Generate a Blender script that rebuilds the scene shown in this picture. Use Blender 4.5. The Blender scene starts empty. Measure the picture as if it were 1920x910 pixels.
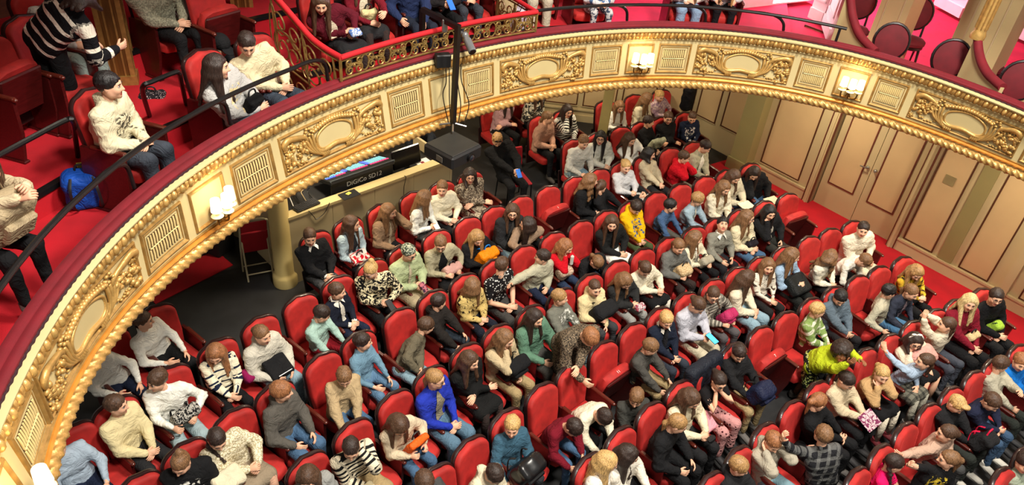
import bpy, math, random
import numpy as np
from mathutils import Matrix, Vector
random.seed(7); RNG = np.random.default_rng(7)
C = bpy.context.scene.collection
SC = bpy.context.scene

# ------------------------------------------------------------------ camera
F_PX = 1420.0; CAM_Z = 6.95
M = np.array([[9.93746176e-01, 1.11662603e-01, 0.0],
              [6.54843545e-02, -5.82780854e-01, 8.09986590e-01],
              [9.04452108e-02, -8.04921077e-01, -5.86448399e-01]])   # world axes in lens axes
cd = bpy.data.cameras.new('camera'); cam = bpy.data.objects.new('camera', cd); C.objects.link(cam)
cd.sensor_width = 36.0; cd.lens = 36.0 * F_PX / 1920.0; cd.clip_start = .05; cd.clip_end = 200
R = Matrix(((M[0, 0], -M[0, 1], -M[0, 2]), (M[1, 0], -M[1, 1], -M[1, 2]), (M[2, 0], -M[2, 1], -M[2, 2])))
cam.matrix_world = Matrix.Translation((0, 0, CAM_Z)) @ R.to_4x4()
SC.camera = cam

# ------------------------------------------------------------------ world, lamps, exposure
W = bpy.data.worlds.new('hall_ambience'); SC.world = W; W.use_nodes = True
bg = W.node_tree.nodes['Background']; bg.inputs[0].default_value = (1.0, .94, .86, 1); bg.inputs[1].default_value = .30
def area(name, loc, target, size, power, col):
    l = bpy.data.lights.new(name, 'AREA'); l.shape = 'DISK'; l.size = size; l.energy = power; l.color = col
    o = bpy.data.objects.new(name, l); C.objects.link(o); o.location = loc
    o.rotation_euler = (Vector(target) - Vector(loc)).to_track_quat('-Z', 'Y').to_euler(); return o
area('chandelier_light', (3.2, 4.4, 12.5), (2.0, 6.0, 0), 1.6, 1050, (1, .93, .82))
area('stage_side_light', (3.0, 0.3, 12.5), (0.8, 7.5, 1.0), 1.6, 900, (1, .94, .84))
for x, y in ((-3.9, 6.6), (-2.6, 9.0), (1.0, 11.4)): area('gallery_fill', (x, y, 5.9), (x, y, 0), .4, 6, (1, .88, .70))  # weak warm fill added under the upper slab to balance its shade
for i, (x, y) in enumerate(((-2.3, 8.2), (-3.6, 9.2), (-1.0, 10.6), (1.2, 12.4), (4.6, 11.0), (6.6, 8.6))):
    area('soffit_downlight', (x, y, 2.81), (x, y, 0), .35, 36, (1, .84, .60))
area('corridor_daylight', (5.0, 15.6, 5.7), (4.6, 12.6, 2.9), 1.6, 380, (1, .62, .82))
SC.view_settings.view_transform = 'Standard'; SC.view_settings.look = 'None'
SC.view_settings.gamma = 1; SC.view_settings.use_curve_mapping = False
SC.view_settings.exposure = 0.46

# ------------------------------------------------------------------ helpers: picture ray -> point at a height
def ray(px, py): return M @ np.array([(px - 960) / F_PX, (py - 455) / F_PX, 1.0])
def at(px, py, z):
    r = ray(px, py); p = r * ((z - CAM_Z) / r[2]); p[2] = z; return p
CAMP = np.array([0, 0, CAM_Z])
def proj(p):
    v = M.T @ (np.asarray(p, float) - CAMP); return 960 + F_PX * v[0] / v[2], 455 + F_PX * v[1] / v[2]
def lin(c):
    c = np.array(c, float) / 255.0
    return tuple(np.where(c <= .04045, c / 12.92, ((c + .055) / 1.055) ** 2.4))

# ------------------------------------------------------------------ materials
MATS = {}
def new_mat(name):
    m = bpy.data.materials.new(name); m.use_nodes = True; return m, m.node_tree.nodes, m.node_tree.links, m.node_tree.nodes['Principled BSDF']
def mat(name, col, rough=.6, metal=0, var=.12, scale=8, bump=.0, bscale=60, sheen=0, coat=0, stretch=None, col2=None, spec=.5):
    key = ('m', name, tuple(col))
    if key in MATS: return MATS[key]
    m, n, l, b = new_mat(name); c = lin(col)
    tc = n.new('ShaderNodeTexCoord'); src = tc.outputs['Object']
    if stretch:
        mp = n.new('ShaderNodeMapping'); mp.inputs['Scale'].default_value = stretch; l.new(src, mp.inputs[0]); src = mp.outputs[0]
    nz = n.new('ShaderNodeTexNoise'); nz.inputs['Scale'].default_value = scale; nz.inputs['Detail'].default_value = 4; l.new(src, nz.inputs['Vector'])
    rp = n.new('ShaderNodeValToRGB'); rp.color_ramp.elements[0].position = .3; rp.color_ramp.elements[1].position = .7
    c2 = lin(col2) if col2 is not None else tuple(min(1, v * (1 + var)) for v in c)
    c1 = c if col2 is not None else tuple(v * (1 - var) for v in c)
    rp.color_ramp.elements[0].color = (*c1, 1); rp.color_ramp.elements[1].color = (*c2, 1)
    l.new(nz.outputs[0], rp.inputs[0]); l.new(rp.outputs[0], b.inputs['Base Color'])
    b.inputs['Roughness'].default_value = rough; b.inputs['Metallic'].default_value = metal
    b.inputs['Specular IOR Level'].default_value = spec
    if sheen: b.inputs['Sheen Weight'].default_value = sheen; b.inputs['Sheen Roughness'].default_value = .4; b.inputs['Sheen Tint'].default_value = (*[min(1, v * 2 + .05) for v in c], 1)
    if coat: b.inputs['Coat Weight'].default_value = coat
    if bump:
        nb = n.new('ShaderNodeTexNoise'); nb.inputs['Scale'].default_value = bscale; nb.inputs['Detail'].default_value = 3; l.new(src, nb.inputs['Vector'])
        bp = n.new('ShaderNodeBump'); bp.inputs['Strength'].default_value = bump; bp.inputs['Distance'].default_value = .01
        l.new(nb.outputs[0], bp.inputs['Height']); l.new(bp.outputs[0], b.inputs['Normal'])
    MATS[key] = m; return m
def glow(name, col, strength):
    m, n, l, b = new_mat(name); b.inputs['Base Color'].default_value = (*lin(col), 1)
    b.inputs['Emission Color'].default_value = (*lin(col), 1); b.inputs['Emission Strength'].default_value = strength; return m
velvet = mat('red_seat_velvet', (172, 32, 28), .75, var=.38, scale=5, bump=.15, bscale=180, sheen=.35)
velvet_rail = mat('burgundy_rail_velvet', (112, 8, 24), .8, var=.15, scale=7, bump=.15, bscale=150, sheen=.3)
velvet_bright = mat('crimson_handrail_velvet', (196, 20, 32), .8, var=.12, scale=9, bump=.15, bscale=150, sheen=.3)
carpet = mat('red_carpet', (178, 6, 26), .95, var=.16, scale=3, bump=.3, bscale=220)
wood_dark = mat('dark_mahogany', (70, 16, 15), .35, var=.3, scale=10, stretch=(1, 8, 8), coat=.3)
wood_arm = mat('armrest_mahogany', (86, 32, 22), .3, var=.3, scale=10, stretch=(8, 1, 8), coat=.5)
shell_m = mat('seat_shell_dark', (38, 14, 14), .42, var=.2, coat=.2)
floor_m = mat('black_floorboards', (33, 33, 34), .6, var=.3, scale=4, bump=.04, bscale=12)
cream = mat('cream_plaster', (196, 178, 128), .6, var=.05, scale=2.5)
cream_wall = mat('cream_wall_paint', (198, 180, 138), .6, var=.05, scale=2)
cream_panel = mat('beige_wall_panel', (208, 180, 134), .65, var=.06, scale=1.6)
olive = mat('olive_pilaster_paint', (150, 140, 92), .6, var=.06, scale=2)
gold = mat('gilding', (200, 160, 92), .40, .45, var=.2, scale=14, bump=.25, bscale=60)
gold_dark = mat('antique_gilding', (172, 134, 74), .45, .45, var=.25, scale=14, bump=.2, bscale=50)
gold_line = mat('orange_gilt_band', (222, 150, 60), .42, .35, var=.18, scale=10)
brown_line = mat('brown_moulding_line', (82, 44, 22), .5)
black = mat('black_paint', (16, 16, 17), .35)
black_m = mat('black_matt_plastic', (22, 22, 24), .55)
steel = mat('brushed_steel', (170, 170, 168), .3, .9)
white_m = mat('white_plastic', (230, 228, 220), .5)

# ------------------------------------------------------------------ mesh helpers
class MB:
    def __init__(s): s.v = []; s.f = []; s.m = []; s.n = 0
    def add(s, v, f, mi=0):
        v = np.asarray(v, float).reshape(-1, 3); s.v.append(v)
        for q in f: s.f.append([i + s.n for i in q]); s.m.append(mi)
        s.n += len(v); return s
    def box(s, c, d, mi=0, R=None):
        c = np.array(c, float); h = np.array(d, float) / 2
        v = np.array([[x, y, z] for z in (-1, 1) for y in (-1, 1) for x in (-1, 1)], float) * h
        if R is not None: v = v @ np.asarray(R, float).T
        return s.add(v + c, [(0, 2, 3, 1), (4, 5, 7, 6), (0, 1, 5, 4), (2, 6, 7, 3), (0, 4, 6, 2), (1, 3, 7, 5)], mi)
    def rbox(s, c, d, r, mi=0, R=None):            # box with chamfered edges
        c = np.array(c, float); h = np.array(d, float) / 2; r = min(r, *(h * .95)); vs = []
        for z in (-1, 1):
            for y in (-1, 1):
                for x in (-1, 1):
                    sg = np.array([x, y, z]); b = sg * h
                    for k in range(3):
                        q = b - sg * r; q[k] = b[k]; vs.append(q)
        v = np.array(vs)
        if R is not None: v = v @ np.asarray(R, float).T
        I = lambda x, y, z, k: ((z > 0) * 4 + (y > 0) * 2 + (x > 0)) * 3 + k
        f = []
        for k in range(3):
            a, b_ = (k + 1) % 3, (k + 2) % 3
            for sg in (-1, 1):
                q = []
                for (u, w) in ((-1, -1), (1, -1), (1, 1), (-1, 1)):
                    p = [0, 0, 0]; p[k] = sg; p[a] = u; p[b_] = w; q.append(I(*p, k))
                f.append(q if sg > 0 else q[::-1])
            for u in (-1, 1):
                for w in (-1, 1):
                    p = [0, 0, 0]; p[a] = u; p[b_] = w; p1 = p[:]; p1[k] = -1; p2 = p[:]; p2[k] = 1
                    q = [I(*p1, a), I(*p2, a), I(*p2, b_), I(*p1, b_)]
                    f.append(q if u * w > 0 else q[::-1])
        for x in (-1, 1):
            for y in (-1, 1):
                for z in (-1, 1):
                    q = [I(x, y, z, 0), I(x, y, z, 1), I(x, y, z, 2)]
                    f.append(q if x * y * z > 0 else q[::-1])
        return s.add(v + c, f, mi)
    def tube(s, path, rad, n=8, mi=0, caps=True, closed=False, flat=1.0, up=None):
        P = np.asarray(path, float); k = len(P); rad = np.broadcast_to(np.asarray(rad, float), (k,))
        T = np.gradient(P, axis=0) if not closed else np.roll(P, -1, 0) - np.roll(P, 1, 0)
        T /= np.linalg.norm(T, axis=1)[:, None] + 1e-12
        u = np.array(up if up is not None else ((0, 0, 1) if abs(T[0][2]) < .9 else (1, 0, 0)), float); vs = []
        for i in range(k):
            u = u - T[i] * (u @ T[i]); u /= np.linalg.norm(u) + 1e-12; w = np.cross(T[i], u)
            a = np.arange(n) * 2 * math.pi / n
            vs.append(P[i] + rad[i] * (np.cos(a)[:, None] * u * flat + np.sin(a)[:, None] * w))
        f = []
        for i in range(k if closed else k - 1):
            j = (i + 1) % k
            for q in range(n): f.append((i * n + q, i * n + (q + 1) % n, j * n + (q + 1) % n, j * n + q))
        if caps and not closed: f.append(tuple(range(n))[::-1]); f.append(tuple((k - 1) * n + q for q in range(n)))
        return s.add(np.concatenate(vs), f, mi)
    def ell(s, c, r, n=8, m=6, mi=0, R=None):
        vs = [(0, 0, 1)]
        for i in range(1, m):
            t = math.pi * i / m
            for j in range(n): a = 2 * math.pi * j / n; vs.append((math.sin(t) * math.cos(a), math.sin(t) * math.sin(a), math.cos(t)))
        vs.append((0, 0, -1)); f = []
        for j in range(n): f.append((0, 1 + j, 1 + (j + 1) % n))
        for i in range(m - 2):
            for j in range(n): f.append((1 + i * n + j, 1 + (i + 1) * n + j, 1 + (i + 1) * n + (j + 1) % n, 1 + i * n + (j + 1) % n))
        L = 1 + (m - 1) * n
        for j in range(n): f.append((L, L - n + (j + 1) % n, L - n + j))
        v = np.array(vs) * np.array(r, float)
        if R is not None: v = v @ np.asarray(R, float).T
        return s.add(v + np.array(c, float), f, mi)
    def lathe(s, c, prof, n=16, mi=0):
        vs = []; k = len(prof)
        for r, z in prof:
            for j in range(n): a = 2 * math.pi * j / n; vs.append((c[0] + r * math.cos(a), c[1] + r * math.sin(a), c[2] + z))
        f = [(i * n + j, i * n + (j + 1) % n, (i + 1) * n + (j + 1) % n, (i + 1) * n + j) for i in range(k - 1) for j in range(n)]
        f.append(tuple(range(n))[::-1]); f.append(tuple((k - 1) * n + j for j in range(n)))
        return s.add(vs, f, mi)
    def prism(s, poly, z0, z1, mi=0):
        n = len(poly); v = [(p[0], p[1], z0) for p in poly] + [(p[0], p[1], z1) for p in poly]
        f = [tuple(range(n))[::-1], tuple(range(n, 2 * n))] + [(i, (i + 1) % n, n + (i + 1) % n, n + i) for i in range(n)]
        return s.add(v, f, mi)
    def mesh(s, name, mats, smooth=True, ang=None):
        me = bpy.data.meshes.new(name); V = np.concatenate(s.v)
        me.from_pydata(V.tolist(), [], s.f); mats = mats if isinstance(mats, (list, tuple)) else [mats]
        for m in mats: me.materials.append(m)
        me.polygons.foreach_set('material_index', np.array(s.m, np.int32))
        if smooth:
            me.polygons.foreach_set('use_smooth', np.ones(len(s.f), bool))
            me.set_sharp_from_angle(angle=math.radians(ang or 40))
        me.update(); return me
    def build(s, name, mats, parent=None, smooth=True, ang=None): return link(name, s.mesh(name, mats, smooth, ang), parent)
def link(name, me, parent=None, loc=None, rz=None):
    o = bpy.data.objects.new(name, me); C.objects.link(o)
    if parent is not None: o.parent = parent
    if loc is not None: o.location = loc
    if rz is not None: o.rotation_euler = (0, 0, rz)
    return o
def tag(o, label=None, cat=None, group=None, kind=None):
    for k, v in (('label', label), ('category', cat), ('group', group), ('kind', kind)):
        if v: o[k] = v
    return o
def thing(name, label, cat, loc=(0, 0, 0), rz=0, group=None):
    o = bpy.data.objects.new(name, None); C.objects.link(o); o.location = loc; o.rotation_euler = (0, 0, rz); o.empty_display_size = .1
    return tag(o, label, cat, group)
def frame(y, up=(0, 0, 1)):                        # matrix with columns x, y, z; y along the given direction
    y = np.array(y, float); y /= np.linalg.norm(y); z = np.array(up, float); x = np.cross(y, z)
    if np.linalg.norm(x) < 1e-6: x = np.cross(y, (1, 0, 0))
    x /= np.linalg.norm(x); z = np.cross(x, y); return np.array([x, y, z]).T
def spline(pts, n=8):
    P = np.asarray(pts, float); P = np.vstack([2 * P[0] - P[1], P, 2 * P[-1] - P[-2]]); out = []
    for i in range(1, len(P) - 2):
        for t in np.arange(n) / n:
            a, b, c, d = P[i - 1:i + 3]; out.append(.5 * (2 * b + (c - a) * t + (2 * a - 5 * b + 4 * c - d) * t * t + (3 * b - a - 3 * c + d) * t ** 3))
    out.append(P[-2]); return np.array(out)
def text_obj(name, s, size, m, mw, parent=None, depth=.001):
    cu = bpy.data.curves.new(name, 'FONT'); cu.body = s; cu.size = size; cu.extrude = depth; cu.align_x = 'CENTER'; cu.align_y = 'CENTER'
    o = bpy.data.objects.new(name, cu); C.objects.link(o); dg = bpy.context.evaluated_depsgraph_get()
    me = bpy.data.meshes.new_from_object(o.evaluated_get(dg)); bpy.data.objects.remove(o)
    me.materials.clear(); me.materials.append(m); o = link(name, me, parent)
    if parent is not None: o.matrix_local = mw
    else: o.matrix_world = mw
    return o
# ------------------------------------------------------------------ balcony curve (plan of the horseshoe)
C0 = np.array([2.6, 4.17]); ZB, ZT = 2.858, 3.65
PT = [-0.12367, 0.70107, 0.1554, -1.89685, 0.5618, 1.33292, -0.43759, 5.15765]
PB = [0.08123, 0.39455, -0.94659, -1.68667, 1.53913, 1.52868, -0.61672, 5.02106]
def _ev(p, x, lo, hi):
    x = np.asarray(x, float); xc = np.clip(x, lo, hi); u = (xc - 130) / 70
    return np.polyval(p, u) + np.polyval(np.polyder(p), u) * (x - xc) / 70
def rT(t): return _ev(PT, t, 53.2, 197.9)
def rB(t): return _ev(PB, t, 49.3, 195.9)
def bal(t, z, off=0.0):                            # t: degrees round C0, off: metres behind the front
    h = np.clip((np.asarray(z, float) - ZB) / (ZT - ZB), -.1, 1.0); r = rB(t) + (rT(t) - rB(t)) * h + off; a = np.radians(t)
    return np.stack(np.broadcast_arrays(C0[0] + r * np.cos(a), C0[1] + r * np.sin(a), z), -1)
def polar(p): d = np.array(p[:2]) - C0; return math.degrees(math.atan2(d[1], d[0])) % 360, float(np.hypot(*d))
T0, T1 = 208.0, 34.0
def sweep(mb, prof, n=240, mi=0, t0=T0, t1=T1, closed=True):   # prof: (z, off) pairs
    ts = np.linspace(t0, t1, n); k = len(prof); V = np.stack([bal(ts, np.full(n, z), o) for z, o in prof], 1)
    f = [(i * k + j, (i + 1) * k + j, (i + 1) * k + (j + 1) % k, i * k + (j + 1) % k) for i in range(n - 1) for j in range(k if closed else k - 1)]
    return mb.add(V.reshape(-1, 3), f, mi)
BH = ZT - ZB
def hz(h): return ZB + BH * h
bf = bpy.data.objects.new('balcony_front', None); C.objects.link(bf); bf['kind'] = 'structure'
mb = MB(); sweep(mb, [(hz(.02), .14), (hz(.02), .0), (hz(.14), .035), (hz(.97), .035), (hz(.97), .14)]); mb.build('parapet_face', cream, bf)
mb = MB(); sweep(mb, [(hz(.955), .05), (hz(.957), -.03), (hz(.975), -.034), (hz(1.0), .0), (hz(1.005), .05)])
sweep(mb, [(hz(.80), .04), (hz(.805), .02), (hz(.825), .012), (hz(.835), .03), (hz(.83), .05)]); mb.build('cornice_fillet', cream, bf)
mb = MB(); sweep(mb, [(hz(.15), .04), (hz(.15), .012), (hz(.175), .0), (hz(.20), .012), (hz(.20), .04)]); mb.build('gilt_band', gold_line, bf)
mb = MB(); sweep(mb, [(hz(.205), .04), (hz(.207), .022), (hz(.215), .018), (hz(.222), .036)]); mb.build('gilt_line', gold_dark, bf)
mb = MB(); sweep(mb, [(hz(.84), .05), (hz(.84), .014), (hz(.90), -.006), (hz(.955), -.006), (hz(.955), .05)]); mb.build('egg_moulding_bed', gold, bf)
# dark twisted cord under the velvet
mb = MB(); n = 1500; ts = np.linspace(T0, T1, n); k = 7; P0 = bal(ts, np.full(n, hz(1.006)), .012); rad = (P0[:, :2] - C0) / np.linalg.norm(P0[:, :2] - C0, axis=1)[:, None]
V = []
for j in range(k):
    a = 2 * math.pi * j / k; rr = .011 * (1 + .3 * np.cos(2 * a - np.arange(n) * 1.1)); V.append(np.c_[P0[:, :2] + rad * (rr * math.cos(a))[:, None], P0[:, 2] + rr * math.sin(a)])
V = np.stack(V, 1).reshape(-1, 3); mb.add(V, [(i * k + j, (i + 1) * k + j, (i + 1) * k + (j + 1) % k, i * k + (j + 1) % k) for i in range(n - 1) for j in range(k)])
mb.build('twisted_cord', mat('dark_plum_cord', (46, 14, 22), .8), bf)
# gilded rope at the bottom
mb = MB(); n = 1500; ts = np.linspace(T0, T1, n); k = 20; P0 = bal(ts, np.full(n, hz(.065)), .02); rad = (P0[:, :2] - C0) / np.linalg.norm(P0[:, :2] - C0, axis=1)[:, None]
sl = np.r_[0, np.cumsum(np.linalg.norm(np.diff(P0, axis=0), axis=1))]; V = []
for j in range(k):
    a = 2 * math.pi * j / k; ph = 4 * a - sl * 2 * math.pi * 4 / .30
    rr = .047 * (1 + .13 * np.cos(ph) + .05 * np.cos(3 * ph + .6 * np.sin(sl * 21)) + .06 * np.sin(sl * 2 * math.pi / .15 + a)); V.append(np.c_[P0[:, :2] + rad * (rr * math.cos(a))[:, None], P0[:, 2] + rr * math.sin(a)])
V = np.stack(V, 1).reshape(-1, 3); mb.add(V, [(i * k + j, (i + 1) * k + j, (i + 1) * k + (j + 1) % k, i * k + (j + 1) % k) for i in range(n - 1) for j in range(k)])
mb.build('rope_moulding', gold, bf)
# egg and dart moulding
mb = MB(); t = T0 - 1
while t > T1 + 1:
    r = float(rT(t)); p = bal(t, hz(.895), -.012); a = math.radians(t); Rr = np.array([[math.sin(a), math.cos(a), 0], [-math.cos(a), math.sin(a), 0], [0, 0, 1]])
    Rt = Rr @ np.array([[math.cos(.25), 0, math.sin(.25)], [0, 1, 0], [-math.sin(.25), 0, math.cos(.25)]])
    mb.ell(p, (.026, .037, .043), 8, 5, 0, Rt)
    for dt in (.043, .053, .063):
        tt = t - math.degrees(dt / r); mb.ell(bal(tt, hz(.895), -.010), (.0045, .024, .047), 6, 4, 0, Rt)
    t -= math.degrees(.106 / r)
e = mb.build('egg_moulding', gold, bf, ang=80); e['kind'] = 'stuff'
# velvet rail
vr = MB(); sweep(vr, [(3.655, .03), (3.662, .012), (3.682, .010), (3.696, .026), (3.700, .05), (3.692, .068), (3.690, .074), (3.702, .082), (3.706, .10), (3.706, .13), (3.694, .145), (3.1, .145), (3.1, .14), (3.65, .14)])
vr.build('velvet_rail', velvet_rail, bf)

# panels on the front: (kind, centre angle, width in degrees)
def warp(v, tc, hc=.50):                           # flat panel (s, h, d) -> balcony surface; s to picture right, d towards the hall
    v = np.asarray(v, float); r = float(rT(tc)); t = tc - np.degrees(v[:, 0] / r); return bal(t, hz(hc) + v[:, 1], .035 - v[:, 2])
class PB_(MB):
    def done(s, name, m, tc, parent, ang=None, sub=0):
        s.v = [warp(np.concatenate(s.v), tc)]; return s.build(name, m, parent, ang=ang)
def rect_tube(mb, w, h, prof, mi=0, nseg=10):      # mitred rectangular moulding; prof: (inset, d)
    k = len(prof); loop = []
    cs = [(-1, -1), (1, -1), (1, 1), (-1, 1)]
    for e_ in range(4):
        a = np.array(cs[e_], float); b = np.array(cs[(e_ + 1) % 4], float)
        for q in range(nseg): loop.append(a + (b - a) * q / nseg)
    V = []
    for c in loop:
        for ins, d in prof: V.append((c[0] * (w / 2 - ins), c[1] * (h / 2 - ins), d))
    n = len(loop); mb.add(V, [(i * k + j, i * k + (j + 1) % k, ((i + 1) % n) * k + (j + 1) % k, ((i + 1) % n) * k + j) for i in range(n) for j in range(k - 1)], mi)
FR = [(0, 0), (.004, .016), (.014, .02), (.022, .012), (.028, .003), (.03, -.002)]
PH = .385
def deg2m(d, tc): return math.radians(d) * float(rT(tc))
slot_m = mat('slot_brown', (70, 46, 18), .7)
def grille(tc, wd):
    w = deg2m(wd, tc); p = bpy.data.objects.new('grille_panel', None); C.objects.link(p); p.parent = bf
    b = PB_(); rect_tube(b, w, PH, FR, nseg=6); b.done('panel_frame', gold_dark, tc, p)
    b = PB_(); rect_tube(b, w - .085, PH - .085, [(0, 0), (.003, .007), (.008, .007), (.011, 0)], nseg=6); b.done('inner_bead', gold_dark, tc, p)
    b = PB_(); x0 = w - .16; ns = 11
    b.add([(-x0 / 2 - .01, -PH / 2 + .075, .002), (x0 / 2 + .01, -PH / 2 + .075, .002), (x0 / 2 + .01, PH / 2 - .075, .002), (-x0 / 2 - .01, PH / 2 - .075, .002)], [(0, 1, 2, 3)]); b.done('slot_backing', slot_m, tc, p)
    b = PB_()
    for i in range(ns + 1):
        x = -x0 / 2 + x0 * i / ns - .0
        for y0, y1 in ((-PH / 2 + .08, -.012), (.012, PH / 2 - .08)):
            b.tube([(x, y0, .006), (x, (y0 + y1) / 2, .009), (x, y1, .006)], [.0085, .0095, .0085], 5)
    b.tube([(-x0 / 2, 0, .007), (0, 0, .007), (x0 / 2, 0, .007)], .006, 5); b.done('slats', mat('gilt_cream_slat', (226, 202, 140), .5, .1), tc, p)
def plain(tc, wd):
    w = deg2m(wd, tc); p = bpy.data.objects.new('plain_panel', None); C.objects.link(p); p.parent = bf
    b = PB_(); rect_tube(b, w, PH, FR, nseg=6); b.done('panel_frame', gold_dark, tc, p)
def cart(tc, wd):
    w = deg2m(wd, tc); p = bpy.data.objects.new('carved_panel', None); C.objects.link(p); p.parent = bf
    b = PB_(); rect_tube(b, w, PH, FR, nseg=14); b.done('panel_frame', gold_dark, tc, p)
    A, B_ = .225, .108
    def oval(k=1.0, n=48):
        a = np.arange(n) * 2 * math.pi / n; x = np.sign(np.cos(a)) * np.abs(np.cos(a)) ** .8 * A; y = np.sign(np.sin(a)) * np.abs(np.sin(a)) ** .75 * B_
        y = y + .016 * np.cos(x / A * math.pi) * np.where(y > 0, .7, .9); y = np.where(y < 0, y - .02 * (1 - (x / A) ** 2) * 0 + .014 * np.exp(-(x / .1) ** 2), y); return np.c_[x * k, y * k]
    b = PB_(); o = oval(); n = len(o); b.add(np.c_[o, np.full(n, .014)], [tuple(range(n))]); b.add(np.r_[np.c_[o, np.full(n, .014)], np.c_[o * 1.04, np.zeros(n)]], [(i, n + i, n + (i + 1) % n, (i + 1) % n) for i in range(n)]); b.done('cartouche_field', cream, tc, p)
    b = PB_(); b.tube(np.c_[oval(1.03), np.full(n, .018)], .013, 6, closed=True, up=(0, 0, 1))
    ob = oval(1.0, 96)
    for q in ob: b.ell((q[0] * .985, q[1] * .985, .017), (.0052,) * 3, 5, 4)
    b.tube(np.c_[oval(1.14)[24:] * [1.0, 1.02], np.full(24, .016)], [.012 + .012 * math.sin(math.pi * i / 23) for i in range(24)], 7)
    b.done('cartouche_rim', gold, tc, p, 70)
    b = PB_()
    for i in range(17):                            # garland over the top
        u = i / 16; x = -.26 + .52 * u; y = .112 + .048 * math.sin(math.pi * u); a = .5 * (1 if i % 2 else -1)
        b.ell((x, y, .022), (.027, .020 + .009 * math.sin(math.pi * u), .023), 7, 5, 0, [[math.cos(a), -math.sin(a), 0], [math.sin(a), math.cos(a), 0], [0, 0, 1]])
        b.ell((x + .012, y + .02, .014), (.014, .012, .012), 6, 4)
    b.done('garland', gold, tc, p, 80)
    rg = random.Random(int(tc * 10))
    for sg in (-1, 1):
        b = PB_(); m_ = lambda pts: [(sg * x, y, z) for x, y, z in pts]
        for k in range(4):                         # fan of reeds sweeping from the bottom knot up and out
            b.tube(m_(spline([(.13 + .015 * k, -.150 + .006 * k, .018), (.21 + .022 * k, -.135 + .012 * k, .026), (.268 + .027 * k, -.05 + .0 * k, .028), (.275 + .038 * k, .05 - .012 * k, .024), (.27 + .048 * k, .10 - .02 * k, .014)], 5)), [.006] + [.0155] * 19 + [.006], 6)
        for k in range(4):                         # binding knot
            b.tube(m_([(.12 + .022 * k, -.175, .01), (.123 + .022 * k, -.148, .038), (.127 + .022 * k, -.115, .012)]), .012, 6)
        b.done('reed_fan', gold, tc, p, 70)
        b = PB_(); e_ = w / 2 - .035
        b.tube(m_(spline([(.35, .005, .015), (.37, .09, .024), (e_ - .12, .135, .03), (e_ - .05, .145, .034), (e_ - .005, .115, .03), (e_ - .01, .07, .024), (e_ - .035, .075, .02)], 6)), list(np.interp(np.linspace(0, 1, 37), [0, .3, .6, .85, 1], [.014, .028, .034, .022, .012])), 8, flat=.75)
        b.tube(m_(spline([(.39, .02, .012), (.42, .08, .018), (e_ - .11, .11, .018), (e_ - .06, .10, .016), (e_ - .06, .06, .014)], 5)), .009, 6)
        b.done('scroll_leaf', gold, tc, p, 70)
        b = PB_()
        for k in range(40):                        # flowers, buds and leaves spilling down the end
            v = rg.random(); x = .34 + (e_ - .34) * (rg.random() ** .7); y = .10 - .27 * v + rg.uniform(-.02, .02)
            if x < .45 and y < -.08: y += .12
            a = rg.uniform(0, 3.1); r = rg.uniform(.014, .028); Ra = [[math.cos(a), -math.sin(a), 0], [math.sin(a), math.cos(a), 0], [0, 0, 1]]
            b.ell((sg * x, y, .012 + r * .45), (r * rg.uniform(1, 1.5), r * .8, r * .8), 7, 5, 0, Ra)
            if k % 3 == 0:
                for q in range(5):
                    aa = q * 1.2566; b.ell((sg * x + 1.1 * r * math.cos(aa), y + 1.1 * r * math.sin(aa), .012), (r * .6, r * .5, r * .45), 6, 4)
        for k in range(9): b.ell((sg * (e_ - .03 - .035 * k), -.06 - .095 * math.sin(k * .33) + .01 * (k % 2), .014), (.018, .012, .012), 6, 4)
        for (x, y) in ((.28, .125), (.31, .10), (.345, .135), (.30, .155), (.37, .11), (.335, .16)): b.ell((sg * x, y, .02), (.02, .016, .016), 7, 5)
        b.done('flower_cluster', gold, tc, p, 80)
for tc, wd in ((162.7, 5.5), (140.2, 5.4), (128.5, 5.0), (108.1, 4.6), (98.0, 4.7), (78.75, 4.2), (68.85, 4.2), (174.8, 5.4), (195.4, 4.6)): grille(tc, wd)
for tc, wd in ((151.4, 15.0), (118.15, 13.7), (88.3, 13.2), (58.9, 13.9), (185.6, 14.6)): cart(tc, wd)
for tc, wd in ((134.45, 4.0), (103.0, 3.9), (73.75, 4.0), (168.8, 4.5), (201.2, 4.6)): plain(tc, wd)
for tc, wd in ((49.1, 4.3), (44.0, 4.0)): grille(tc, wd)

# ------------------------------------------------------------------ balcony slabs (carpet, three shallow tiers)
def ring(mb, z0, z1, o0, o1, t0=T0, t1=T1, n=90, mi=0): return sweep(mb, [(z1, o0), (z1, o1), (z0, o1), (z0, o0)], n, mi, t0, t1)
FL1, FL2, FL3 = 2.95, 3.17, 3.45
mb = MB(); ring(mb, 2.86, FL1, .14, 9.0, T0, 103.5); o = mb.build('balcony_floor', carpet, smooth=False); o['kind'] = 'structure'
mb = MB(); ring(mb, 2.86, FL1, .14, 9.0, 103.5, 79.5); ring(mb, 2.86, 2.885, .14, 9.0, 79.5, T1); o = mb.build('balcony_floor_right', mat('red_carpet_pink_lit', (206, 14, 66), .9, var=.16, scale=3, bump=.3, bscale=220), smooth=False); o['kind'] = 'structure'  # red carpet with the corridor's pink light put into its colour
mb = MB(); ring(mb, FL1 - .02, FL2, 1.42, 9.0, T0, 104.0); o = mb.build('balcony_floor_upper_tier', carpet, smooth=False); o['kind'] = 'structure'
mb = MB(); ring(mb, FL2 - .02, FL3, 2.55, 9.0, T0, 104.0); o = mb.build('balcony_floor_top_tier', carpet, smooth=False); o['kind'] = 'structure'
mb = MB(); ring(mb, 2.825, 2.862, .10, 9.0); o = mb.build('balcony_soffit', cream_wall, smooth=False); o['kind'] = 'structure'

mb = MB(); ring(mb, 5.95, 6.3, .0, 9.0); o = mb.build('upper_gallery_slab', cream_wall, smooth=False); o['kind'] = 'structure'

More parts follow.
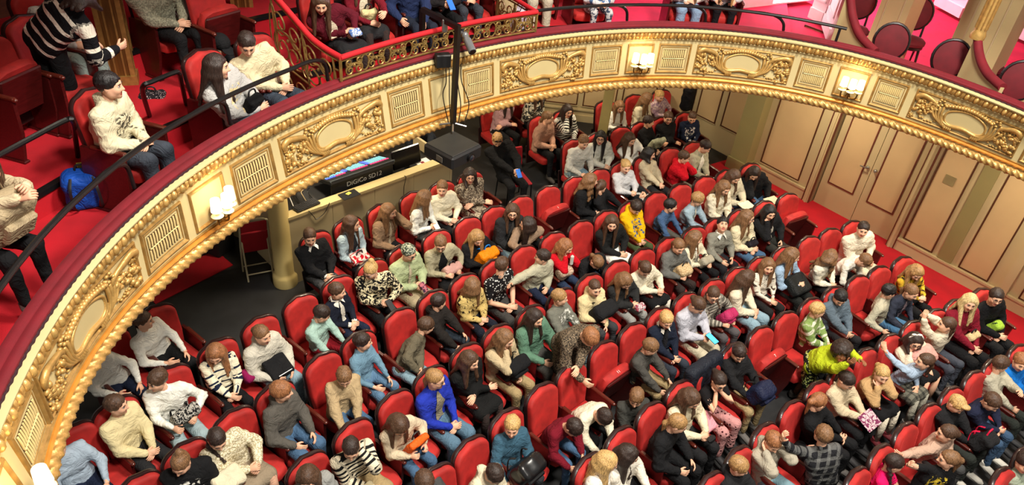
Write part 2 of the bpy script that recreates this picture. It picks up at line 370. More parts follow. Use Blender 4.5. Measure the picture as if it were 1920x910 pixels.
# ------------------------------------------------------------------ stalls floor and walls
mb = MB(); mb.box((2, 6, -.05), (26, 26, .1)); o = mb.build('floor', floor_m, smooth=False); o['kind'] = 'structure'
U = np.array([.695, -.719]); Nn = np.array([-.719, -.695])            # along the right wall towards the stage / into the hall
q0 = np.array([5.13, 11.95])                                          # a point on the wall face
def wp(u, n=0.0): return q0 + U * u + Nn * n
mb = MB(); A = [wp(-1.6, -.3), wp(9, -.3), wp(9, 1.12), wp(-.45, 1.12), wp(-1.7, .5)]
mb.prism(A, 0, .012); o = mb.build('carpet_strip', carpet, smooth=False); o['kind'] = 'structure'
mb = MB(); l = [at(292, 571, 0), at(437, 498, 0), at(404, 470, 0), at(262, 540, 0)]; mb.prism([p[:2] for p in l], 0, .012)
tag(mb.build('carpet_runner', carpet, smooth=False), 'red carpet piece on the black floor left of the column', 'carpet')
ZW = 2.83
class WallB(MB):
    def __init__(s, P, u, n): super().__init__(); s.P = np.array(P, float); s.u3 = np.array([*u, 0.]); s.n3 = np.array([*n, 0.]); s.w = [s.P[0], s.P[1], 0.]
    def wbox(s, u0, u1, z0, z1, d0, d1, mi=0):
        o = np.array([*s.P, 0.]); R_ = np.array([s.u3, s.n3, [0, 0, 1]]).T
        return s.box(o + s.u3 * (u0 + u1) / 2 + s.n3 * (d0 + d1) / 2 + np.array([0, 0, (z0 + z1) / 2]), (abs(u1 - u0), abs(d1 - d0), z1 - z0), mi, R_)
def wall_panel(P, u, n, u0, u1, z0, z1, parent, m=None, lm=None, d=0.0):
    b = WallB(P, u, n); b.wbox(u0, u1, z0, z1, d - .002, d + .006); o = b.build('wall_panel', m or cream_panel, parent, smooth=False)
    b = WallB(P, u, n); w = .022
    for (a, c, e_, g) in ((u0 - w, u0, z0 - w, z1 + w), (u1, u1 + w, z0 - w, z1 + w), (u0, u1, z0 - w, z0), (u0, u1, z1, z1 + w)): b.wbox(a, c, e_, g, d - .002, d + .016)
    b.build('panel_moulding', lm or brown_line, o, smooth=False)
    b = WallB(P, u, n); b.wbox(u0 - w - .012, u1 + w + .012, z0 - w - .014, z0 - w, d - .002, d + .024); b.build('panel_sill', cream_wall, o, smooth=False)
def ucoord(px, py): return float((at(px, py, 0)[:2] - q0) @ U)
# right wall: u positions measured along its foot
wr = WallB(q0, U, Nn)
uP0, uP1 = ucoord(1388, 311), ucoord(1432, 318)
uD0, uDc, uD1 = .16, .915, 1.66
wr.wbox(-1.2, uD0, 0, ZW, -.3, 0); wr.wbox(uD1, 9, 0, ZW, -.3, 0); wr.wbox(uD0, uD1, 2.55, ZW, -.3, 0)
w_right = wr.build('wall_right', cream_wall, smooth=False); w_right['kind'] = 'structure'
b = WallB(q0, U, Nn)
for a, c in ((uP1 - .02, uD0 - .14), (uD1 + .12, 9)): b.wbox(a, c, 0, .20, -.002, .035); b.wbox(a, c, .20, .235, -.002, .05)
o = b.build('baseboard_right', cream_wall, smooth=False); o['kind'] = 'structure'
wall_panel(q0, U, Nn, -.96, -.18, .31, 2.9, w_right)
# pilaster at the corner
b = WallB(q0, U, Nn); b.wbox(uP0 - .12, uP1 - .1, 0, ZW, -.05, .26); b.wbox(uP0 - .15, uP1 - .07, 0, .24, -.05, .29)
o = b.build('pilaster', olive, w_right, smooth=False)
# door
dr = bpy.data.objects.new('door_1', None); C.objects.link(dr); dr['kind'] = 'structure'
for s_, (a, c) in enumerate(((uD0 + .02, uDc - .005), (uDc + .005, uD1 - .02))):
    b = WallB(q0, U, Nn); b.wbox(a, c, .01, 2.55, -.16, -.11); lf = b.build('door_leaf', cream_wall, dr, smooth=False)
    wm = .14
    b = WallB(q0, U, Nn); b.wbox(a + wm, c - wm, .50, 2.45, -.112, -.104); b.build('leaf_panel', cream_panel, lf, smooth=False)
    b = WallB(q0, U, Nn); w = .022
    for (e0, e1, g0, g1) in ((a + wm - w, a + wm, .478, 2.47), (c - wm, c - wm + w, .478, 2.47), (a + wm, c - wm, .478, .50), (a + wm, c - wm, 2.45, 2.47)): b.wbox(e0, e1, g0, g1, -.112, -.096)
    b.build('leaf_moulding', mat('red_brown_moulding', (104, 50, 34), .5), lf, smooth=False)
    b = WallB(q0, U, Nn); uu = uDc + (-.07 if s_ == 0 else .07); c3 = np.array([*(q0 + U * uu + Nn * -.09), 1.06])
    b.ell(c3, (.03, .03, .03), 8, 6); sgn = -1 if s_ == 0 else 1
    b.tube([c3, c3 + np.array([*(Nn * .05), 0]), c3 + np.array([*(Nn * .055 + U * sgn * (.11 if s_ == 0 else .03)), 0])], .011, 6); b.build('door_handle', steel, lf)
b = WallB(q0, U, Nn); fm = .115
for (a, c) in ((uD0 - fm, uD0), (uD1, uD1 + fm)): b.wbox(a, c, 0, ZW, -.16, .05); b.wbox(a + .04, c - .04, 0, ZW, .05, .075)
b.wbox(uD0 - fm, uD1 + fm, 2.55, 2.7, -.16, .05); b.build('door_frame', cream_wall, dr, smooth=False)
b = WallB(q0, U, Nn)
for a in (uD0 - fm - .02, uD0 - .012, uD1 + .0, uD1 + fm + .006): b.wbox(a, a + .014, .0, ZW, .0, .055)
b.build('frame_line', mat('red_brown_moulding', (104, 50, 34), .5), dr, smooth=False)  # thin red-brown strips edging the door frame
# panels and olive pilaster strip past the door
wall_panel(q0, U, Nn, 1.88, 2.33, .27, 2.9, w_right)
b = WallB(q0, U, Nn); b.wbox(2.45, 2.67, .24, ZW, -.002, .03); b.build('pilaster', olive, w_right, smooth=False)
wall_panel(q0, U, Nn, 2.80, 3.22, .27, 2.9, w_right); wall_panel(q0, U, Nn, 3.72, 4.5, .27, 2.9, w_right)
b = WallB(q0, U, Nn); b.wbox(3.43, 3.55, 0, ZW, -.002, .12); b.build('pilaster', cream_wall, w_right, smooth=False)
b = WallB(q0, U, Nn); b.wbox(2.02, 2.18, 1.42, 1.57, .006, .016); b.build('wall_plate', mat('olive_grey_plate', (150, 136, 96), .5), w_right, smooth=False)
# back corner wall (parallel, set back) and back wall
k0 = np.array([4.11, 13.15]); kb = k0 - U * 1.65
wb = WallB(k0, U, Nn); wb.wbox(-1.75, .05, 0, ZW, -.2, 0); o2 = wb.build('wall_right_rear', cream_wall, smooth=False); o2['kind'] = 'structure'
wall_panel(k0, U, Nn, -.47, -.03, .54, 2.6, o2); wall_panel(k0, U, Nn, -1.07, -.64, .52, 2.6, o2); wall_panel(k0, U, Nn, -1.62, -1.22, .52, 2.6, o2)
Ub = np.array([1., -.02]); Ub /= np.linalg.norm(Ub); Nb = np.array([Ub[1], -Ub[0]])
e0 = np.array([-3.2, 14.15]); Lb = float((kb - e0) @ Ub) + .1
wk = WallB(e0, Ub, Nb); wk.wbox(-.5, Lb, 0, ZW, -.2, 0); o3 = wk.build('wall_back', cream_wall, smooth=False); o3['kind'] = 'structure'
b = WallB(e0, Ub, Nb); b.wbox(-.5, Lb - .1, 0, .14, -.002, .03); b.wbox(-.5, Lb - .1, .24, .27, -.002, .03); o = b.build('baseboard_back', cream_wall, smooth=False); o['kind'] = 'structure'
for i in range(9): wall_panel(e0, Ub, Nb, .52 + i * .76, .52 + i * .76 + .61, .37, 2.6, o3)
# left rear partition behind the folding chair, and the outer left wall
p0 = at(470, 452, 0)[:2]; p1 = at(515, 470, 0)[:2]; Ul = (p1 - p0) / np.linalg.norm(p1 - p0); Nl = np.array([Ul[1], -Ul[0]])
wl = WallB(p0, Ul, Nl); wl.wbox(-3.0, .75, 0, ZW, -.15, 0); o = wl.build('wall_left', cream_wall, smooth=False); o['kind'] = 'structure'
b = WallB(p0, Ul, Nl); b.wbox(-3.0, .75, 0, .2, -.002, .03); o = b.build('baseboard_left', cream_wall, smooth=False); o['kind'] = 'structure'
bx = at(415, 470, 0); ud_ = Ul; bx[:2] = bx[:2] + Nl * .05; b = MB(); b.rbox((bx[0] - .1, bx[1] + .10, .17), (.5, .35, .34), .02, 0, [[ud_[0], -ud_[1], 0], [ud_[1], ud_[0], 0], [0, 0, 1]]); tag(b.build('stage_block', black_m, smooth=False), 'low black block on the floor left of the folding chair', 'block')
# columns
def column(name, p, r, m, label):
    b = MB(); b.lathe((p[0], p[1], 0), [(r * 1.22, 0), (r * 1.25, .03), (r * 1.25, .14), (r * 1.18, .17), (r * 1.08, .19), (r, .22), (r * .97, 1.6), (r * .92, 2.6), (r * 1.0, 2.66), (r * 1.2, 2.74), (r * 1.2, 2.83)], 28)
    o = b.build(name, m, bf2)
bf2 = bpy.data.objects.new('balcony_supports', None); C.objects.link(bf2); bf2['kind'] = 'structure'
pc = at(531, 540, 0); column('column', (pc[0], pc[1] + .12), .135, mat('cream_column_paint', (214, 190, 124), .5, var=.05, scale=2), '')
pk = at(1124, 262, 0); b = MB()
pcx = at(1131, 210, .0)
def colbox(px, py, z, w, d, m, rz):
    p = at(px, py, z); b = MB(); Rz = [[math.cos(rz), -math.sin(rz), 0], [math.sin(rz), math.cos(rz), 0], [0, 0, 1]]
    b.box((p[0], p[1], 1.4), (w, d, 2.8), 0, Rz); b.build('column', m, bf2, smooth=False)
colbox(1131, 240, .95, .16, .16, mat('olive_cream_column', (186, 174, 112), .55, var=.04), -.2)
# ------------------------------------------------------------------ theatre seats
SEAT_TOP = .98
AX = np.array([17.4, -8.8])
ROWS = {
'A': (26.10, [(583,436),(649,413),(712,388),(772,364),(826,344),(880,326),(1068,261),(1114,250),(1158,238),(1197,229),(1237,221),(1281,212),(285,579),(205,634)]),
'B': (25.15, [(143,821),(203,752),(305,691),(395,639),(477,597),(552,556),(625,522),(691,491),(755,468),(814,436),(872,411),(923,391),(972,371),(1023,351),(1074,334),(1117,318),(1160,304),(1203,291),(1251,278),(1297,268)]),
'C': (24.20, [(243,898),(330,831),(424,771),(510,728),(595,668),(668,631),(741,584),(805,550),(871,523),(923,492),(978,466),(1031,438),(1083,416),(1131,397),(1178,380),(1226,363),(1272,347),(1317,332),(1358,320),(1406,309)]),
'D': (23.25, [(564,859),(652,797),(735,744),(799,695),(868,652),(924,613),(991,580),(1049,548),(1100,518),(1152,493),(1201,470),(1248,448),(1298,428),(1338,412),(1385,397),(1431,380),(1478,367)]),
'E': (22.28, [(812,886),(872,828),(939,774),(1008,726),(1068,690),(1126,647),(1178,610),(1227,579),(1281,553),(1332,528),(1377,505),(1418,484),(1466,466),(1517,448),(1557,433),(1597,417)]),
'F': (21.335, [(1096,861),(1157,811),(1215,764),(1266,720),(1320,685),(1372,650),(1422,618),(1469,589),(1518,564),(1560,541),(1608,522),(1648,504),(1692,485)]),
'G': (20.39, [(1329,900),(1376,846),(1428,802),(1479,759),(1527,722),(1574,693),(1620,660),(1663,631),(1704,604),(1752,585),(1787,564),(1840,546)]),
'H': (19.475, [(1605,890),(1648,844),(1694,802),(1737,764),(1778,731),(1823,701),(1859,678),(1909,652)]),
'I': (18.57, [(1877,888),(1915,847)]),
'Y': (27.05, [(1006,217),(1052,206),(1130,188),(1186,178),(1236,168)]),
'Z': (28.0, [(945,205),(1000,190)]),
}
SEATS = {}
for k, (rad, l) in ROWS.items():
    for i, (px, py) in enumerate(l):
        p = at(px, py, SEAT_TOP)[:2]; d = p - AX; p = AX + d / np.linalg.norm(d) * rad
        fw = (AX - p) / np.linalg.norm(AX - p); c = p + fw * .30                       # seat origin on the floor, .30 m ahead of the back's top edge
        SEATS[k + str(i)] = dict(c=np.array([c[0], c[1], 0.0]), a=math.atan2(fw[1], fw[0]), z=0.0)
# parts, modelled once; local +Y is forward
def back_outline(sc=1.0, n=9):
    pts = [(-.205, 0), (-.222, .18), (-.222, .36)]
    for i in range(n): a = math.pi - i / (n - 1) * math.pi / 2; pts.append((-.092 + .13 * math.cos(a), .44 + .10 * math.sin(a)))
    pts.append((0, .562))
    for i in range(n): a = math.pi / 2 - i / (n - 1) * math.pi / 2; pts.append((.092 + .13 * math.cos(a), .44 + .10 * math.sin(a)))
    pts += [(.222, .36), (.222, .18), (.205, 0)]
    P = np.array(pts); c = np.array([0, .28]); return c + (P - c) * sc
def back_mesh(rings, m, name, z0, sxy=1.0):
    mb = MB(); n = len(back_outline()); V = []
    for sc, dep in rings: o = back_outline(sc * sxy); V.append(np.c_[o[:, 0], np.full(n, dep), o[:, 1]])
    V = np.concatenate(V); k = len(rings)
    f = [(i * n + j, (i + 1) * n + j, (i + 1) * n + (j + 1) % n, i * n + (j + 1) % n) for i in range(k - 1) for j in range(n)]
    f += [tuple((k - 1) * n + j for j in range(n))[::-1], tuple(range(n))]
    V[:, 1] += .035 * (V[:, 0] / .22) ** 2                         # gently dished
    t = math.radians(10); V = np.c_[V[:, 0], V[:, 1] * math.cos(t) - V[:, 2] * math.sin(t), V[:, 1] * math.sin(t) + V[:, 2] * math.cos(t)]
    V += [0, -.205, z0]; mb.add(V, f); return mb.mesh(name, m, ang=50)
ME_back = back_mesh([(1.0, .0), (1.0, .03), (.975, .052), (.93, .064), (.84, .068), (.5, .060)], velvet, 'backrest', .43)
ME_shell = back_mesh([(1.05, .004), (1.075, -.012), (1.07, -.034), (1.0, -.05)], shell_m, 'back_shell', .43)
mb = MB(); mb.rbox((0, -.245, .30), (.44, .03, .34), .01, 0, [[1, 0, 0], [0, .98, -.17], [0, .17, .98]]); ME_kick = mb.mesh('lower_back', shell_m)
def cushion_mesh():
    mb = MB(); xs = [(-.225, -.19), (.225, -.19), (.238, .12), (.21, .22), (.12, .252), (-.12, .252), (-.21, .22), (-.238, .12)]; P = np.array(xs); V = []
    rings = [(.96, -.055), (1.0, -.03), (1.0, .02), (.965, .043), (.88, .055), (.5, .062)]
    for s, z in rings: V.append(np.c_[P * s, np.full(8, z)])
    k = len(rings); n = 8; f = [(i * n + j, i * n + (j + 1) % n, (i + 1) * n + (j + 1) % n, (i + 1) * n + j) for i in range(k - 1) for j in range(n)]
    f += [tuple(range(n))[::-1], tuple((k - 1) * n + j for j in range(n))]
    mb.add(np.concatenate(V), f); return mb
mb = cushion_mesh(); mb.v[0] = mb.v[0] + [0, .02, .385]; ME_cush = mb.mesh('cushion', velvet, ang=50)
mb = MB(); mb.rbox((0, .02, .315), (.40, .36, .03), .01); ME_pan = mb.mesh('seat_pan', shell_m)
def tip(v, ang=math.radians(76)):
    v = np.asarray(v, float) - [0, -.17, .38]; y = v[:, 1] * math.cos(ang) - v[:, 2] * math.sin(ang); z = v[:, 1] * math.sin(ang) + v[:, 2] * math.cos(ang); return np.c_[v[:, 0], y, z] + [0, -.105, .37]
mb = cushion_mesh(); mb.v[0] = tip(mb.v[0] + [0, .02, .385]); ME_cush_t = mb.mesh('cushion', velvet, ang=50)
mb = MB(); mb.rbox((0, .02, .315), (.44, .41, .035), .012); mb.v[0] = tip(mb.v[0]); ME_pan_t = mb.mesh('seat_pan', wood_dark)
def arm_mesh(s):
    mb = MB(); mb.rbox((s * .26, .05, .635), (.045, .34, .032), .009); mb.ell((s * .26, .215, .63), (.023, .03, .02), 8, 6); return mb.mesh('armrest', wood_arm)
def side_mesh(s):
    mb = MB(); mb.prism([(-.24, .02), (.12, .02), (.19, .30), (.20, .62), (-.22, .62), (-.26, .40)], s * .26 - .016, s * .26 + .016)
    v = mb.v[0]; mb.v[0] = np.c_[v[:, 2], v[:, 0], v[:, 1]]; mb.rbox((s * .26, -.05, .012), (.06, .38, .024), .006); return mb.mesh('side_panel', wood_dark)
ME_arm = {s: arm_mesh(s) for s in (-1, 1)}; ME_side = {s: side_mesh(s) for s in (-1, 1)}
a_ = math.radians(76); q_ = tip([[0, .2735, .37]])[0]; NUM_M = Matrix(((-1, 0, 0, q_[0]), (0, -math.sin(a_), math.cos(a_), q_[1]), (0, math.cos(a_), math.sin(a_), q_[2]), (0, 0, 0, 1)))
def make_seat(c, a, label, tipped=False, end=False, group=None, number=None):
    t = thing('theatre_seat', label, 'seat', c, a - math.pi / 2, group)
    for nm, me in (('backrest', ME_back), ('back_shell', ME_shell), ('lower_back', ME_kick), ('cushion', ME_cush_t if tipped else ME_cush), ('seat_pan', ME_pan_t if tipped else ME_pan)): link(nm, me, t)
    for s in ((-1, 1) if end else (-1,)): link('armrest', ME_arm[s], t); link('side_panel', ME_side[s], t)
    if number: text_obj('seat_number', number, .05, white_m, NUM_M, t)
    return t
EMPTY = {   # seats nobody sits in: label (state, place)
'B13': ('empty tipped-up red seat beside the aisle with a number on its cushion', 1), 'D16': ('empty tipped-up red seat at the aisle nearest the double door', 1),
'E5': ('empty tipped-up red seat in front of the cream sweatshirt', 1), 'F6': ('empty tipped-up red seat right of the person in black holding a navy backpack', 1),
'F7': ('empty red seat with its cushion down, left of the green and white knit sweater', 0),
'C6': ('empty red seat with cushion down, right of the denim shirt', 0), 'C0': ('empty red seat at the lower left edge of the stalls', 0),
'E1': ('empty red seat left of the person in the teal sweater', 0), 'C15': ('', 0), 'G0': ('empty red seat at the bottom edge, left of the black hooded jacket', 0),
'G3': ('empty red seat in front of the dark plaid shirt', 0), 'H0': ('empty red seat beside the pink shirt at the bottom edge', 0), 'H2': ('empty red seat right of the hot pink shirt', 0),
'H5': ('empty red seat left of the pale grey sweater, back towards the camera side', 0), 'I0': ('empty red seat at the lower right corner', 0), 'Y2': ('red seat half hidden by the slim rear column', 0), 'Y5': ('red rear seat with a dark coat over it', 0),
}
# ------------------------------------------------------------------ bodies: distance fields and a surface-nets mesher
def rc(P, a, b, ra, rb):
    a = np.asarray(a, np.float32); b = np.asarray(b, np.float32); ba = b - a; pa = P - a
    t = np.clip((pa @ ba) / (ba @ ba + 1e-9), 0, 1); return np.sqrt((((pa - t[..., None] * ba)) ** 2).sum(-1)) - (ra + (rb - ra) * t)
def ell_sdf(P, c, r, R=None):
    q = P - np.asarray(c, np.float32)
    if R is not None: q = q @ np.asarray(R, np.float32)
    r = np.asarray(r, np.float32); k0 = np.sqrt(((q / r) ** 2).sum(-1)); k1 = np.sqrt(((q / r ** 2) ** 2).sum(-1)); return k0 * (k0 - 1) / (k1 + 1e-9)
def smin(a, b, k):
    h = np.maximum(k - np.abs(a - b), 0) / k; return np.minimum(a, b) - h * h * k * .25
def smax(a, b, k): return -smin(-a, -b, k)
def nets(fn, lo, hi, h):
    lo = np.asarray(lo, np.float32); n = np.ceil((np.asarray(hi) - lo) / h).astype(int) + 1
    gx, gy, gz = [lo[i] + h * np.arange(n[i], dtype=np.float32) for i in range(3)]
    G = np.stack(np.meshgrid(gx, gy, gz, indexing='ij'), -1); Fv = fn(G.reshape(-1, 3)).reshape(n); S = Fv < 0
    cnt = np.zeros(n - 1, np.int8); acc = np.zeros((*(n - 1), 3), np.float32)
    def cut(arr, d): return arr[d[0]:n[0] - 1 + d[0], d[1]:n[1] - 1 + d[1], d[2]:n[2] - 1 + d[2]]
    for ax in range(3):
        o1, o2 = [i for i in range(3) if i != ax]
        for u in (0, 1):
            for w in (0, 1):
                d = [0, 0, 0]; d[o1] = u; d[o2] = w; e = d[:]; e[ax] = 1
                A, B = cut(Fv, d), cut(Fv, e); x = (A < 0) != (B < 0); t = np.where(x, A / np.where(x, A - B, 1), 0)
                p = np.zeros((*A.shape, 3), np.float32); p[..., ax] = t; p[..., o1] = u; p[..., o2] = w
                acc += p * x[..., None]; cnt += x
    idx = np.nonzero(cnt); vid = -np.ones(n - 1, np.int64); vid[idx] = np.arange(len(idx[0]))
    V = lo + h * (np.stack(idx, -1) + acc[idx] / cnt[idx][:, None]); Q = []
    for ax in range(3):
        o1, o2 = [(1, 2), (2, 0), (0, 1)][ax]
        sl = [slice(1, n[i] - 1) for i in range(3)]; sl[ax] = slice(0, n[ax] - 1); s2 = sl[:]; s2[ax] = slice(1, n[ax])
        A, B = S[tuple(sl)], S[tuple(s2)]; ed = np.nonzero(A != B); fl = A[ed]
        base = np.stack(ed, -1); base[:, o1] += 1; base[:, o2] += 1
        def g(u, w): q = base.copy(); q[:, o1] -= u; q[:, o2] -= w; return vid[q[:, 0], q[:, 1], q[:, 2]]
        q = np.stack([g(1, 1), g(0, 1), g(0, 0), g(1, 0)], -1); q[~fl] = q[~fl][:, ::-1]; Q.append(q)
    return V.astype(np.float64), np.concatenate(Q)
def quad_mesh(name, V, Q, mats, mi=None, attr=None):
    me = bpy.data.meshes.new(name); V = np.asarray(V, np.float32); Q = np.asarray(Q, np.int32)
    me.vertices.add(len(V)); me.vertices.foreach_set('co', V.ravel())
    tri = Q[:, 3] == Q[:, 2]; ln = np.where(tri, 3, 4); st = np.r_[0, np.cumsum(ln)[:-1]]; keep = np.ones(Q.shape, bool); keep[tri, 3] = False
    me.loops.add(int(ln.sum())); me.loops.foreach_set('vertex_index', Q[keep].astype(np.int32))
    me.polygons.add(len(Q)); me.polygons.foreach_set('loop_start', st.astype(np.int32)); me.polygons.foreach_set('loop_total', ln.astype(np.int32))
    for m in mats: me.materials.append(m)
    if mi is not None: me.polygons.foreach_set('material_index', np.asarray(mi, np.int32))
    me.polygons.foreach_set('use_smooth', np.ones(len(Q), bool))
    if attr is not None:
        a = me.attributes.new('band', 'FLOAT', 'POINT'); a.data.foreach_set('value', np.asarray(attr, np.float32))
    me.update(calc_edges=True); me.validate(); return me
class QM:                                          # collects quads (triangles repeat their last corner) with material numbers
    def __init__(s): s.v = []; s.q = []; s.m = []; s.n = 0
    def add(s, V, Q, mi=0):
        Q = np.asarray(Q); s.v.append(np.asarray(V, float)); s.q.append(Q + s.n); s.m.append(np.full(len(Q), mi) if np.isscalar(mi) else np.asarray(mi)); s.n += len(V)
    def addmb(s, mb, mi=0, xf=None):
        V = np.concatenate(mb.v); V = V if xf is None else V @ xf[0].T + xf[1]
        Q = []
        for f in mb.f:
            if len(f) == 3: Q.append([f[0], f[1], f[2], f[2]])
            elif len(f) == 4: Q.append(list(f))
            else:
                for i in range(1, len(f) - 1): Q.append([f[0], f[i], f[i + 1], f[i + 1]])
        s.add(V, Q, mi)
    def out(s): return np.concatenate(s.v), np.concatenate(s.q), np.concatenate(s.m)
# ---- head template (local: x right, y towards the face, z up; origin at its centre, about .23 m tall)
def head_sdf(P):
    X = P * np.array([1, 1, 1], np.float32); Xa = P.copy(); Xa[:, 0] = np.abs(Xa[:, 0])
    d = ell_sdf(X, (0, -.014, .030), (.076, .097, .088)); d = smin(d, ell_sdf(X, (0, .018, -.035), (.061, .076, .080)), .05)
    d = smin(d, rc(X, (0, .066, -.098), (0, .072, -.094), .022, .022), .035)
    d = smin(d, rc(Xa, (.048, .02, -.07), (.052, -.015, -.02), .022, .02), .04)
    d = smin(d, rc(Xa, (.040, .062, -.022), (.036, .066, -.030), .022, .022), .03)
    d = smin(d, rc(Xa, (.008, .086, .030), (.040, .078, .032), .010, .008), .02)
    d = smax(d, -rc(Xa, (.031, .112, .008), (.033, .112, .008), .022, .022), .018)
    d = smin(d, rc(X, (0, .090, .018), (0, .112, -.024), .007, .0125), .014); d = smin(d, rc(Xa, (.010, .098, -.028), (.011, .098, -.028), .009, .009), .010)
    d = smin(d, rc(X, (-.017, .0865, -.0545), (.017, .0865, -.0545), .007, .007), .008); d = smin(d, rc(X, (-.012, .0855, -.0655), (.012, .0855, -.0655), .008, .008), .008)
    d = smax(d, -rc(X, (-.022, .0965, -.060), (.022, .0965, -.060), .0022, .0022), .005)
    return d
def make_head():
    nr, ns = 24, 30; al = (np.arange(1, nr) / nr) ** 1.35 * math.pi; D = [(0, 1, 0)]
    for a in al:
        for j in range(ns): b = 2 * math.pi * j / ns; D.append((math.sin(a) * math.sin(b), math.cos(a), math.sin(a) * math.cos(b)))
    D.append((0, -1, 0)); D = np.array(D, np.float32); lo = np.full(len(D), .02, np.float32); hi = np.full(len(D), .16, np.float32)
    for _ in range(18):
        mid = (lo + hi) / 2; ins = head_sdf(D * mid[:, None]) < 0; lo = np.where(ins, mid, lo); hi = np.where(ins, hi, mid)
    V = D * ((lo + hi) / 2)[:, None]; Q = []
    for j in range(ns): Q.append((0, 1 + (j + 1) % ns, 1 + j, 1 + j))
    for i in range(nr - 2):
        for j in range(ns): a, b = 1 + i * ns, 1 + (i + 1) * ns; Q.append((a + j, a + (j + 1) % ns, b + (j + 1) % ns, b + j))
    L = len(V) - 1; b = 1 + (nr - 2) * ns
    for j in range(ns): Q.append((L, b + j, b + (j + 1) % ns, b + (j + 1) % ns))
    Q = np.array(Q)[:, ::-1]; cen = V[Q].mean(1)
    Q = np.array([[q[1], q[2], q[3], q[3]] if q[0] == q[1] else q for q in Q])
    mi = np.where((np.abs(cen[:, 0]) < .023) & (cen[:, 2] > -.073) & (cen[:, 2] < -.048) & (cen[:, 1] > .078), 1, 0)
    q = QM(); q.add(V, Q, mi)
    for s in (-1, 1):
        m = MB(); m.ell((s * .078, -.004, -.006), (.010, .021, .032), 7, 6, 0, frame((s * -.35, 1, 0))); q.addmb(m, 0)
        m = MB(); m.ell((s * .0315, .0825, .008), (.0135, .011, .0095), 8, 6); q.addmb(m, 2)
        m = MB(); m.ell((s * .0315, .0900, .008), (.0066, .006, .0070), 7, 5); q.addmb(m, 3)
        m = MB(); m.tube([(s * .014, .0985, .030), (s * .03, .0975, .036), (s * .048, .086, .031)], [.0030, .0034, .0016], 5); q.addmb(m, 4)
        m = MB(); m.tube([(s * .017, .0905, .0125), (s * .0315, .0945, .0195), (s * .047, .084, .0125)], [.0022, .003, .0018], 5); q.addmb(m, 4)
    return q.out()
HEAD = make_head()
def make_hand(curl, spread=.10):                   # wrist at origin, fingers along +Y, palm facing -Z, thumb on +X
    m = MB(); m.tube([(0, -.03, 0), (0, .0, 0), (.002, .03, 0), (.002, .07, .002), (.002, .088, .0)], [.024, .025, .034, .038, .030], 9, flat=.42, up=(0, 0, 1))
    for i, (x, L) in enumerate(((.028, .066), (.0095, .074), (-.009, .069), (-.026, .054))):
        a = spread * (x / .028); p = np.array([x, .080, .001]); pts = [p - [0, .02, 0]]; pts.append(p); ang = .0
        for k, fr in enumerate((.45, .31, .24)):
            ang += curl * (.8, 1.15, .9)[k]; d = np.array([math.sin(a) * math.cos(ang), math.cos(a) * math.cos(ang), -math.sin(ang)]); p = p + d * L * fr; pts.append(p)
        m.tube(pts, [.0095, .0098, .0088, .0080, .0062], 6)
    m.tube([(.018, .012, -.004), (.040, .034, -.010), (.050, .056, -.016 - .02 * curl), (.050, .076, -.020 - .03 * curl)], [.015, .0125, .0105, .0078], 6)
    return m
HANDS = {'flat': make_hand(.16), 'relax': make_hand(.42, .05), 'grip': make_hand(.85, .02)}
HAND_V = {k: np.concatenate(m.v) for k, m in HANDS.items()}
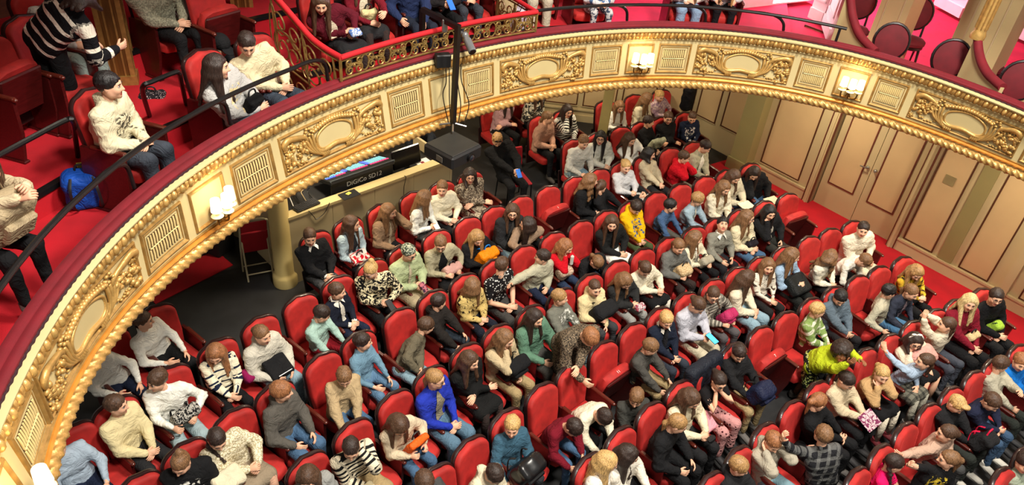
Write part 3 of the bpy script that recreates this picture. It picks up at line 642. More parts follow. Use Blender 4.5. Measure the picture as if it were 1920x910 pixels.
# ---- clothing materials
def cloth(col, pat=None, col2=None, rough=.9, scale=1.0):
    key = ('cloth', tuple(col), pat, tuple(col2) if col2 is not None else None, scale)
    if key in MATS: return MATS[key]
    m, n, l, b = new_mat('cloth_' + (pat or 'plain')); c = lin(col); b.inputs['Roughness'].default_value = rough; b.inputs['Specular IOR Level'].default_value = .2
    tc = n.new('ShaderNodeTexCoord'); nz = n.new('ShaderNodeTexNoise'); nz.inputs['Scale'].default_value = 14; nz.inputs['Detail'].default_value = 5; l.new(tc.outputs['Object'], nz.inputs['Vector'])
    mx = n.new('ShaderNodeMix'); mx.data_type = 'RGBA'; mx.inputs[6].default_value = (*[v * .80 for v in c], 1); mx.inputs[7].default_value = (*[min(1, v * 1.15) for v in c], 1); l.new(nz.outputs[0], mx.inputs[0]); col_out = mx.outputs[2]
    def mixin(fac):
        nonlocal col_out
        m2 = n.new('ShaderNodeMix'); m2.data_type = 'RGBA'; l.new(fac, m2.inputs[0]); l.new(col_out, m2.inputs[6]); m2.inputs[7].default_value = (*lin(col2), 1); col_out = m2.outputs[2]
    def math_(op, a, v=None):
        k = n.new('ShaderNodeMath'); k.operation = op
        l.new(a, k.inputs[0]) if not isinstance(a, float) else setattr(k.inputs[0], 'default_value', a)
        if v is not None: (l.new(v, k.inputs[1]) if not isinstance(v, float) else setattr(k.inputs[1], 'default_value', v))
        return k.outputs[0]
    if pat in ('stripe', 'pinstripe', 'plaid', 'bigstripe'):
        at_ = n.new('ShaderNodeAttribute'); at_.attribute_name = 'band'
        fr = {'stripe': 24.0, 'pinstripe': 15.0, 'plaid': 13.0, 'bigstripe': 8.0}[pat] * scale; w = {'stripe': .45, 'pinstripe': .24, 'plaid': .36, 'bigstripe': .30}[pat]
        f = math_('LESS_THAN', math_('FRACT', math_('MULTIPLY', at_.outputs['Fac'], fr)), w)
        if pat == 'plaid':
            sx = n.new('ShaderNodeSeparateXYZ'); l.new(tc.outputs['Object'], sx.inputs[0]); g = math_('LESS_THAN', math_('FRACT', math_('MULTIPLY', sx.outputs[0], fr)), w)
            f = math_('MULTIPLY', math_('ADD', f, g), .62)
        mixin(f)
    elif pat in ('print', 'camo', 'dots', 'knit', 'floral', 'graphic', 'tweed'):
        if pat in ('dots', 'floral'):
            v = n.new('ShaderNodeTexVoronoi'); v.inputs['Scale'].default_value = {'dots': 24, 'floral': 30}[pat] * scale; l.new(tc.outputs['Object'], v.inputs['Vector']); mixin(math_('LESS_THAN', v.outputs['Distance'], .30 if pat == 'dots' else .42))
        elif pat == 'knit':
            v = n.new('ShaderNodeTexVoronoi'); v.inputs['Scale'].default_value = 60 * scale; l.new(tc.outputs['Object'], v.inputs['Vector']); mixin(math_('GREATER_THAN', v.outputs['Distance'], .55))
        else:
            z = n.new('ShaderNodeTexNoise'); z.inputs['Scale'].default_value = {'print': 13, 'camo': 16, 'graphic': 24, 'tweed': 70}[pat] * scale; z.inputs['Distortion'].default_value = 2.0 if pat == 'print' else .6; z.inputs['Detail'].default_value = 2; l.new(tc.outputs['Object'], z.inputs['Vector'])
            f = math_('GREATER_THAN', z.outputs[0], {'print': .5, 'camo': .60, 'graphic': .52, 'tweed': .5}[pat])
            if pat == 'graphic':                   # a print on the chest only
                at_ = n.new('ShaderNodeAttribute'); at_.attribute_name = 'chest'; f = math_('MULTIPLY', f, at_.outputs['Fac'])
            mixin(f)
    l.new(col_out, b.inputs['Base Color'])
    nb = n.new('ShaderNodeTexNoise'); nb.inputs['Scale'].default_value = 90 if pat != 'knit' else 40; l.new(tc.outputs['Object'], nb.inputs['Vector'])
    bp = n.new('ShaderNodeBump'); bp.inputs['Strength'].default_value = .35; bp.inputs['Distance'].default_value = .006; l.new(nb.outputs[0], bp.inputs['Height'])
    nw = n.new('ShaderNodeTexNoise'); nw.inputs['Scale'].default_value = 6.5; nw.inputs['Detail'].default_value = 2; nw.inputs['Distortion'].default_value = 2.2; l.new(tc.outputs['Object'], nw.inputs['Vector'])
    rg = n.new('ShaderNodeMath'); rg.operation = 'PINGPONG'; rg.inputs[1].default_value = .16; l.new(nw.outputs[0], rg.inputs[0])
    b2 = n.new('ShaderNodeBump'); b2.inputs['Strength'].default_value = .6; b2.inputs['Distance'].default_value = .055; l.new(rg.outputs[0], b2.inputs['Height']); l.new(bp.outputs[0], b2.inputs['Normal']); l.new(b2.outputs[0], b.inputs['Normal'])
    MATS[key] = m; return m
def hair_mat(col):
    key = ('hairm', tuple(col))
    if key in MATS: return MATS[key]
    m, n, l, b = new_mat('hair'); c = lin(col); tc = n.new('ShaderNodeTexCoord'); mp = n.new('ShaderNodeMapping'); mp.inputs['Scale'].default_value = (130, 130, 14); l.new(tc.outputs['Object'], mp.inputs[0])
    nz = n.new('ShaderNodeTexNoise'); nz.inputs['Scale'].default_value = 1.0; nz.inputs['Detail'].default_value = 3; nz.inputs['Distortion'].default_value = .8; l.new(mp.outputs[0], nz.inputs['Vector'])
    rp = n.new('ShaderNodeValToRGB'); e = rp.color_ramp.elements; e[0].position = .32; e[1].position = .72; e[0].color = (*[v * .42 for v in c], 1); e[1].color = (*[min(1, v * 1.75 + .006) for v in c], 1)
    l.new(nz.outputs[0], rp.inputs[0]); l.new(rp.outputs[0], b.inputs['Base Color']); b.inputs['Roughness'].default_value = .42; b.inputs['Specular IOR Level'].default_value = .45
    bp = n.new('ShaderNodeBump'); bp.inputs['Strength'].default_value = .8; bp.inputs['Distance'].default_value = .006; l.new(nz.outputs[0], bp.inputs['Height']); l.new(bp.outputs[0], b.inputs['Normal'])
    MATS[key] = m; return m
def skin_mat(col): return mat('skin', col, .55, var=.06, scale=10, spec=.3)
SKIN = {'fair': (230, 178, 146), 'pale': (238, 194, 166), 'tan': (206, 150, 116), 'brown': (146, 94, 62)}
lip_m = mat('lips', (190, 96, 88), .4); eye_w = mat('eye_white', (228, 222, 214), .3); eye_d = mat('eye_iris', (40, 30, 26), .2)
glass_m = mat('glasses_frame_dark', (30, 26, 26), .3)
HC = dict(black=(24, 20, 20), dark=(46, 32, 26), brown=(78, 54, 38), lbrown=(122, 88, 58), blond=(196, 158, 100), dblond=(160, 122, 76), ginger=(146, 96, 60), grey=(140, 130, 120))
def rotz(a): c, s = math.cos(a), math.sin(a); return np.array([[c, -s, 0], [s, c, 0], [0, 0, 1]])
def rotx(a): c, s = math.cos(a), math.sin(a); return np.array([[1, 0, 0], [0, c, -s], [0, s, c]])
def roty(a): c, s = math.cos(a), math.sin(a); return np.array([[c, 0, s], [0, 1, 0], [-s, 0, c]])
def unit(v): v = np.asarray(v, float); return v / (np.linalg.norm(v) + 1e-12)
def ik(S, T, a, b, pole):
    S, T = np.array(S, float), np.array(T, float); d = np.linalg.norm(T - S); u = (T - S) / (d + 1e-9)
    if d > (a + b) * .995: T = S + u * (a + b) * .995; d = (a + b) * .995
    x = (a * a - b * b + d * d) / (2 * d); hgt = math.sqrt(max(a * a - x * x, 0)); w = np.array(pole, float); w = w - u * (w @ u); w = unit(w)
    return S + u * x + w * hgt, T
def tubeQ(q, path, rad, mi=0, n=8):
    m = MB(); m.tube(path, rad, n); q.addmb(m, mi)
SIZES = dict(k=.86, m=.92, t=.98, a=1.05)
# ---- one person. Works in the frame of the seat: +Y ahead, +X to the person's right
def person(head_px, seat=None, size='k', gaze=None, pitch=12, hair='short', hc='brown', top=('sweater', (200, 190, 170)), bot=('trousers', (30, 30, 34)),
           pose='lap', desc='', cat='person', skin='fair', glasses=False, RH=None, LH=None, df=None, dl=None, sit=True, root=None, rootz=0.0, ang=None, tyaw=None,
           knees=.11, shoes=(34, 32, 34), roll=0, extra=(), label=None, group=None, lookup=None, hands=None, sleeve=1.0, legs_skin=None, Lk=1.0, feet=True, seat_h=.44, stand=False, hem=None, inner=None, iw=.05):
    s = SIZES[size]; L = .645 * s * Lk
    if seat is not None: st = SEATS[seat]; base = st['c']; a0 = st['a']; zf = st['z']
    else: base = np.array([root[0], root[1], rootz]); a0 = math.radians(ang); zf = rootz
    Rz = rotz(a0 - math.pi / 2)
    loc = lambda p: (np.asarray(p, float) - np.array([base[0], base[1], zf])) @ Rz          # world -> seat frame
    cp = loc(CAMP); rd = ray(*head_px) @ Rz; rd = unit(rd)
    hipz = (seat_h + .085) if not stand else .86 * s
    best = None
    for fy in ((0, .06, .12, .18, .24) if df is None else (df,)):
        for fx in ((-.12, -.06, 0, .06, .12) if dl is None else (dl,)):
            P = np.array([fx, -.06 + fy, hipz]); oc = P - cp; tm = oc @ rd; d2 = oc @ oc - tm * tm; pen = 0
            if d2 > L * L: t_ = tm; pen = 20 + 200 * (math.sqrt(d2) - L); Hs = [cp + rd * t_]
            else: e_ = math.sqrt(L * L - d2); Hs = [cp + rd * (tm - e_), cp + rd * (tm + e_)]
            for Hc in Hs:
                v = (Hc - P); dev = v / np.linalg.norm(v); fl = math.degrees(math.atan2(dev[1], dev[2])); sl = math.degrees(math.atan2(dev[0], dev[2])); up_ = dev[2]
                cost = abs(fl - 8) * (1.0 if fl > -8 else 3) + abs(sl) * .8 + 30 * abs(fx) + 34 * fy + pen + (200 if up_ < .1 else 0)
                if best is None or cost < best[0]: best = (cost, P, Hc)
    _, P, Hc = best
    if np.linalg.norm(Hc - P) > L * 1.15: P = Hc - unit(Hc - P) * L
    spine = unit(Hc - P)
    # head turn
    gl = math.degrees(a0) if gaze is None else gaze
    hy = ((gl - math.degrees(a0) + 180) % 360) - 180
    ty = math.radians(np.clip(hy * .35, -35, 35) if tyaw is None else tyaw)
    RH_ = rotz(math.radians(hy)) @ rotx(-math.radians(pitch)) @ roty(math.radians(roll)); hs = .89 if size in 'km' else .92
    hup = RH_ @ np.array([0, 0, 1.0]); hf = RH_ @ np.array([0, 1.0, 0])
    tf = rotz(ty) @ np.array([0, 1.0, 0]); tr = rotz(ty) @ np.array([1.0, 0, 0])             # torso forward / right
    tr = unit(tr - spine * (tr @ spine)); tf = np.cross(spine, tr); tf = tf if tf @ np.array([0, 1, 0]) > -2 else tf
    N = Hc - hup * .085 * hs - spine * .075 * s - hf * .018                                   # base of the neck
    mid = (P + N) / 2 - tf * .035
    chest = N - unit(N - mid) * .15 * s; sh = N - unit(N - mid) * .055 * s; hw = .165 * s if size != 'a' else .172 * s
    hipr = rotz(ty * .3) @ np.array([1.0, 0, 0])
    Sh = {-1: sh - tr * hw, 1: sh + tr * hw}; hip = {q: P + hipr * q * .082 * s for q in (-1, 1)}
    lift = .045
    if stand:
        kn = {q: np.array([P[0] + q * .09, P[1] + .04, .46 * s]) for q in (-1, 1)}; ft = {q: np.array([P[0] + q * .10, P[1] - .02, .06]) for q in (-1, 1)}
    else:
        kf = rotz(ty * .3) @ np.array([0, 1.0, 0]); kn = {q: P + kf * .395 * s + hipr * q * knees + np.array([0, 0, lift * .5]) for q in (-1, 1)}
        ft = {q: np.array([kn[q][0] * 1.0, kn[q][1] + .03, .065]) for q in (-1, 1)}
        for q in (-1, 1):
            dd = ft[q] - kn[q]; dl_ = np.linalg.norm(dd); ft[q] = kn[q] + dd * min(1, .43 * s / dl_)
    la, lb = .265 * s, .235 * s
    bel = P + np.array([0, .0, 0])
    def TG(x, y, z): return bel + hipr * x * s + np.array([-hipr[1], hipr[0], 0]) * y * s + np.array([0, 0, z * s])
    chin = lambda q: Hc + hf * .085 - hup * .105 + tr * q * .03
    cheek = lambda q: Hc + hf * .05 - hup * .06 + tr * q * .085
    po = {'lap': (TG(-.045, .27, .125), TG(.04, .29, .135)), 'thigh': (TG(-.12, .30, .125), TG(.12, .30, .125)), 'fold': (TG(.11, .20, .20), TG(-.10, .215, .18)),
          'phone': (TG(-.055, .28, .21), TG(.055, .28, .22)), 'wide': (TG(-.16, .24, .13), TG(.16, .26, .13)), 'rest': (TG(-.05, .27, .13), TG(.27, .24, .12)), 'restL': (TG(-.27, .24, .12), TG(.05, .27, .13)),
          'bag': (TG(-.13, .27, .22), TG(.12, .29, .21)), 'chin': (TG(-.05, .27, .13), chin(1)), 'chinL': (chin(-1), TG(.05, .27, .13)), 'face2': (cheek(-1), cheek(1)), 'chin2': (chin(-1), chin(1)), 'cheekL': (cheek(-1), TG(.05, .27, .13)), 'cheek': (TG(-.05, .27, .13), cheek(1)),
          'hang': (Sh[-1] + np.array([-.05, .05, -.46 * s]), Sh[1] + np.array([.05, .05, -.46 * s])), 'forward': (TG(-.12, .42, .10), TG(.12, .44, .08)), 'down': (N + np.array([-.12, .20, -.40 * s]), N + np.array([.12, .22, -.40 * s]))}[pose]
    tgt = {-1: np.array(po[0]), 1: np.array(po[1])}
    for q, px in ((-1, LH), (1, RH)):
        if px is not None:
            dd = unit(ray(*px[:2]) @ Rz); reach = (la + lb) * (px[2] if len(px) > 2 else .9); oc = Sh[q] - cp; tm = oc @ dd; d2 = oc @ oc - tm * tm
            tt = tm - math.sqrt(max(reach * reach - d2, 0)); tgt[q] = cp + dd * tt
    El, Wr = {}, {}
    for q in (-1, 1):
        pole = -tf * .45 + tr * q * .75 - spine * .75
        if np.linalg.norm(tgt[q] - Hc) < .22: pole = tf * 1.0 + tr * q * .30 - spine * .6
        W0 = tgt[q]; El[q], Wr[q] = ik(Sh[q], W0, la, lb, pole)
    # ---- body mesh: head, neck, arms, hands, legs as one skin
    g = QM(); g.add(HEAD[0] * hs @ RH_.T + Hc, HEAD[1], HEAD[2])
    tubeQ(g, [Hc - hup * .03 - hf * .02, N + unit(Hc - N) * .03, N, sh - tf * .0, chest, mid, P + np.array([0, 0, .02]), P - np.array([0, 0, .02])], [.050, .048 * s, .052 * s, .050 * s, .04 * s, .05 * s, .06 * s, .06 * s], 0, 10)
    hk = hands or ('grip' if pose in ('phone', 'bag', 'chin', 'chinL', 'chin2', 'cheek', 'cheekL') else 'relax')
    for q in (-1, 1):
        fa = unit(Wr[q] - El[q]); inw = unit(-tr * q + np.array([0, 0, -.55])) if pose not in ('chin', 'chinL', 'chin2', 'face2', 'cheek', 'cheekL') else unit(-hf + np.array([0, 0, .2]))
        up_h = -inw; Fm = frame(fa * .8 + (np.array([-tr[0] * q * .5, -tr[1] * q * .5, 0]) if pose in ('lap', 'fold', 'phone') else 0), up_h)
        hv = HAND_V[hk].copy() * (.88 * s + .08); hv[:, 0] *= (-1 if q == 1 else 1); mbh = MB(); mbh.v = [hv]; mbh.f = HANDS[hk].f if q == -1 else [f[::-1] for f in HANDS[hk].f]; mbh.n = len(hv)
        g.addmb(mbh, 0, (Fm, Wr[q]))
        am = 1.0 if sleeve < .6 else .72
        tubeQ(g, [Sh[q] + (chest - Sh[q]) * .3, Sh[q], (Sh[q] + El[q]) / 2, El[q], (El[q] * .6 + Wr[q] * .4), Wr[q], Wr[q] + Fm[:, 1] * .01], np.array([.04, .042, .042, .036, .034, .024 / am, .022 / am]) * s * am, 0, 8)
        if feet: tubeQ(g, [P + (hip[q] - P) * .6, hip[q], kn[q] * .5 + hip[q] * .5, kn[q], kn[q] * .6 + ft[q] * .4, ft[q] * .93 + kn[q] * .07], np.array([.08, .078, .066, .052, .050, .036]) * s * (1.0 if bot[0] == 'skirt' or not bot[0] else .62), 5 if legs_skin else 0, 8)
    sk = skin_mat(SKIN[skin]); hm = hair_mat(HC[hc] if isinstance(hc, str) else hc); brow = mat('eyebrows', (84, 62, 46) if hc in ('blond', 'dblond', 'ginger', 'lbrown') else (38, 28, 24), .7)
    V, Q, mi = g.out()
    rt = thing('person', label or desc, cat, (base[0], base[1], zf), a0 - math.pi / 2, group)
    link('body', quad_mesh('body', V, Q, [sk, lip_m, eye_w, eye_d, brow, cloth(legs_skin) if legs_skin else sk], mi), rt)
    # ---- top
    tk, tcol = top[0], top[1]; tpat = top[2] if len(top) > 2 else None; tc2 = top[3] if len(top) > 3 else None; tscale = top[4] if len(top) > 4 else 1.0
    thick = dict(sweater=.010, hoodie=.016, shirt=.003, jacket=.014, blouse=.006, tee=.0, blazer=.008, dress=.006, turtleneck=.012, vest=.008).get(tk, .008)
    seedv = RNG.uniform(0, 6, 3); low = P + np.array([0, 0, -.03]) + spine * .0; waist = P * .55 + mid * .45
    B1 = lambda p, c, w, r: rc(p, c - tr * w * s, c + tr * w * s, r * s + thick, r * s + thick)
    slv = sleeve; bulk = .010 if tk in ('hoodie', 'jacket', 'blouse', 'sweater') else 0
    def elbow_cut(q): return Sh[q] + (El[q] - Sh[q]) * min(1, slv * 2)
    def top_fn(p):
        d = B1(p, low + np.array([0, 0, .02]), .075, .098); d = smin(d, B1(p, waist, .068, .088), .09); d = smin(d, B1(p, mid + tf * .01, .075, .092), .09); d = smin(d, B1(p, chest + tf * .012, .088, .092), .08)
        d = smin(d, B1(p, sh, hw / s - .035, .048), .07); d = smin(d, rc(p, sh, N + tf * .0, .07 * s, .052 * s), .04)
        for q in (-1, 1):
            e2 = elbow_cut(q); dA = rc(p, Sh[q], e2, .053 * s + thick, .045 * s + thick + bulk * .5)
            if slv > .6: dA = smin(dA, rc(p, El[q], Wr[q] - unit(Wr[q] - El[q]) * .015, .043 * s + thick + bulk, .030 * s + thick * .8 + bulk * .3), .02)
            d = smin(d, dA, .035)
        if tk == 'hoodie':
            hb = N - tf * .055 + spine * .01; d = smin(d, rc(p, hb - tr * .075 + tf * .05, hb - tf * .015, .030, .040), .03); d = smin(d, rc(p, hb + tr * .075 + tf * .05, hb - tf * .015, .030, .040), .03); d = smin(d, rc(p, hb - tf * .02, hb - tf * .04 - spine * .10, .045, .02), .04)
        if tk == 'turtleneck': d = smin(d, rc(p, N, N + unit(Hc - N) * .05, .060, .058), .015)
        if tk in ('shirt', 'blazer', 'jacket'):
            for q in (-1, 1): d = smin(d, rc(p, N - tf * .05 + tr * q * .03 + spine * .022, N + tf * .055 + tr * q * .022 - spine * .01, .017, .012), .012)
        f = seedv; x = p @ np.array([tr, tf, spine], np.float32).T
        d = d + (.0062 if tk != 'tee' else .004) * (np.sin(x[:, 2] * 46 + 9 * x[:, 0] + f[0] + 3 * np.sin(x[:, 1] * 20)) * np.sin(x[:, 1] * 31 + 21 * x[:, 0] + f[1]) + .6 * np.sin(x[:, 2] * 80 - 40 * x[:, 0] * np.sign(x[:, 0]) + f[2]))
        # folds gathering at the elbow and the waist
        fe = sum(np.exp(-(((p - El[q]) ** 2).sum(-1)) / .007) for q in (-1, 1)); d = d + .006 * fe * np.sin(x[:, 2] * 120 + x[:, 0] * 60 + f[2]); wv = np.exp(-((x[:, 2] - (P @ spine) - .07) / .07) ** 2); d = d + .007 * wv * np.abs(np.sin(x[:, 2] * 60 + 3 * np.sin(x[:, 0] * 25 + f[0])))
        return d
    allp = np.array([P, N, *Sh.values(), *El.values(), *Wr.values(), low]); lo = allp.min(0) - .17; hi = allp.max(0) + .17
    V, Q = nets(top_fn, lo, hi, .0225)
    # band = distance along the torso or the sleeve; chest = front patch for prints
    Vf = V.astype(np.float32); dt = rc(Vf, low, N, .12, .10); band = (V - P) @ spine + .5
    for q in (-1, 1):
        d1 = rc(Vf, Sh[q] + unit(El[q] - Sh[q]) * .06, El[q], .05, .045); d2 = rc(Vf, El[q], Wr[q], .045, .035)
        band = np.where(d1 < np.minimum(dt, d2) - .0, np.linalg.norm(V - Sh[q], axis=1) + .3, band); band = np.where(d2 < np.minimum(dt, d1), np.linalg.norm(V - El[q], axis=1) + .3 + la, band)
    me = quad_mesh(tk, V, Q, [cloth(tcol, tpat, tc2, scale=tscale)], None, band)
    x = (V - mid - tf * .06) ; ch = ((x @ tf > .02) & (np.abs(x @ tr) < .10) & (np.abs((V - (mid * .4 + chest * .6)) @ spine) < .085)).astype(np.float32)
    if tpat == 'graphic': a_ = me.attributes.new('chest', 'FLOAT', 'POINT'); a_.data.foreach_set('value', ch)
    link(tk, me, rt)
    if inner is not None:
        rows_ = []
        for fr in np.linspace(.02, .80, 9):
            c0 = N * (1 - fr) + P * fr; c0 = c0 + tf * .0; wdt = iw * (.35 + .9 * min(fr * 3, 1)) * (1.15 if fr < .5 else 1.0)
            for w_ in (-1, -.5, 0, .5, 1):
                d_ = unit(tf + tr * w_ * wdt / .11); lo_, hi_ = .01, .30
                tt = np.linspace(lo_, hi_, 30); dd = top_fn((c0 + d_ * tt[:, None]).astype(np.float32)); ins = np.nonzero(dd < 0)[0]; t0_ = tt[ins[-1]] if len(ins) else .08
                # last inside sample of the first solid run, then refine
                run = ins[:1]; 
                for kk in range(1, len(ins)):
                    if ins[kk] != ins[kk - 1] + 1: break
                    run = ins[:kk + 1]
                t0_ = tt[run[-1]] if len(run) else .09
                rows_.append(c0 + d_ * (t0_ + .014))
        m = MB(); m.add(np.array(rows_), [(i * 5 + j, i * 5 + j + 1, (i + 1) * 5 + j + 1, (i + 1) * 5 + j) for i in range(8) for j in range(4)]); m.build('shirt_front', cloth(inner), rt)
    # ---- bottoms and shoes
    bk, bcol = bot[0], bot[1]; bpat = bot[2] if len(bot) > 2 else None; bc2 = bot[3] if len(bot) > 3 else None
    if bk:
        wl_ = .012 if bk == 'wide_trousers' else 0
        def bot_fn(p):
            d = rc(p, hip[-1] + np.array([0, 0, .01]), hip[1] + np.array([0, 0, .01]), .100 * s, .100 * s)
            if bk == 'skirt':
                for q in (-1, 1): d = smin(d, rc(p, hip[q], hip[q] * .15 + kn[q] * .85, .085 * s, .082 * s), .10)
                d = smin(d, rc(p, kn[-1] * .8 + hip[-1] * .2, kn[1] * .8 + hip[1] * .2, .062 * s, .062 * s), .08)
            else:
                for q in (-1, 1):
                    l1 = rc(p, hip[q], kn[q], .086 * s, .062 * s + wl_); l1 = smin(l1, rc(p, kn[q], ft[q] + (kn[q] - ft[q]) * .12, .058 * s + wl_, .042 * s + wl_ * 1.6), .03); d = smin(d, l1, .03)
            f = seedv; return d + .004 * np.sin(p[:, 1] * 42 + 20 * p[:, 0] + f[1]) * np.sin(p[:, 2] * 50 + 31 * p[:, 0] + f[0])
        pts = np.array([*hip.values(), *kn.values()] + ([] if bk == 'skirt' else list(ft.values())))
        V, Q = nets(bot_fn, pts.min(0) - .13, pts.max(0) + .13, .025)
        me = quad_mesh(bk, V, Q, [cloth(bcol, bpat, bc2)], None, (V - P)[:, 1]); link(bk, me, rt)
    if feet:
        for q in (-1, 1):
            m = MB(); fd = rotz(ty * .3 - q * .12) @ np.array([0, 1., 0]); c = ft[q] * [1, 1, 0] + [0, 0, max(ft[q][2] - .055, .0)]
            z0 = c[2]; base_ = np.array([c[0], c[1], z0])
            m.tube([base_ + fd * -.05 + [0, 0, .04], base_ + fd * -.02 + [0, 0, .048], base_ + fd * .06 + [0, 0, .042], base_ + fd * .14 + [0, 0, .032], base_ + fd * .175 + [0, 0, .026]], [.028, .042, .042, .040, .018], 9, flat=.92, up=(0, 0, 1))
            m.tube([base_ + fd * -.02 + [0, 0, .05], base_ + fd * -.02 + [0, 0, .10]], [.040, .040], 8)
            m.build('shoe', mat('shoe_leather', shoes if shoes != (34, 32, 34) else [(34, 32, 34), (34, 32, 34), (28, 28, 30), (190, 186, 176), (96, 92, 88), (50, 44, 40)][int(seedv[0] * 100) % 6], .7), rt)
    # ---- hair
    def hfn_factory(style):
        Hi = RH_.T
        outw = lambda v: v
        strands = []
        def HP(x, y, z): return Hc + RH_ @ (np.array([x, y, z]) * hs)
        g_ = np.array([0, 0, -1.0])
        if style in ('long', 'bob', 'wavy', 'half', 'vlong'):
            ln = {'long': .26, 'bob': .07, 'wavy': .25, 'half': .25, 'vlong': .34}[style] * (.9 + .1 * s)
            for k, aa in enumerate((62, 88, 112, 138, 165, -165, -138, -112, -88, -62)):
                ar = math.radians(aa); h0 = HP(.080 * math.sin(ar), .092 * math.cos(ar) - .014, .03); h1 = HP(.086 * math.sin(ar), .094 * math.cos(ar) - .016, -.075)
                o = RH_ @ np.array([math.sin(ar), math.cos(ar), 0]); o[2] = 0; side = abs(aa) < 100
                h2 = h1 + g_ * ln * (.85 + .15 * math.sin(k * 2.3)) + (o * .015 if side else o * .03)
                # keep the strand outside the torso
                w = (h2 - chest); fwd = w @ tf; lim = .115 * s + thick
                if side: h2 = h2 + tf * max(0, lim - fwd) * (1 if hf @ tf > -.2 else -1)
                else: h2 = h2 - tf * max(0, lim + fwd) * (.8)
                strands.append((h0, h1, h2, .030, .034, .016))
            if style == 'half': pass
        if style == 'pony': strands += [(HP(0, -.09, .04), HP(0, -.135, .0), HP(0, -.125, -.03) + g_ * .17, .026, .032, .012)]
        if style == 'ponylow': strands += [(HP(0, -.085, -.03), HP(0, -.105, -.08), HP(0, -.10, -.09) + g_ * .15, .03, .03, .012)]
        if style == 'braid': strands += [(HP(.05, -.06, -.05), HP(.085, .01, -.12), chest + tr * .07 + tf * .135 * s, .03, .024, .014)]
        if style == 'braids':
            for q in (-1, 1): strands += [(HP(q * .06, -.05, -.05), HP(q * .09, .0, -.11), chest + tr * q * .08 + tf * .125 * s, .024, .02, .012)]
        if style == 'bun': strands += [(HP(0, -.075, .095), HP(0, -.08, .115), HP(0, -.085, .125), .034, .036, .03)]
        if style == 'bunlow': strands += [(HP(0, -.11, .0), HP(0, -.115, .0), HP(0, -.12, -.01), .034, .036, .03)]
        if style == 'quiff': strands += [(HP(-.03, .07, .10), HP(0, .075, .115), HP(.04, .06, .105), .022, .028, .02)]
        r0 = {'buzz': .004, 'short': .015, 'quiff': .011, 'curly': .022, 'afro': .055, 'bowl': .016}.get(style, .011)
        curly = style in ('curly', 'afro', 'wavy')
        def fn(p):
            x = ((p - Hc.astype(np.float32)) @ RH_.astype(np.float32)) / hs
            d = ell_sdf(x, (0, -.016, .032), (.078 + r0, .098 + r0, .088 + r0))
            if style == 'afro': d = smin(d, ell_sdf(x, (0, -.04, -.01), (.125, .10, .12)), .04)
            # hairline: open the face
            fz = {'buzz': .062, 'short': .055, 'bowl': .042, 'curly': .045, 'afro': .06}.get(style, .068)
            face = ell_sdf(x, (0, .112, fz - .112), (.073 if style not in ('bowl',) else .068, .088, .112)); d = smax(d, -face, .012)
            nape = {'long': -.09, 'wavy': -.09, 'vlong': -.09, 'half': -.09, 'bob': -.10, 'afro': -.14}.get(style, -.055)
            d = smax(d, nape - x[:, 2] + .55 * np.maximum(x[:, 1] + .02, 0), .015)
            d = smax(d, (-.02 - x[:, 2]) * .9 + .9 * (x[:, 1] - .012), .015) if style in ('short', 'buzz', 'quiff', 'bun', 'bunlow', 'pony', 'ponylow', 'braid', 'braids') else d
            az = np.arctan2(x[:, 0], -x[:, 1] + .02)
            if curly: d = d + (.008 if style != 'afro' else .012) * np.sin(p[:, 0] * 95 + seedv[0]) * np.sin(p[:, 1] * 90 + seedv[1]) * np.sin(p[:, 2] * 85)
            else: d = d + .0022 * np.sin(az * 22 + x[:, 2] * 25 + seedv[0]) + .0025 * np.sin(az * 9 + seedv[1])
            if style in ('short', 'bowl', 'quiff'): d = d + .0045 * np.sin(az * 11 + seedv[2] + 2 * np.sin(x[:, 2] * 60)) * np.sin(x[:, 1] * 70 + x[:, 2] * 55 + seedv[0])
            for (h0, h1, h2, ra, rb, rr) in strands:
                e = smin(rc(p, h0, h1, ra, rb), rc(p, h1, h2, rb, rr), .02)
                if style in ('braid', 'braids'): e = e + .005 * np.sin(p[:, 2] * 150)
                if style == 'wavy': e = e + .007 * np.sin(p[:, 2] * 55 + p[:, 0] * 30)
                d = smin(d, e, .016)
            return d
        pts = np.array([Hc - .13, Hc + .13] + [h for st_ in strands for h in st_[:3]]); return fn, pts.min(0) - .05, pts.max(0) + .05
    if hair:
        fn, lo, hi = hfn_factory(hair); V, Q = nets(fn, lo, hi, .0125 if hair in ('short', 'buzz', 'quiff', 'bowl') else .0145)
        link('hair', quad_mesh('hair', V, Q, [hm]), rt)
    if glasses:
        m = MB()
        for q in (-1, 1):
            c = np.array([q * .032, .104, .006]); m.tube([Hc + RH_ @ (hs * (c + np.array([.023 * math.cos(a), -.004 * abs(math.cos(a)) , .019 * math.sin(a)]))) for a in np.arange(12) * math.pi / 6], .0026, 5, closed=True, up=hf)
            m.tube([Hc + RH_ @ (hs * np.array([q * .055, .098, .010])), Hc + RH_ @ (hs * np.array([q * .080, .0, .006]))], .0022, 5)
        m.tube([Hc + RH_ @ (hs * np.array([-.010, .106, .010])), Hc + RH_ @ (hs * np.array([.010, .106, .010]))], .0024, 5); m.build('glasses', glass_m, rt)
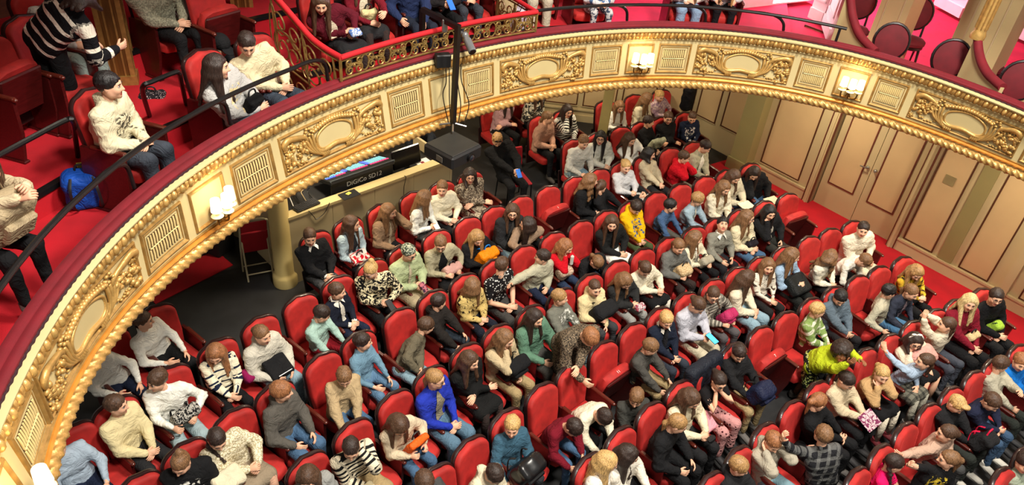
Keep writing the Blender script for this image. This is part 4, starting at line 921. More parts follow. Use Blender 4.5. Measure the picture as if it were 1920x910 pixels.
    if 'collar' in extra or 'cuffs' in extra:
        m = MB()
        for q in (-1, 1):
            if 'collar' in extra:
                m.add([N - tf * .055 + tr * q * .02 + spine * .03, N + tf * .06 + tr * q * .012 + spine * .012, N + tf * .098 + tr * q * .055 - spine * .045, N + tf * .02 + tr * q * .088 - spine * .015, N - tf * .07 + tr * q * .04 + spine * .012], [(0, 1, 2, 3, 4)] if q > 0 else [(4, 3, 2, 1, 0)])
                m.tube([N - tf * .055 + tr * q * .02 + spine * .03, N + tr * q * .062 + spine * .018, N + tf * .062 + tr * q * .012 + spine * .008], .012, 6)
            if 'cuffs' in extra: d_ = unit(Wr[q] - El[q]); m.tube([Wr[q] - d_ * .035, Wr[q] - d_ * .0], .033, 9)
        m.build('shirt_collar', cloth((236, 230, 216)), rt)
    if 'scarf' in extra:
        m = MB(); m.tube([N - tf * .05 + spine * .03, N - tr * .06 + tf * .01 + spine * .01, N + tf * .06 - spine * .0, N + tr * .06 + tf * .01 + spine * .01], .024, 8, closed=True); m.tube([N + tf * .08, chest + tf * .14 + tr * .04, mid + tf * .15 + tr * .05], [.03, .04, .04], 8, flat=.5); m.build('scarf', cloth((30, 30, 34)), rt)
    if 'headscarf' in extra:
        V, Q = nets(lambda p: smax(ell_sdf(((p - Hc.astype(np.float32)) @ RH_.astype(np.float32)) / hs, (0, -.016, .035), (.093, .112, .102)), -ell_sdf(((p - Hc.astype(np.float32)) @ RH_.astype(np.float32)) / hs, (0, .08, -.09), (.12, .13, .155)), .01), Hc - .15, Hc + .15, .0125)
        link('headscarf', quad_mesh('headscarf', V, Q, [cloth((40, 58, 50), 'print', (200, 205, 180), scale=2.2)]), rt)
    if 'cap' in extra:
        m = MB(); m.ell(Hc + RH_ @ np.array([0, -.012, .05]), (.092, .11, .085), 14, 8, 0, RH_); m.ell(Hc + RH_ @ np.array([0, .11, .045]), (.07, .075, .010), 12, 5, 0, RH_); m.build('cap', cloth((26, 26, 28)), rt)
    if 'sunglasses' in extra:
        m = MB()
        for q in (-1, 1): m.ell(Hc + RH_ @ (hs * np.array([q * .034, .072, .092])), (.028, .012, .02), 8, 6, 0, RH_)
        m.tube([Hc + RH_ @ (hs * np.array([x, .06 - .9 * abs(x) * 1.2, .098])) for x in (-.085, -.04, 0, .04, .085)], .004, 5); m.build('sunglasses', glass_m, rt)
    if 'headband' in extra:
        m = MB(); m.tube([Hc + RH_ @ (hs * np.array([.098 * math.cos(a), -.01, .02 + .108 * math.sin(a)])) for a in np.linspace(-.1, math.pi + .1, 14)], .009, 6); m.ell(Hc + RH_ @ (hs * np.array([.06, -.01, .125])), (.035, .015, .02), 8, 5, 0, RH_); m.ell(Hc + RH_ @ (hs * np.array([-.01, -.01, .135])), (.035, .015, .018), 8, 5, 0, RH_); m.build('headband', cloth((240, 232, 220)), rt)
    if 'scrunchie' in extra:
        m = MB(); c = Hc + RH_ @ (hs * np.array([0, -.105, .035])); m.tube([c + RH_ @ np.array([.024 * math.cos(a), 0, .024 * math.sin(a)]) for a in np.arange(10) * math.pi / 5], .011, 6, closed=True); m.build('hair_tie', cloth((232, 40, 110)), rt)
    W_ = lambda p: Rz @ np.asarray(p, float) + np.array([base[0], base[1], zf])
    return dict(root=rt, W=W_, Wr={q: W_(v) for q, v in Wr.items()}, lap=W_(P + np.array([0, .24 * s, .115])), P=W_(P), N=W_(N), H=W_(Hc), tf=Rz @ tf, tr=Rz @ tr, a=a0, kn={q: W_(v) for q, v in kn.items()}, chest=W_(chest), mid=W_(mid), s=s, sp=Rz @ spine)
# ------------------------------------------------------------------ the audience in the stalls
PEOPLE = {}; SHORT = {}
K = dict(white=(246, 242, 230), cream=(238, 228, 198), black=(24, 24, 26), grey=(150, 150, 146), lgrey=(196, 194, 184), dgrey=(70, 70, 70), jeans=(74, 104, 136), ljeans=(138, 166, 180), djeans=(44, 58, 84), navy=(28, 36, 58), beige=(204, 184, 148), khaki=(166, 144, 104), tan=(186, 150, 104), taupe=(150, 124, 102))
def k(c): return K[c] if isinstance(c, str) else c
def P(seat, hx, hy, size, gaze, pitch, hair, hc, top, bot, pose, short, rest, **kw):
    t = (top[0], k(top[1]), *[(k(x) if i == 1 else x) for i, x in enumerate(top[2:])]); b = (bot[0], k(bot[1]), *[(k(x) if i == 1 else x) for i, x in enumerate(bot[2:])]) if bot else (None, None)
    lab = 'person in ' + short + ', ' + rest
    r = person((hx, hy), seat, size, gaze, pitch, hair, hc, t, b, pose, label=lab, **kw); PEOPLE[short] = r
    if seat and seat not in SHORT: SHORT[seat] = short
    return r
T, J, S_ = 'trousers', 'wide_trousers', 'skirt'
# row against the sound desk
P('A0', 581, 444, 't', -65, 12, 'ponylow', 'brown', ('sweater', 'black'), (T, 'dgrey'), 'lap', 'black sweater with white collar and cuffs', 'seated beside the round column', extra=('collar', 'cuffs'))
P('A1', 660, 419, 't', -8, 5, 'vlong', 'brown', ('shirt', (168, 186, 192)), (T, 'black'), 'lap', 'pale blue open cardigan', 'holding a red and white bag', inner=(40, 42, 46), iw=.035)
P('A2', 729, 396, 't', -20, 10, 'long', 'lbrown', ('sweater', (140, 112, 86)), (T, 'black'), 'cheekL', 'fuzzy brown cardigan', 'hand at the cheek by the desk', inner=(190, 170, 140), iw=.02)
P('A3', 797, 370, 't', 25, 14, 'long', 'lbrown', ('shirt', 'white'), (T, 'dgrey'), 'phone', 'white long-sleeved top by the sound desk', 'turned to the neighbour')
P('A4', 829, 353, 't', -85, 8, 'ponylow', 'lbrown', ('blouse', 'cream'), (T, 'black'), 'lap', 'cream blouse with clasped hands', 'seated below the projector')
P('A5', 881, 329, 'a', -75, 8, 'bob', 'dark', ('dress', (92, 78, 66), 'print', (176, 160, 136), 1.6), (S_, (92, 78, 66), 'print', (176, 160, 136)), 'fold', 'brown patterned dress', 'seated with folded arms at the row end', glasses=True)
P('A13', 163, 674, 't', -60, 15, 'short', 'dark', ('shirt', 'white'), (T, 'navy'), 'thigh', 'white shirt and blue jeans under the balcony edge', 'mostly hidden')
P('A12', 268, 601, 't', 15, 5, 'short', 'brown', ('shirt', 'white'), (T, 'black'), 'thigh', 'white shirt and black trousers beside the bare floor', 'looking aside')
P('A6', 1094, 266, 't', -60, 18, 'short', 'lbrown', ('sweater', 'lgrey'), (T, 'ljeans'), 'thigh', 'pale grey sweatshirt', 'first in the row behind the aisle')
P('A7', 1126, 258, 't', -95, 5, 'vlong', 'black', ('hoodie', (206, 204, 190)), (T, 'black'), 'lap', 'pale hoodie with glasses', 'facing up from the rear rows', glasses=True)
P('A8', 1181, 261, 't', -50, 18, 'long', 'brown', ('shirt', 'white'), (T, 'black'), 'forward', 'white top in the rear row', 'leaning on the seat ahead')
P('A9', 1216, 228, 'k', 0, 12, 'short', 'dark', ('sweater', 'black'), (T, 'black'), 'lap', 'black sweater with a pale green bag', 'looking along the row')
P('A10', 1253, 221, 'k', -85, 8, 'short', 'brown', ('turtleneck', 'black'), (T, 'black'), 'fold', 'black turtleneck and glasses', 'arms folded in the rear row', glasses=True)
P('A11', 1298, 220, 'k', -92, 30, 'buzz', 'brown', ('sweater', 'navy', 'graphic', (224, 224, 220)), (T, 'jeans'), 'lap', 'navy sweatshirt with white lettering', 'looking down by the rear wall')
P('Y0', 1027, 221, 't', -8, 8, 'ponylow', 'lbrown', ('hoodie', (190, 146, 124)), (T, 'black'), 'lap', 'dusty pink hoodie', 'seated in the side block behind the aisle')
P('Y1', 1064, 208, 't', -60, 10, 'long', 'dark', ('sweater', 'white', 'stripe', 'black'), (T, 'black'), 'chin', 'black and white striped top under the balcony', 'hand at the mouth')
P('Y2', 1162, 200, 'k', -70, 20, 'long', 'lbrown', ('shirt', 'white'), (T, 'black'), 'phone', 'white top behind the slim column', 'looking at a phone')
P('Y3', 1214, 185, 't', -5, 18, 'long', 'lbrown', ('blouse', 'cream'), (T, 'black'), 'lap', 'loose cream top under the balcony rope', 'leaning towards a neighbour')
P('Y4', 1237, 180, 'k', -60, 18, 'pony', 'blond', ('shirt', (214, 190, 190), 'print', (160, 130, 150)), (T, 'dgrey'), 'phone', 'pale pink patterned top', 'holding a phone in the rear corner')
P('Z0', 953, 186, 't', -40, 10, 'long', 'dark', ('sweater', (178, 138, 140)), (T, 'black'), 'fold', 'mauve sweater', 'head hidden by the balcony rope', dl=0)
P('Z1', 1010, 174, 't', -40, 10, 'long', 'brown', ('jacket', (200, 192, 172), 'print', (40, 40, 40)), (T, 'black'), 'lap', 'black and white patterned jacket', 'half hidden by the balcony rope', dl=0)
# second row
P('B0', 104, 838, 't', -50, 10, 'short', 'brown', ('shirt', (168, 184, 200)), (T, 'navy'), 'thigh', 'pale blue shirt at the lower left', 'half hidden by the balcony')
P('B1', 218, 760, 't', 5, 5, 'short', 'brown', ('sweater', (222, 206, 158)), (T, (40, 40, 42)), 'lap', 'cream wool sweater and black jeans', 'looking to the right')
P('B2', 295, 713, 't', -115, 8, 'bowl', 'brown', ('shirt', 'white'), (J, (160, 180, 184)), 'bag', 'white shirt and pale jeans with crossbody bag', 'leaning back')
P('B3', 404, 664, 'k', -75, 28, 'long', 'ginger', ('sweater', 'cream', 'pinstripe', 'navy', .8), (T, 'black'), 'lap', 'cream sweater with thin navy stripes', 'looking down')
P('B4', 491, 628, 't', -25, 8, 'bunlow', 'lbrown', ('hoodie', (206, 200, 184)), (J, 'ljeans'), 'thigh', 'pale grey hoodie with a round black bag', 'looking right')
P('B5', 603, 589, 'k', 20, 32, 'short', 'dark', ('shirt', (166, 196, 184)), (T, (140, 24, 36)), 'forward', 'mint shirt and dark red trousers', 'bending towards the next seat')
P('B6', 632, 546, 'k', 0, 8, 'short', 'brown', ('blazer', (26, 30, 44)), (T, 'navy'), 'lap', 'navy blazer over a white shirt', 'looking along the row', extra=('collar', 'cuffs'), inner=(232, 226, 210), iw=.03)
P('B7', 695, 507, 'a', -115, 28, 'bun', 'blond', ('blouse', (226, 212, 172), 'print', (24, 22, 22), 1.2), (T, 'black'), 'phone', 'black and cream patterned blouse', 'looking at a phone', glasses=True)
P('B8', 766, 474, 'a', -30, 20, 'bunlow', 'black', ('sweater', (178, 190, 146)), (S_, (170, 154, 122)), 'phone', 'light green sweater and dark headscarf', 'holding a phone', glasses=True, extra=('headscarf',), inner=(200, 188, 160), iw=.018)
P('B9', 826, 457, 't', -80, 24, 'bunlow', 'lbrown', ('blazer', (164, 156, 128)), (S_, 'black'), 'bag', 'grey-beige blazer with a pink bag', 'looking down', glasses=True, inner=(22, 22, 24))
P('B10', 895, 446, 'k', -60, 28, 'long', 'dblond', ('hoodie', 'black'), (T, 'black'), 'bag', 'black hooded jacket with an orange backpack', 'looking down')
P('B11', 961, 397, 't', -85, 10, 'long', 'brown', ('jacket', (38, 38, 40)), (J, 'ljeans'), 'down', 'black jacket, pale jeans and glasses', 'facing the balcony', glasses=True, inner=(60, 58, 56), iw=.03)
P('B12', 989, 420, 't', 178, 8, 'long', 'dark', ('sweater', 'taupe'), (T, 'black'), 'lap', 'taupe sweater', 'leaning on the back of the seat ahead', LH=(958, 478, .95), RH=(975, 470, .92), df=.15)
P('B14', 1108, 338, 't', 5, 14, 'wavy', 'lbrown', ('jacket', 'black'), (S_, 'black'), 'lap', 'black dress with tights', 'turned to the children on the right', legs_skin=(60, 44, 40))
P('B15', 1127, 350, 'k', 60, 14, 'pony', 'brown', ('sweater', 'black'), (T, 'black'), 'forward', 'plain black top seen from behind', 'leaning to the next child')
P('B16', 1147, 333, 'k', 172, 15, 'pony', 'dark', ('jacket', (30, 32, 34)), (T, 'lgrey'), 'lap', 'black jacket and grey patterned trousers', 'pink hair tie, facing left', extra=('scrunchie',), dl=-.2, df=.2)
P('B16', 1173, 312, 'k', -70, 14, 'pony', 'blond', ('sweater', (194, 194, 196)), (T, 'black'), 'phone', 'silver-grey sweatshirt', 'facing the children on the left', dl=.08)
P('B17', 1217, 288, 'k', -18, 10, 'bob', 'black', ('hoodie', (206, 192, 160)), (T, (38, 38, 40)), 'lap', 'fluffy beige hoodie', 'looking along the row')
P('B18', 1282, 295, 'k', -10, 18, 'short', 'brown', ('hoodie', (206, 20, 36)), (T, (120, 116, 100)), 'chin2', 'bright red hoodie', 'hands at the face')
P('B19', 1322, 275, 't', -25, 32, 'short', 'dark', ('jacket', (168, 162, 136)), (T, 'navy'), 'lap', 'khaki grey jacket over a white shirt', 'head bowed at the row end', inner=(228, 222, 206))
# third row
P('C1', 339, 869, 't', -90, 28, 'bun', 'lbrown', ('hoodie', 'black', 'graphic', 'white'), (T, 'black'), 'lap', 'black sweatshirt with a white print', 'head bowed at the bottom edge')
P('C2', 407, 824, 't', -50, 28, 'braid', 'dark', ('sweater', 'cream', 'knit', (186, 172, 136)), (S_, (150, 134, 112)), 'phone', 'cream openwork knit sweater', 'looking down at the hands', legs_skin=(206, 160, 134))
P('C3', 528, 734, 't', 8, 6, 'curly', 'ginger', ('hoodie', (90, 86, 80)), (J, 'jeans'), 'thigh', 'charcoal zip hoodie and ripped jeans', 'looking right')
P('C4', 645, 707, 'k', -70, 28, 'short', 'lbrown', ('jacket', (184, 160, 122)), (T, 'jeans'), 'down', 'beige fleece jacket', 'leaning forward', RH=(642, 806, .96), LH=(672, 802, .96))
P('C5', 680, 641, 'k', 15, 6, 'short', 'dark', ('shirt', (108, 142, 164)), (T, (92, 124, 154)), 'thigh', 'denim shirt and jeans', 'looking away to the right')
P('C6', 799, 611, 'k', 25, 20, 'bowl', 'brown', ('jacket', (104, 96, 78)), (T, 'ljeans'), 'lap', 'olive grey jacket and pale jeans', 'turned towards a neighbour', dl=.22, df=.16)
P('C7', 822, 566, 'k', 45, 14, 'short', 'dark', ('hoodie', (36, 32, 30)), (T, (48, 56, 66)), 'forward', 'dark brown hoodie', 'turned to the row behind')
P('C8', 886, 534, 'k', 85, 5, 'long', 'lbrown', ('jacket', (202, 174, 108), 'camo', (44, 34, 24), 1.3), (T, (28, 32, 44)), 'lap', 'tan jacket printed with dark markings', 'seen from behind', tyaw=1.5)
P('C9', 941, 497, 'a', 70, 8, 'short', 'brown', ('tee', (26, 24, 26), 'dots', (220, 220, 214), 1.2), (T, (66, 64, 62)), 'lap', 'black short-sleeved blouse with white dots', 'turned away', sleeve=.36, tyaw=.7)
P('C10', 1017, 482, 'k', 178, 8, 'short', 'dark', ('hoodie', (178, 174, 150)), (T, 'navy'), 'lap', 'light grey hoodie', 'reaching an arm to the left', RH=(957, 532, .99), tyaw=-.7)
P('C11', 1061, 462, 'k', -30, 24, 'long', 'ginger', ('blouse', (190, 14, 30)), (T, 'djeans'), 'chin2', 'red velvet blouse', 'drinking from a bottle')
P('C12', 1119, 492, 'k', -50, 60, 'ponylow', 'lbrown', ('jacket', (26, 26, 28)), (T, 'jeans'), 'down', 'black jacket with a hair clip', 'bent right down')
P('C13', 1147, 418, 't', -85, 12, 'vlong', 'brown', ('sweater', (28, 28, 28)), (S_, 'white'), 'lap', 'black sweater and white skirt', 'hands on the knees', legs_skin=(226, 176, 146))
P('C14', 1192, 389, 'k', -60, 38, 'short', 'dark', ('hoodie', (226, 176, 12), 'graphic', (60, 90, 130)), (T, (70, 84, 52)), 'lap', 'yellow hoodie and green trousers', 'head bowed')
P('C15', 1257, 386, 'k', 2, 10, 'short', 'black', ('shirt', (66, 92, 128)), (T, (86, 84, 76)), 'forward', 'dark blue denim shirt', 'leaning forward')
P('C16', 1308, 374, 'k', 0, 18, 'curly', 'dblond', ('vest', (150, 170, 182)), (T, (142, 164, 178)), 'forward', 'pale denim vest with white sleeves', 'leaning forward', inner=(226, 218, 200), iw=.03)
P('C17', 1358, 352, 't', -60, 24, 'long', 'lbrown', ('sweater', (222, 212, 186), 'camo', (176, 160, 128), .6), (T, 'djeans'), 'lap', 'cream sweater with beige pattern', 'looking down')
P('C18', 1377, 331, 't', -60, 32, 'long', 'brown', ('jacket', (196, 186, 160)), (T, 'navy'), 'phone', 'stone-coloured top', 'writing in a notebook')
P('C19', 1414, 325, 't', -90, 38, 'vlong', 'dark', ('jacket', 'black'), (T, 'jeans'), 'chin', 'black jacket with an open book', 'reading at the row end')
# fourth row
P('D0', 577, 897, 't', -80, 20, 'long', 'brown', ('sweater', 'grey'), (T, 'black'), 'lap', 'grey top cut off by the bottom edge', 'only the head in view')
P('D1', 658, 841, 't', -75, 28, 'ponylow', 'dark', ('sweater', (226, 214, 186), 'stripe', 'black', .9), (S_, 'khaki'), 'cheekL', 'black and cream striped top', 'one hand at the ear')
P('D2', 749, 799, 'k', -55, 45, 'long', 'brown', ('sweater', (214, 196, 166)), (T, 'jeans'), 'bag', 'beige and white sweater with an orange bag', 'head bowed')
P('D3', 816, 711, 'a', -15, 6, 'ponylow', 'dblond', ('blazer', (36, 54, 168)), (J, (92, 122, 144)), 'lap', 'royal blue blazer and jeans', 'looking right', glasses=True, inner=(150, 140, 116))
P('D4', 881, 676, 't', -30, 12, 'long', 'brown', ('sweater', (20, 20, 20)), (S_, (24, 24, 24)), 'fold', 'black sweater, black skirt and white watch', 'arms folded', legs_skin=(48, 38, 36))
P('D5', 947, 635, 't', -28, 18, 'long', 'lbrown', ('blazer', (190, 170, 134)), (T, 'khaki'), 'chin', 'beige blazer with a black backpack', 'hand at the mouth')
P('D6', 1003, 596, 't', -40, 12, 'long', 'dark', ('hoodie', (92, 128, 106)), (T, (70, 68, 64)), 'thigh', 'sage green sweatshirt', 'one hand on the knee')
P('D7', 1049, 558, 'k', -5, 6, 'short', 'dblond', ('sweater', (112, 112, 102), 'graphic', (200, 200, 190), 1.4), (T, 'ljeans'), 'thigh', 'grey sweatshirt with white lettering', 'looking right')
P('D8', 1115, 540, 'k', -62, 10, 'buzz', 'brown', ('hoodie', (220, 200, 152)), (T, (60, 60, 62)), 'bag', 'cream sweatshirt with a black backpack', 'hand at the chest', LH=(1136, 612, .97))
P('D9', 1172, 527, 'k', -55, 38, 'long', 'lbrown', ('jacket', (40, 40, 40)), (T, 'grey'), 'phone', 'dark jacket with a pale fur collar', 'looking at a packet in the hands')
P('D10', 1209, 504, 'k', -65, 42, 'ponylow', 'brown', ('sweater', (226, 216, 190)), (S_, 'black'), 'phone', 'white knit sweater, black skirt, white socks', 'head bowed', legs_skin=(226, 216, 200))
P('D11', 1272, 462, 'k', -62, 22, 'ponylow', 'lbrown', ('jacket', (104, 104, 100)), (T, (52, 42, 40)), 'bag', 'grey hooded jacket', 'hugging a plush bag')
P('D12', 1304, 446, 'k', -18, 10, 'long', 'lbrown', ('shirt', (222, 212, 184)), (T, 'black'), 'phone', 'cream shirt with a grey shoulder bag', 'looking right', inner=(232, 226, 210), iw=.025)
P('D13', 1355, 421, 'k', -92, -28, 'short', 'black', ('sweater', (132, 130, 118)), (T, (34, 34, 38)), 'thigh', 'grey sweater over white collar', 'looking up at the ceiling', extra=('collar',))
P('D14', 1401, 407, 't', -25, 8, 'long', 'lbrown', ('hoodie', (224, 210, 174)), (T, 'jeans'), 'lap', 'cream fleece and jeans', 'looking right', glasses=True)
P('D15', 1443, 398, 't', -75, 14, 'long', 'black', ('jacket', (26, 26, 28)), (T, (46, 46, 42)), 'chin', 'black jacket over a white top', 'chin on one hand', inner=(220, 212, 196))
# fifth row
P('E0', 796, 905, 'k', -60, 20, 'curly', 'brown', ('sweater', 'dgrey'), (T, 'black'), 'lap', 'dark top at the bottom edge', 'only curly hair in view')
P('E1', 926, 890, 'k', -40, 45, 'short', 'dark', ('hoodie', (216, 204, 176)), (T, 'black'), 'lap', 'cream hoodie at the bottom edge', 'head bowed')
P('E2', 960, 800, 'k', -88, 8, 'short', 'blond', ('sweater', (58, 92, 112)), (T, (48, 50, 54)), 'rest', 'teal sweater with a black backpack', 'looking up')
P('E3', 1075, 802, 'k', -40, 55, 'short', 'dark', ('sweater', (112, 18, 34)), (T, 'jeans'), 'down', 'burgundy sweater', 'bent down to the floor', df=.1)
P('E4', 1131, 782, 'k', -50, 58, 'short', 'dark', ('sweater', (228, 218, 192)), (T, 'black'), 'down', 'cream white sweater', 'bent over forwards', df=.1)
P('E6', 1219, 651, 'k', -5, 28, 'short', 'lbrown', ('sweater', (72, 70, 66)), (T, 'khaki'), 'forward', 'dark grey sweater and khaki trousers', 'leaning to the right')
P('E7', 1249, 600, 'k', -72, 20, 'short', 'blond', ('sweater', (26, 32, 48)), (T, (48, 54, 64)), 'lap', 'navy sweater with white collar and scarf', 'hands clasped', extra=('collar', 'scarf'))
P('E8', 1308, 573, 't', -45, 38, 'bunlow', 'brown', ('jacket', (186, 186, 196)), (J, (192, 182, 156)), 'phone', 'pale lilac grey jacket', 'looking at a glowing blue phone')
P('E9', 1337, 553, 'k', -80, 20, 'braids', 'brown', ('sweater', (96, 92, 84), 'stripe', (170, 164, 150), 1.0), (T, (86, 82, 84)), 'bag', 'grey striped cardigan with a pink backpack', 'looking down', glasses=True)
P('E10', 1401, 521, 't', 15, 24, 'vlong', 'brown', ('jacket', (222, 210, 184)), (J, 'ljeans'), 'lap', 'cream jacket and pale jeans', 'long hair hiding the face')
P('E11', 1440, 499, 'k', -88, 6, 'long', 'lbrown', ('shirt', (224, 214, 196), 'camo', (80, 66, 56), .8), (T, (36, 34, 34)), 'lap', 'cream shirt with dark brush marks', 'facing the balcony')
P('E12', 1485, 479, 't', -20, 14, 'long', 'lbrown', ('shirt', (160, 186, 212)), (T, (32, 34, 32)), 'phone', 'light blue shirt with a black coat on the lap', 'looking right')
P('E13', 1557, 481, 'k', 55, 20, 'wavy', 'lbrown', ('blouse', (230, 222, 200)), (T, 'black'), 'lap', 'white ruffled blouse', 'seen from behind', tyaw=.8)
P('E14', 1620, 489, 'k', -30, 55, 'short', 'lbrown', ('shirt', (232, 226, 212)), (T, 'black'), 'down', 'white shirt and black trousers at the row end', 'bent over forwards')
P('E15', 1618, 430, 'a', -102, 8, 'bunlow', 'dark', ('turtleneck', (226, 216, 194)), (J, (214, 200, 172)), 'lap', 'cream turtleneck and cream trousers', 'seated by the red aisle')
# sixth row
P('F0', 1139, 866, 't', -8, 20, 'vlong', 'blond', ('hoodie', (230, 224, 214)), (T, 'black'), 'lap', 'white hoodie and long fair hair', 'at the bottom edge')
P('F1', 1178, 853, 't', -10, 24, 'vlong', 'dark', ('sweater', (230, 222, 206)), (T, 'black'), 'lap', 'white sweater and very long dark hair', 'at the bottom edge')
P('F2', 1270, 795, 't', -8, 24, 'ponylow', 'dblond', ('jacket', (24, 24, 26)), (T, 'black'), 'thigh', 'black jacket and fair plait', 'looking down to the right')
P('F3', 1296, 748, 't', -48, 30, 'long', 'brown', ('sweater', (222, 208, 176)), (T, (30, 30, 32)), 'phone', 'cream sweater holding a black camera', 'looking down')
P('F4', 1348, 715, 'k', -70, 20, 'pony', 'dark', ('tee', (22, 20, 22)), (J, (196, 140, 138), 'dots', (60, 20, 28)), 'chin2', 'black off-shoulder top, pink patterned trousers', 'chin on the hands', glasses=True, sleeve=.3)
P('F5', 1385, 662, 'k', -80, 26, 'short', 'dark', ('sweater', (28, 28, 30)), (T, 'khaki'), 'bag', 'black sweater with red cuff stripes', 'holding a navy backpack')
P('F8', 1532, 582, 'k', 0, 10, 'short', 'blond', ('sweater', (126, 150, 84), 'bigstripe', (220, 220, 196)), (T, 'black'), 'lap', 'green and white knit sweater', 'looking right')
P('F9', 1575, 558, 'k', -88, 32, 'short', 'black', ('hoodie', (94, 108, 120)), (T, (36, 34, 36)), 'lap', 'blue-grey hoodie', 'head bowed, hands clasped')
P('F10', 1666, 547, 'k', 10, 14, 'short', 'black', ('sweater', (190, 184, 160)), (T, (70, 110, 144)), 'down', 'pale grey fleece and blue jeans', 'leaning to the right', dl=-.2, df=.2)
P('F11', 1708, 548, 'k', -55, 18, 'ponylow', 'lbrown', ('vest', (50, 54, 68)), (T, 'black'), 'down', 'navy vest with lilac sleeves', 'leaning out to look', inner=(140, 122, 130), iw=.03)
P('F12', 1718, 511, 'k', -85, 32, 'long', 'dblond', ('shirt', (222, 178, 50), 'plaid', (24, 22, 20)), (T, 'black'), 'phone', 'yellow and black plaid shirt', 'head bowed')
# seventh row
P('G1', 1385, 875, 'k', -20, 18, 'bowl', 'dblond', ('hoodie', (32, 32, 34)), (T, 'black'), 'lap', 'black hooded jacket at the bottom edge', 'looking right')
P('G2', 1449, 829, 'k', -72, 26, 'short', 'ginger', ('hoodie', (170, 162, 144)), (T, (120, 150, 160)), 'face2', 'sandy grey hoodie', 'both hands over the ears')
P('G4', 1534, 754, 't', 25, 20, 'pony', 'ginger', ('sweater', (22, 22, 24)), (T, 'black'), 'lap', 'black sweater and ginger ponytail', 'seen from behind')
P('G5', 1587, 714, 'k', -50, 28, 'pony', 'dark', ('jacket', (206, 188, 156)), (T, 'black'), 'phone', 'beige jacket with a dark watch', 'reading a magazine')
P('G6', 1653, 702, 'k', -85, 12, 'pony', 'blond', ('sweater', 'tan'), (S_, 'black'), 'chin2', 'tan sweater, white tights and red boots', 'hands at the chin', legs_skin=(224, 212, 190), shoes=(96, 14, 26))
P('G7', 1734, 678, 'k', 178, 6, 'ponylow', 'brown', ('shirt', (170, 190, 212)), (S_, (110, 108, 96), 'plaid', (50, 50, 46)), 'lap', 'pale blue shirt and plaid skirt', 'stretching an arm to the left', RH=(1660, 658, 1.0), legs_skin=(170, 166, 150), tyaw=-.6, df=.1)
P('G8', 1715, 640, 'k', -92, 14, 'bob', 'dark', ('sweater', (232, 222, 196)), (S_, 'black'), 'chin', 'white sweater and white bow headband', 'seated behind the pale blue shirt', glasses=True, extra=('headband',))
P('G9', 1775, 609, 'k', 170, 6, 'ponylow', 'brown', ('sweater', (228, 216, 190)), (T, (66, 70, 80)), 'lap', 'cream sweater and slate trousers', 'arms raised to the left', RH=(1732, 598, .98), LH=(1740, 592, .99), tyaw=-.5)
P('G10', 1818, 567, 'a', -102, 8, 'long', (206, 176, 124), ('blouse', (124, 22, 40)), (T, 'black'), 'lap', 'burgundy blouse and black trousers', 'smiling up from the row end')
P('G11', 1867, 557, 'a', -95, 8, 'short', 'dark', ('sweater', (18, 18, 20)), (T, 'black'), 'lap', 'black top holding a green toy', 'last before the red aisle', glasses=True)
# eighth row and beyond
P('H1', 1676, 869, 'k', 0, 18, 'braids', 'dark', ('tee', (226, 20, 96)), (T, 'black'), 'lap', 'hot pink shirt', 'looking right', sleeve=.4)
P('H3', 1775, 813, 'k', 172, 10, 'bunlow', 'brown', ('sweater', (190, 158, 138)), (T, 'dgrey'), 'lap', 'dusty rose sweater', 'stretching an arm to the left', RH=(1692, 854, 1.0), tyaw=-.6)
P('H2', 1778, 862, 'k', 175, 8, 'pony', 'lbrown', ('tee', (24, 24, 26), 'graphic', (226, 196, 60)), (T, 'black'), 'lap', 'black shirt with a yellow print', 'facing left', RH=(1702, 872, 1.0), sleeve=.45, df=.22, dl=.2)
P('H4', 1793, 758, 'k', -55, 34, 'quiff', 'blond', ('sweater', (30, 30, 32)), (T, (44, 48, 44)), 'lap', 'black jumper and swept blond hair', 'looking down')
P('H5', 1859, 754, 'k', -60, 30, 'short', 'brown', ('sweater', (32, 36, 58)), (T, (60, 84, 112)), 'lap', 'navy jumper and blue jeans', 'head bowed')
P('H6', 1876, 683, 'k', 15, 8, 'short', 'brown', ('sweater', (176, 170, 150)), (T, (40, 44, 40)), 'lap', 'pale grey jumper with a sleeve badge', 'turned to the right', tyaw=-.1, LH=(1914, 735, .9))
P('H7', 1913, 679, 'k', -95, 14, 'short', 'ginger', ('sweater', (20, 110, 196)), (T, 'black'), 'lap', 'bright blue sweater at the right edge', 'facing left')
P('I1', 1921, 868, 'k', -90, 14, 'short', 'dark', ('sweater', (150, 160, 140)), (T, 'black'), 'lap', 'pale green top cut by the right edge', 'seated low')
# people out of their seats or on loose chairs
def rootpx(px, py, z=0.0): p = at(px, py, z); return (p[0], p[1])
fl = rootpx(962, 400); AISLE = (fl[0] - .02, fl[1] + .35)
P(None, 932, 262, 'a', -75, 38, 'short', 'dblond', ('jacket', (22, 22, 24)), (T, 'black'), 'phone', 'black jacket and trousers with sunglasses on the head', 'on a loose chair', root=AISLE, ang=-62, extra=('sunglasses',))
r_ = rootpx(1092, 735); P(None, 1106, 633, 'a', -50, 48, 'curly', 'ginger', ('sweater', (52, 46, 40), 'tweed', (128, 112, 92)), (S_, (60, 52, 46), 'tweed', (128, 112, 92)), 'down', 'dark speckled dress with curly hair', 'bending over the seats', root=(SEATS['D7']['c'] + (SEATS['E4']['c'] - SEATS['D7']['c']) * .45)[:2], ang=-48, stand=True, LH=(1084, 688, .97), df=-.05)
c_ = SEATS['E5']['c'] * .5 + SEATS['F2']['c'] * .5
P(None, 1193, 746, 'k', -100, 20, 'bowl', 'lbrown', ('jacket', (62, 62, 58)), (T, 'black'), 'lap', 'dark jacket crouching behind an empty seat', 'only the head and back in view', root=c_[:2], ang=-55, seat_h=.25)
c_ = SEATS['F8']['c'] * .35 + SEATS['G4']['c'] * .65
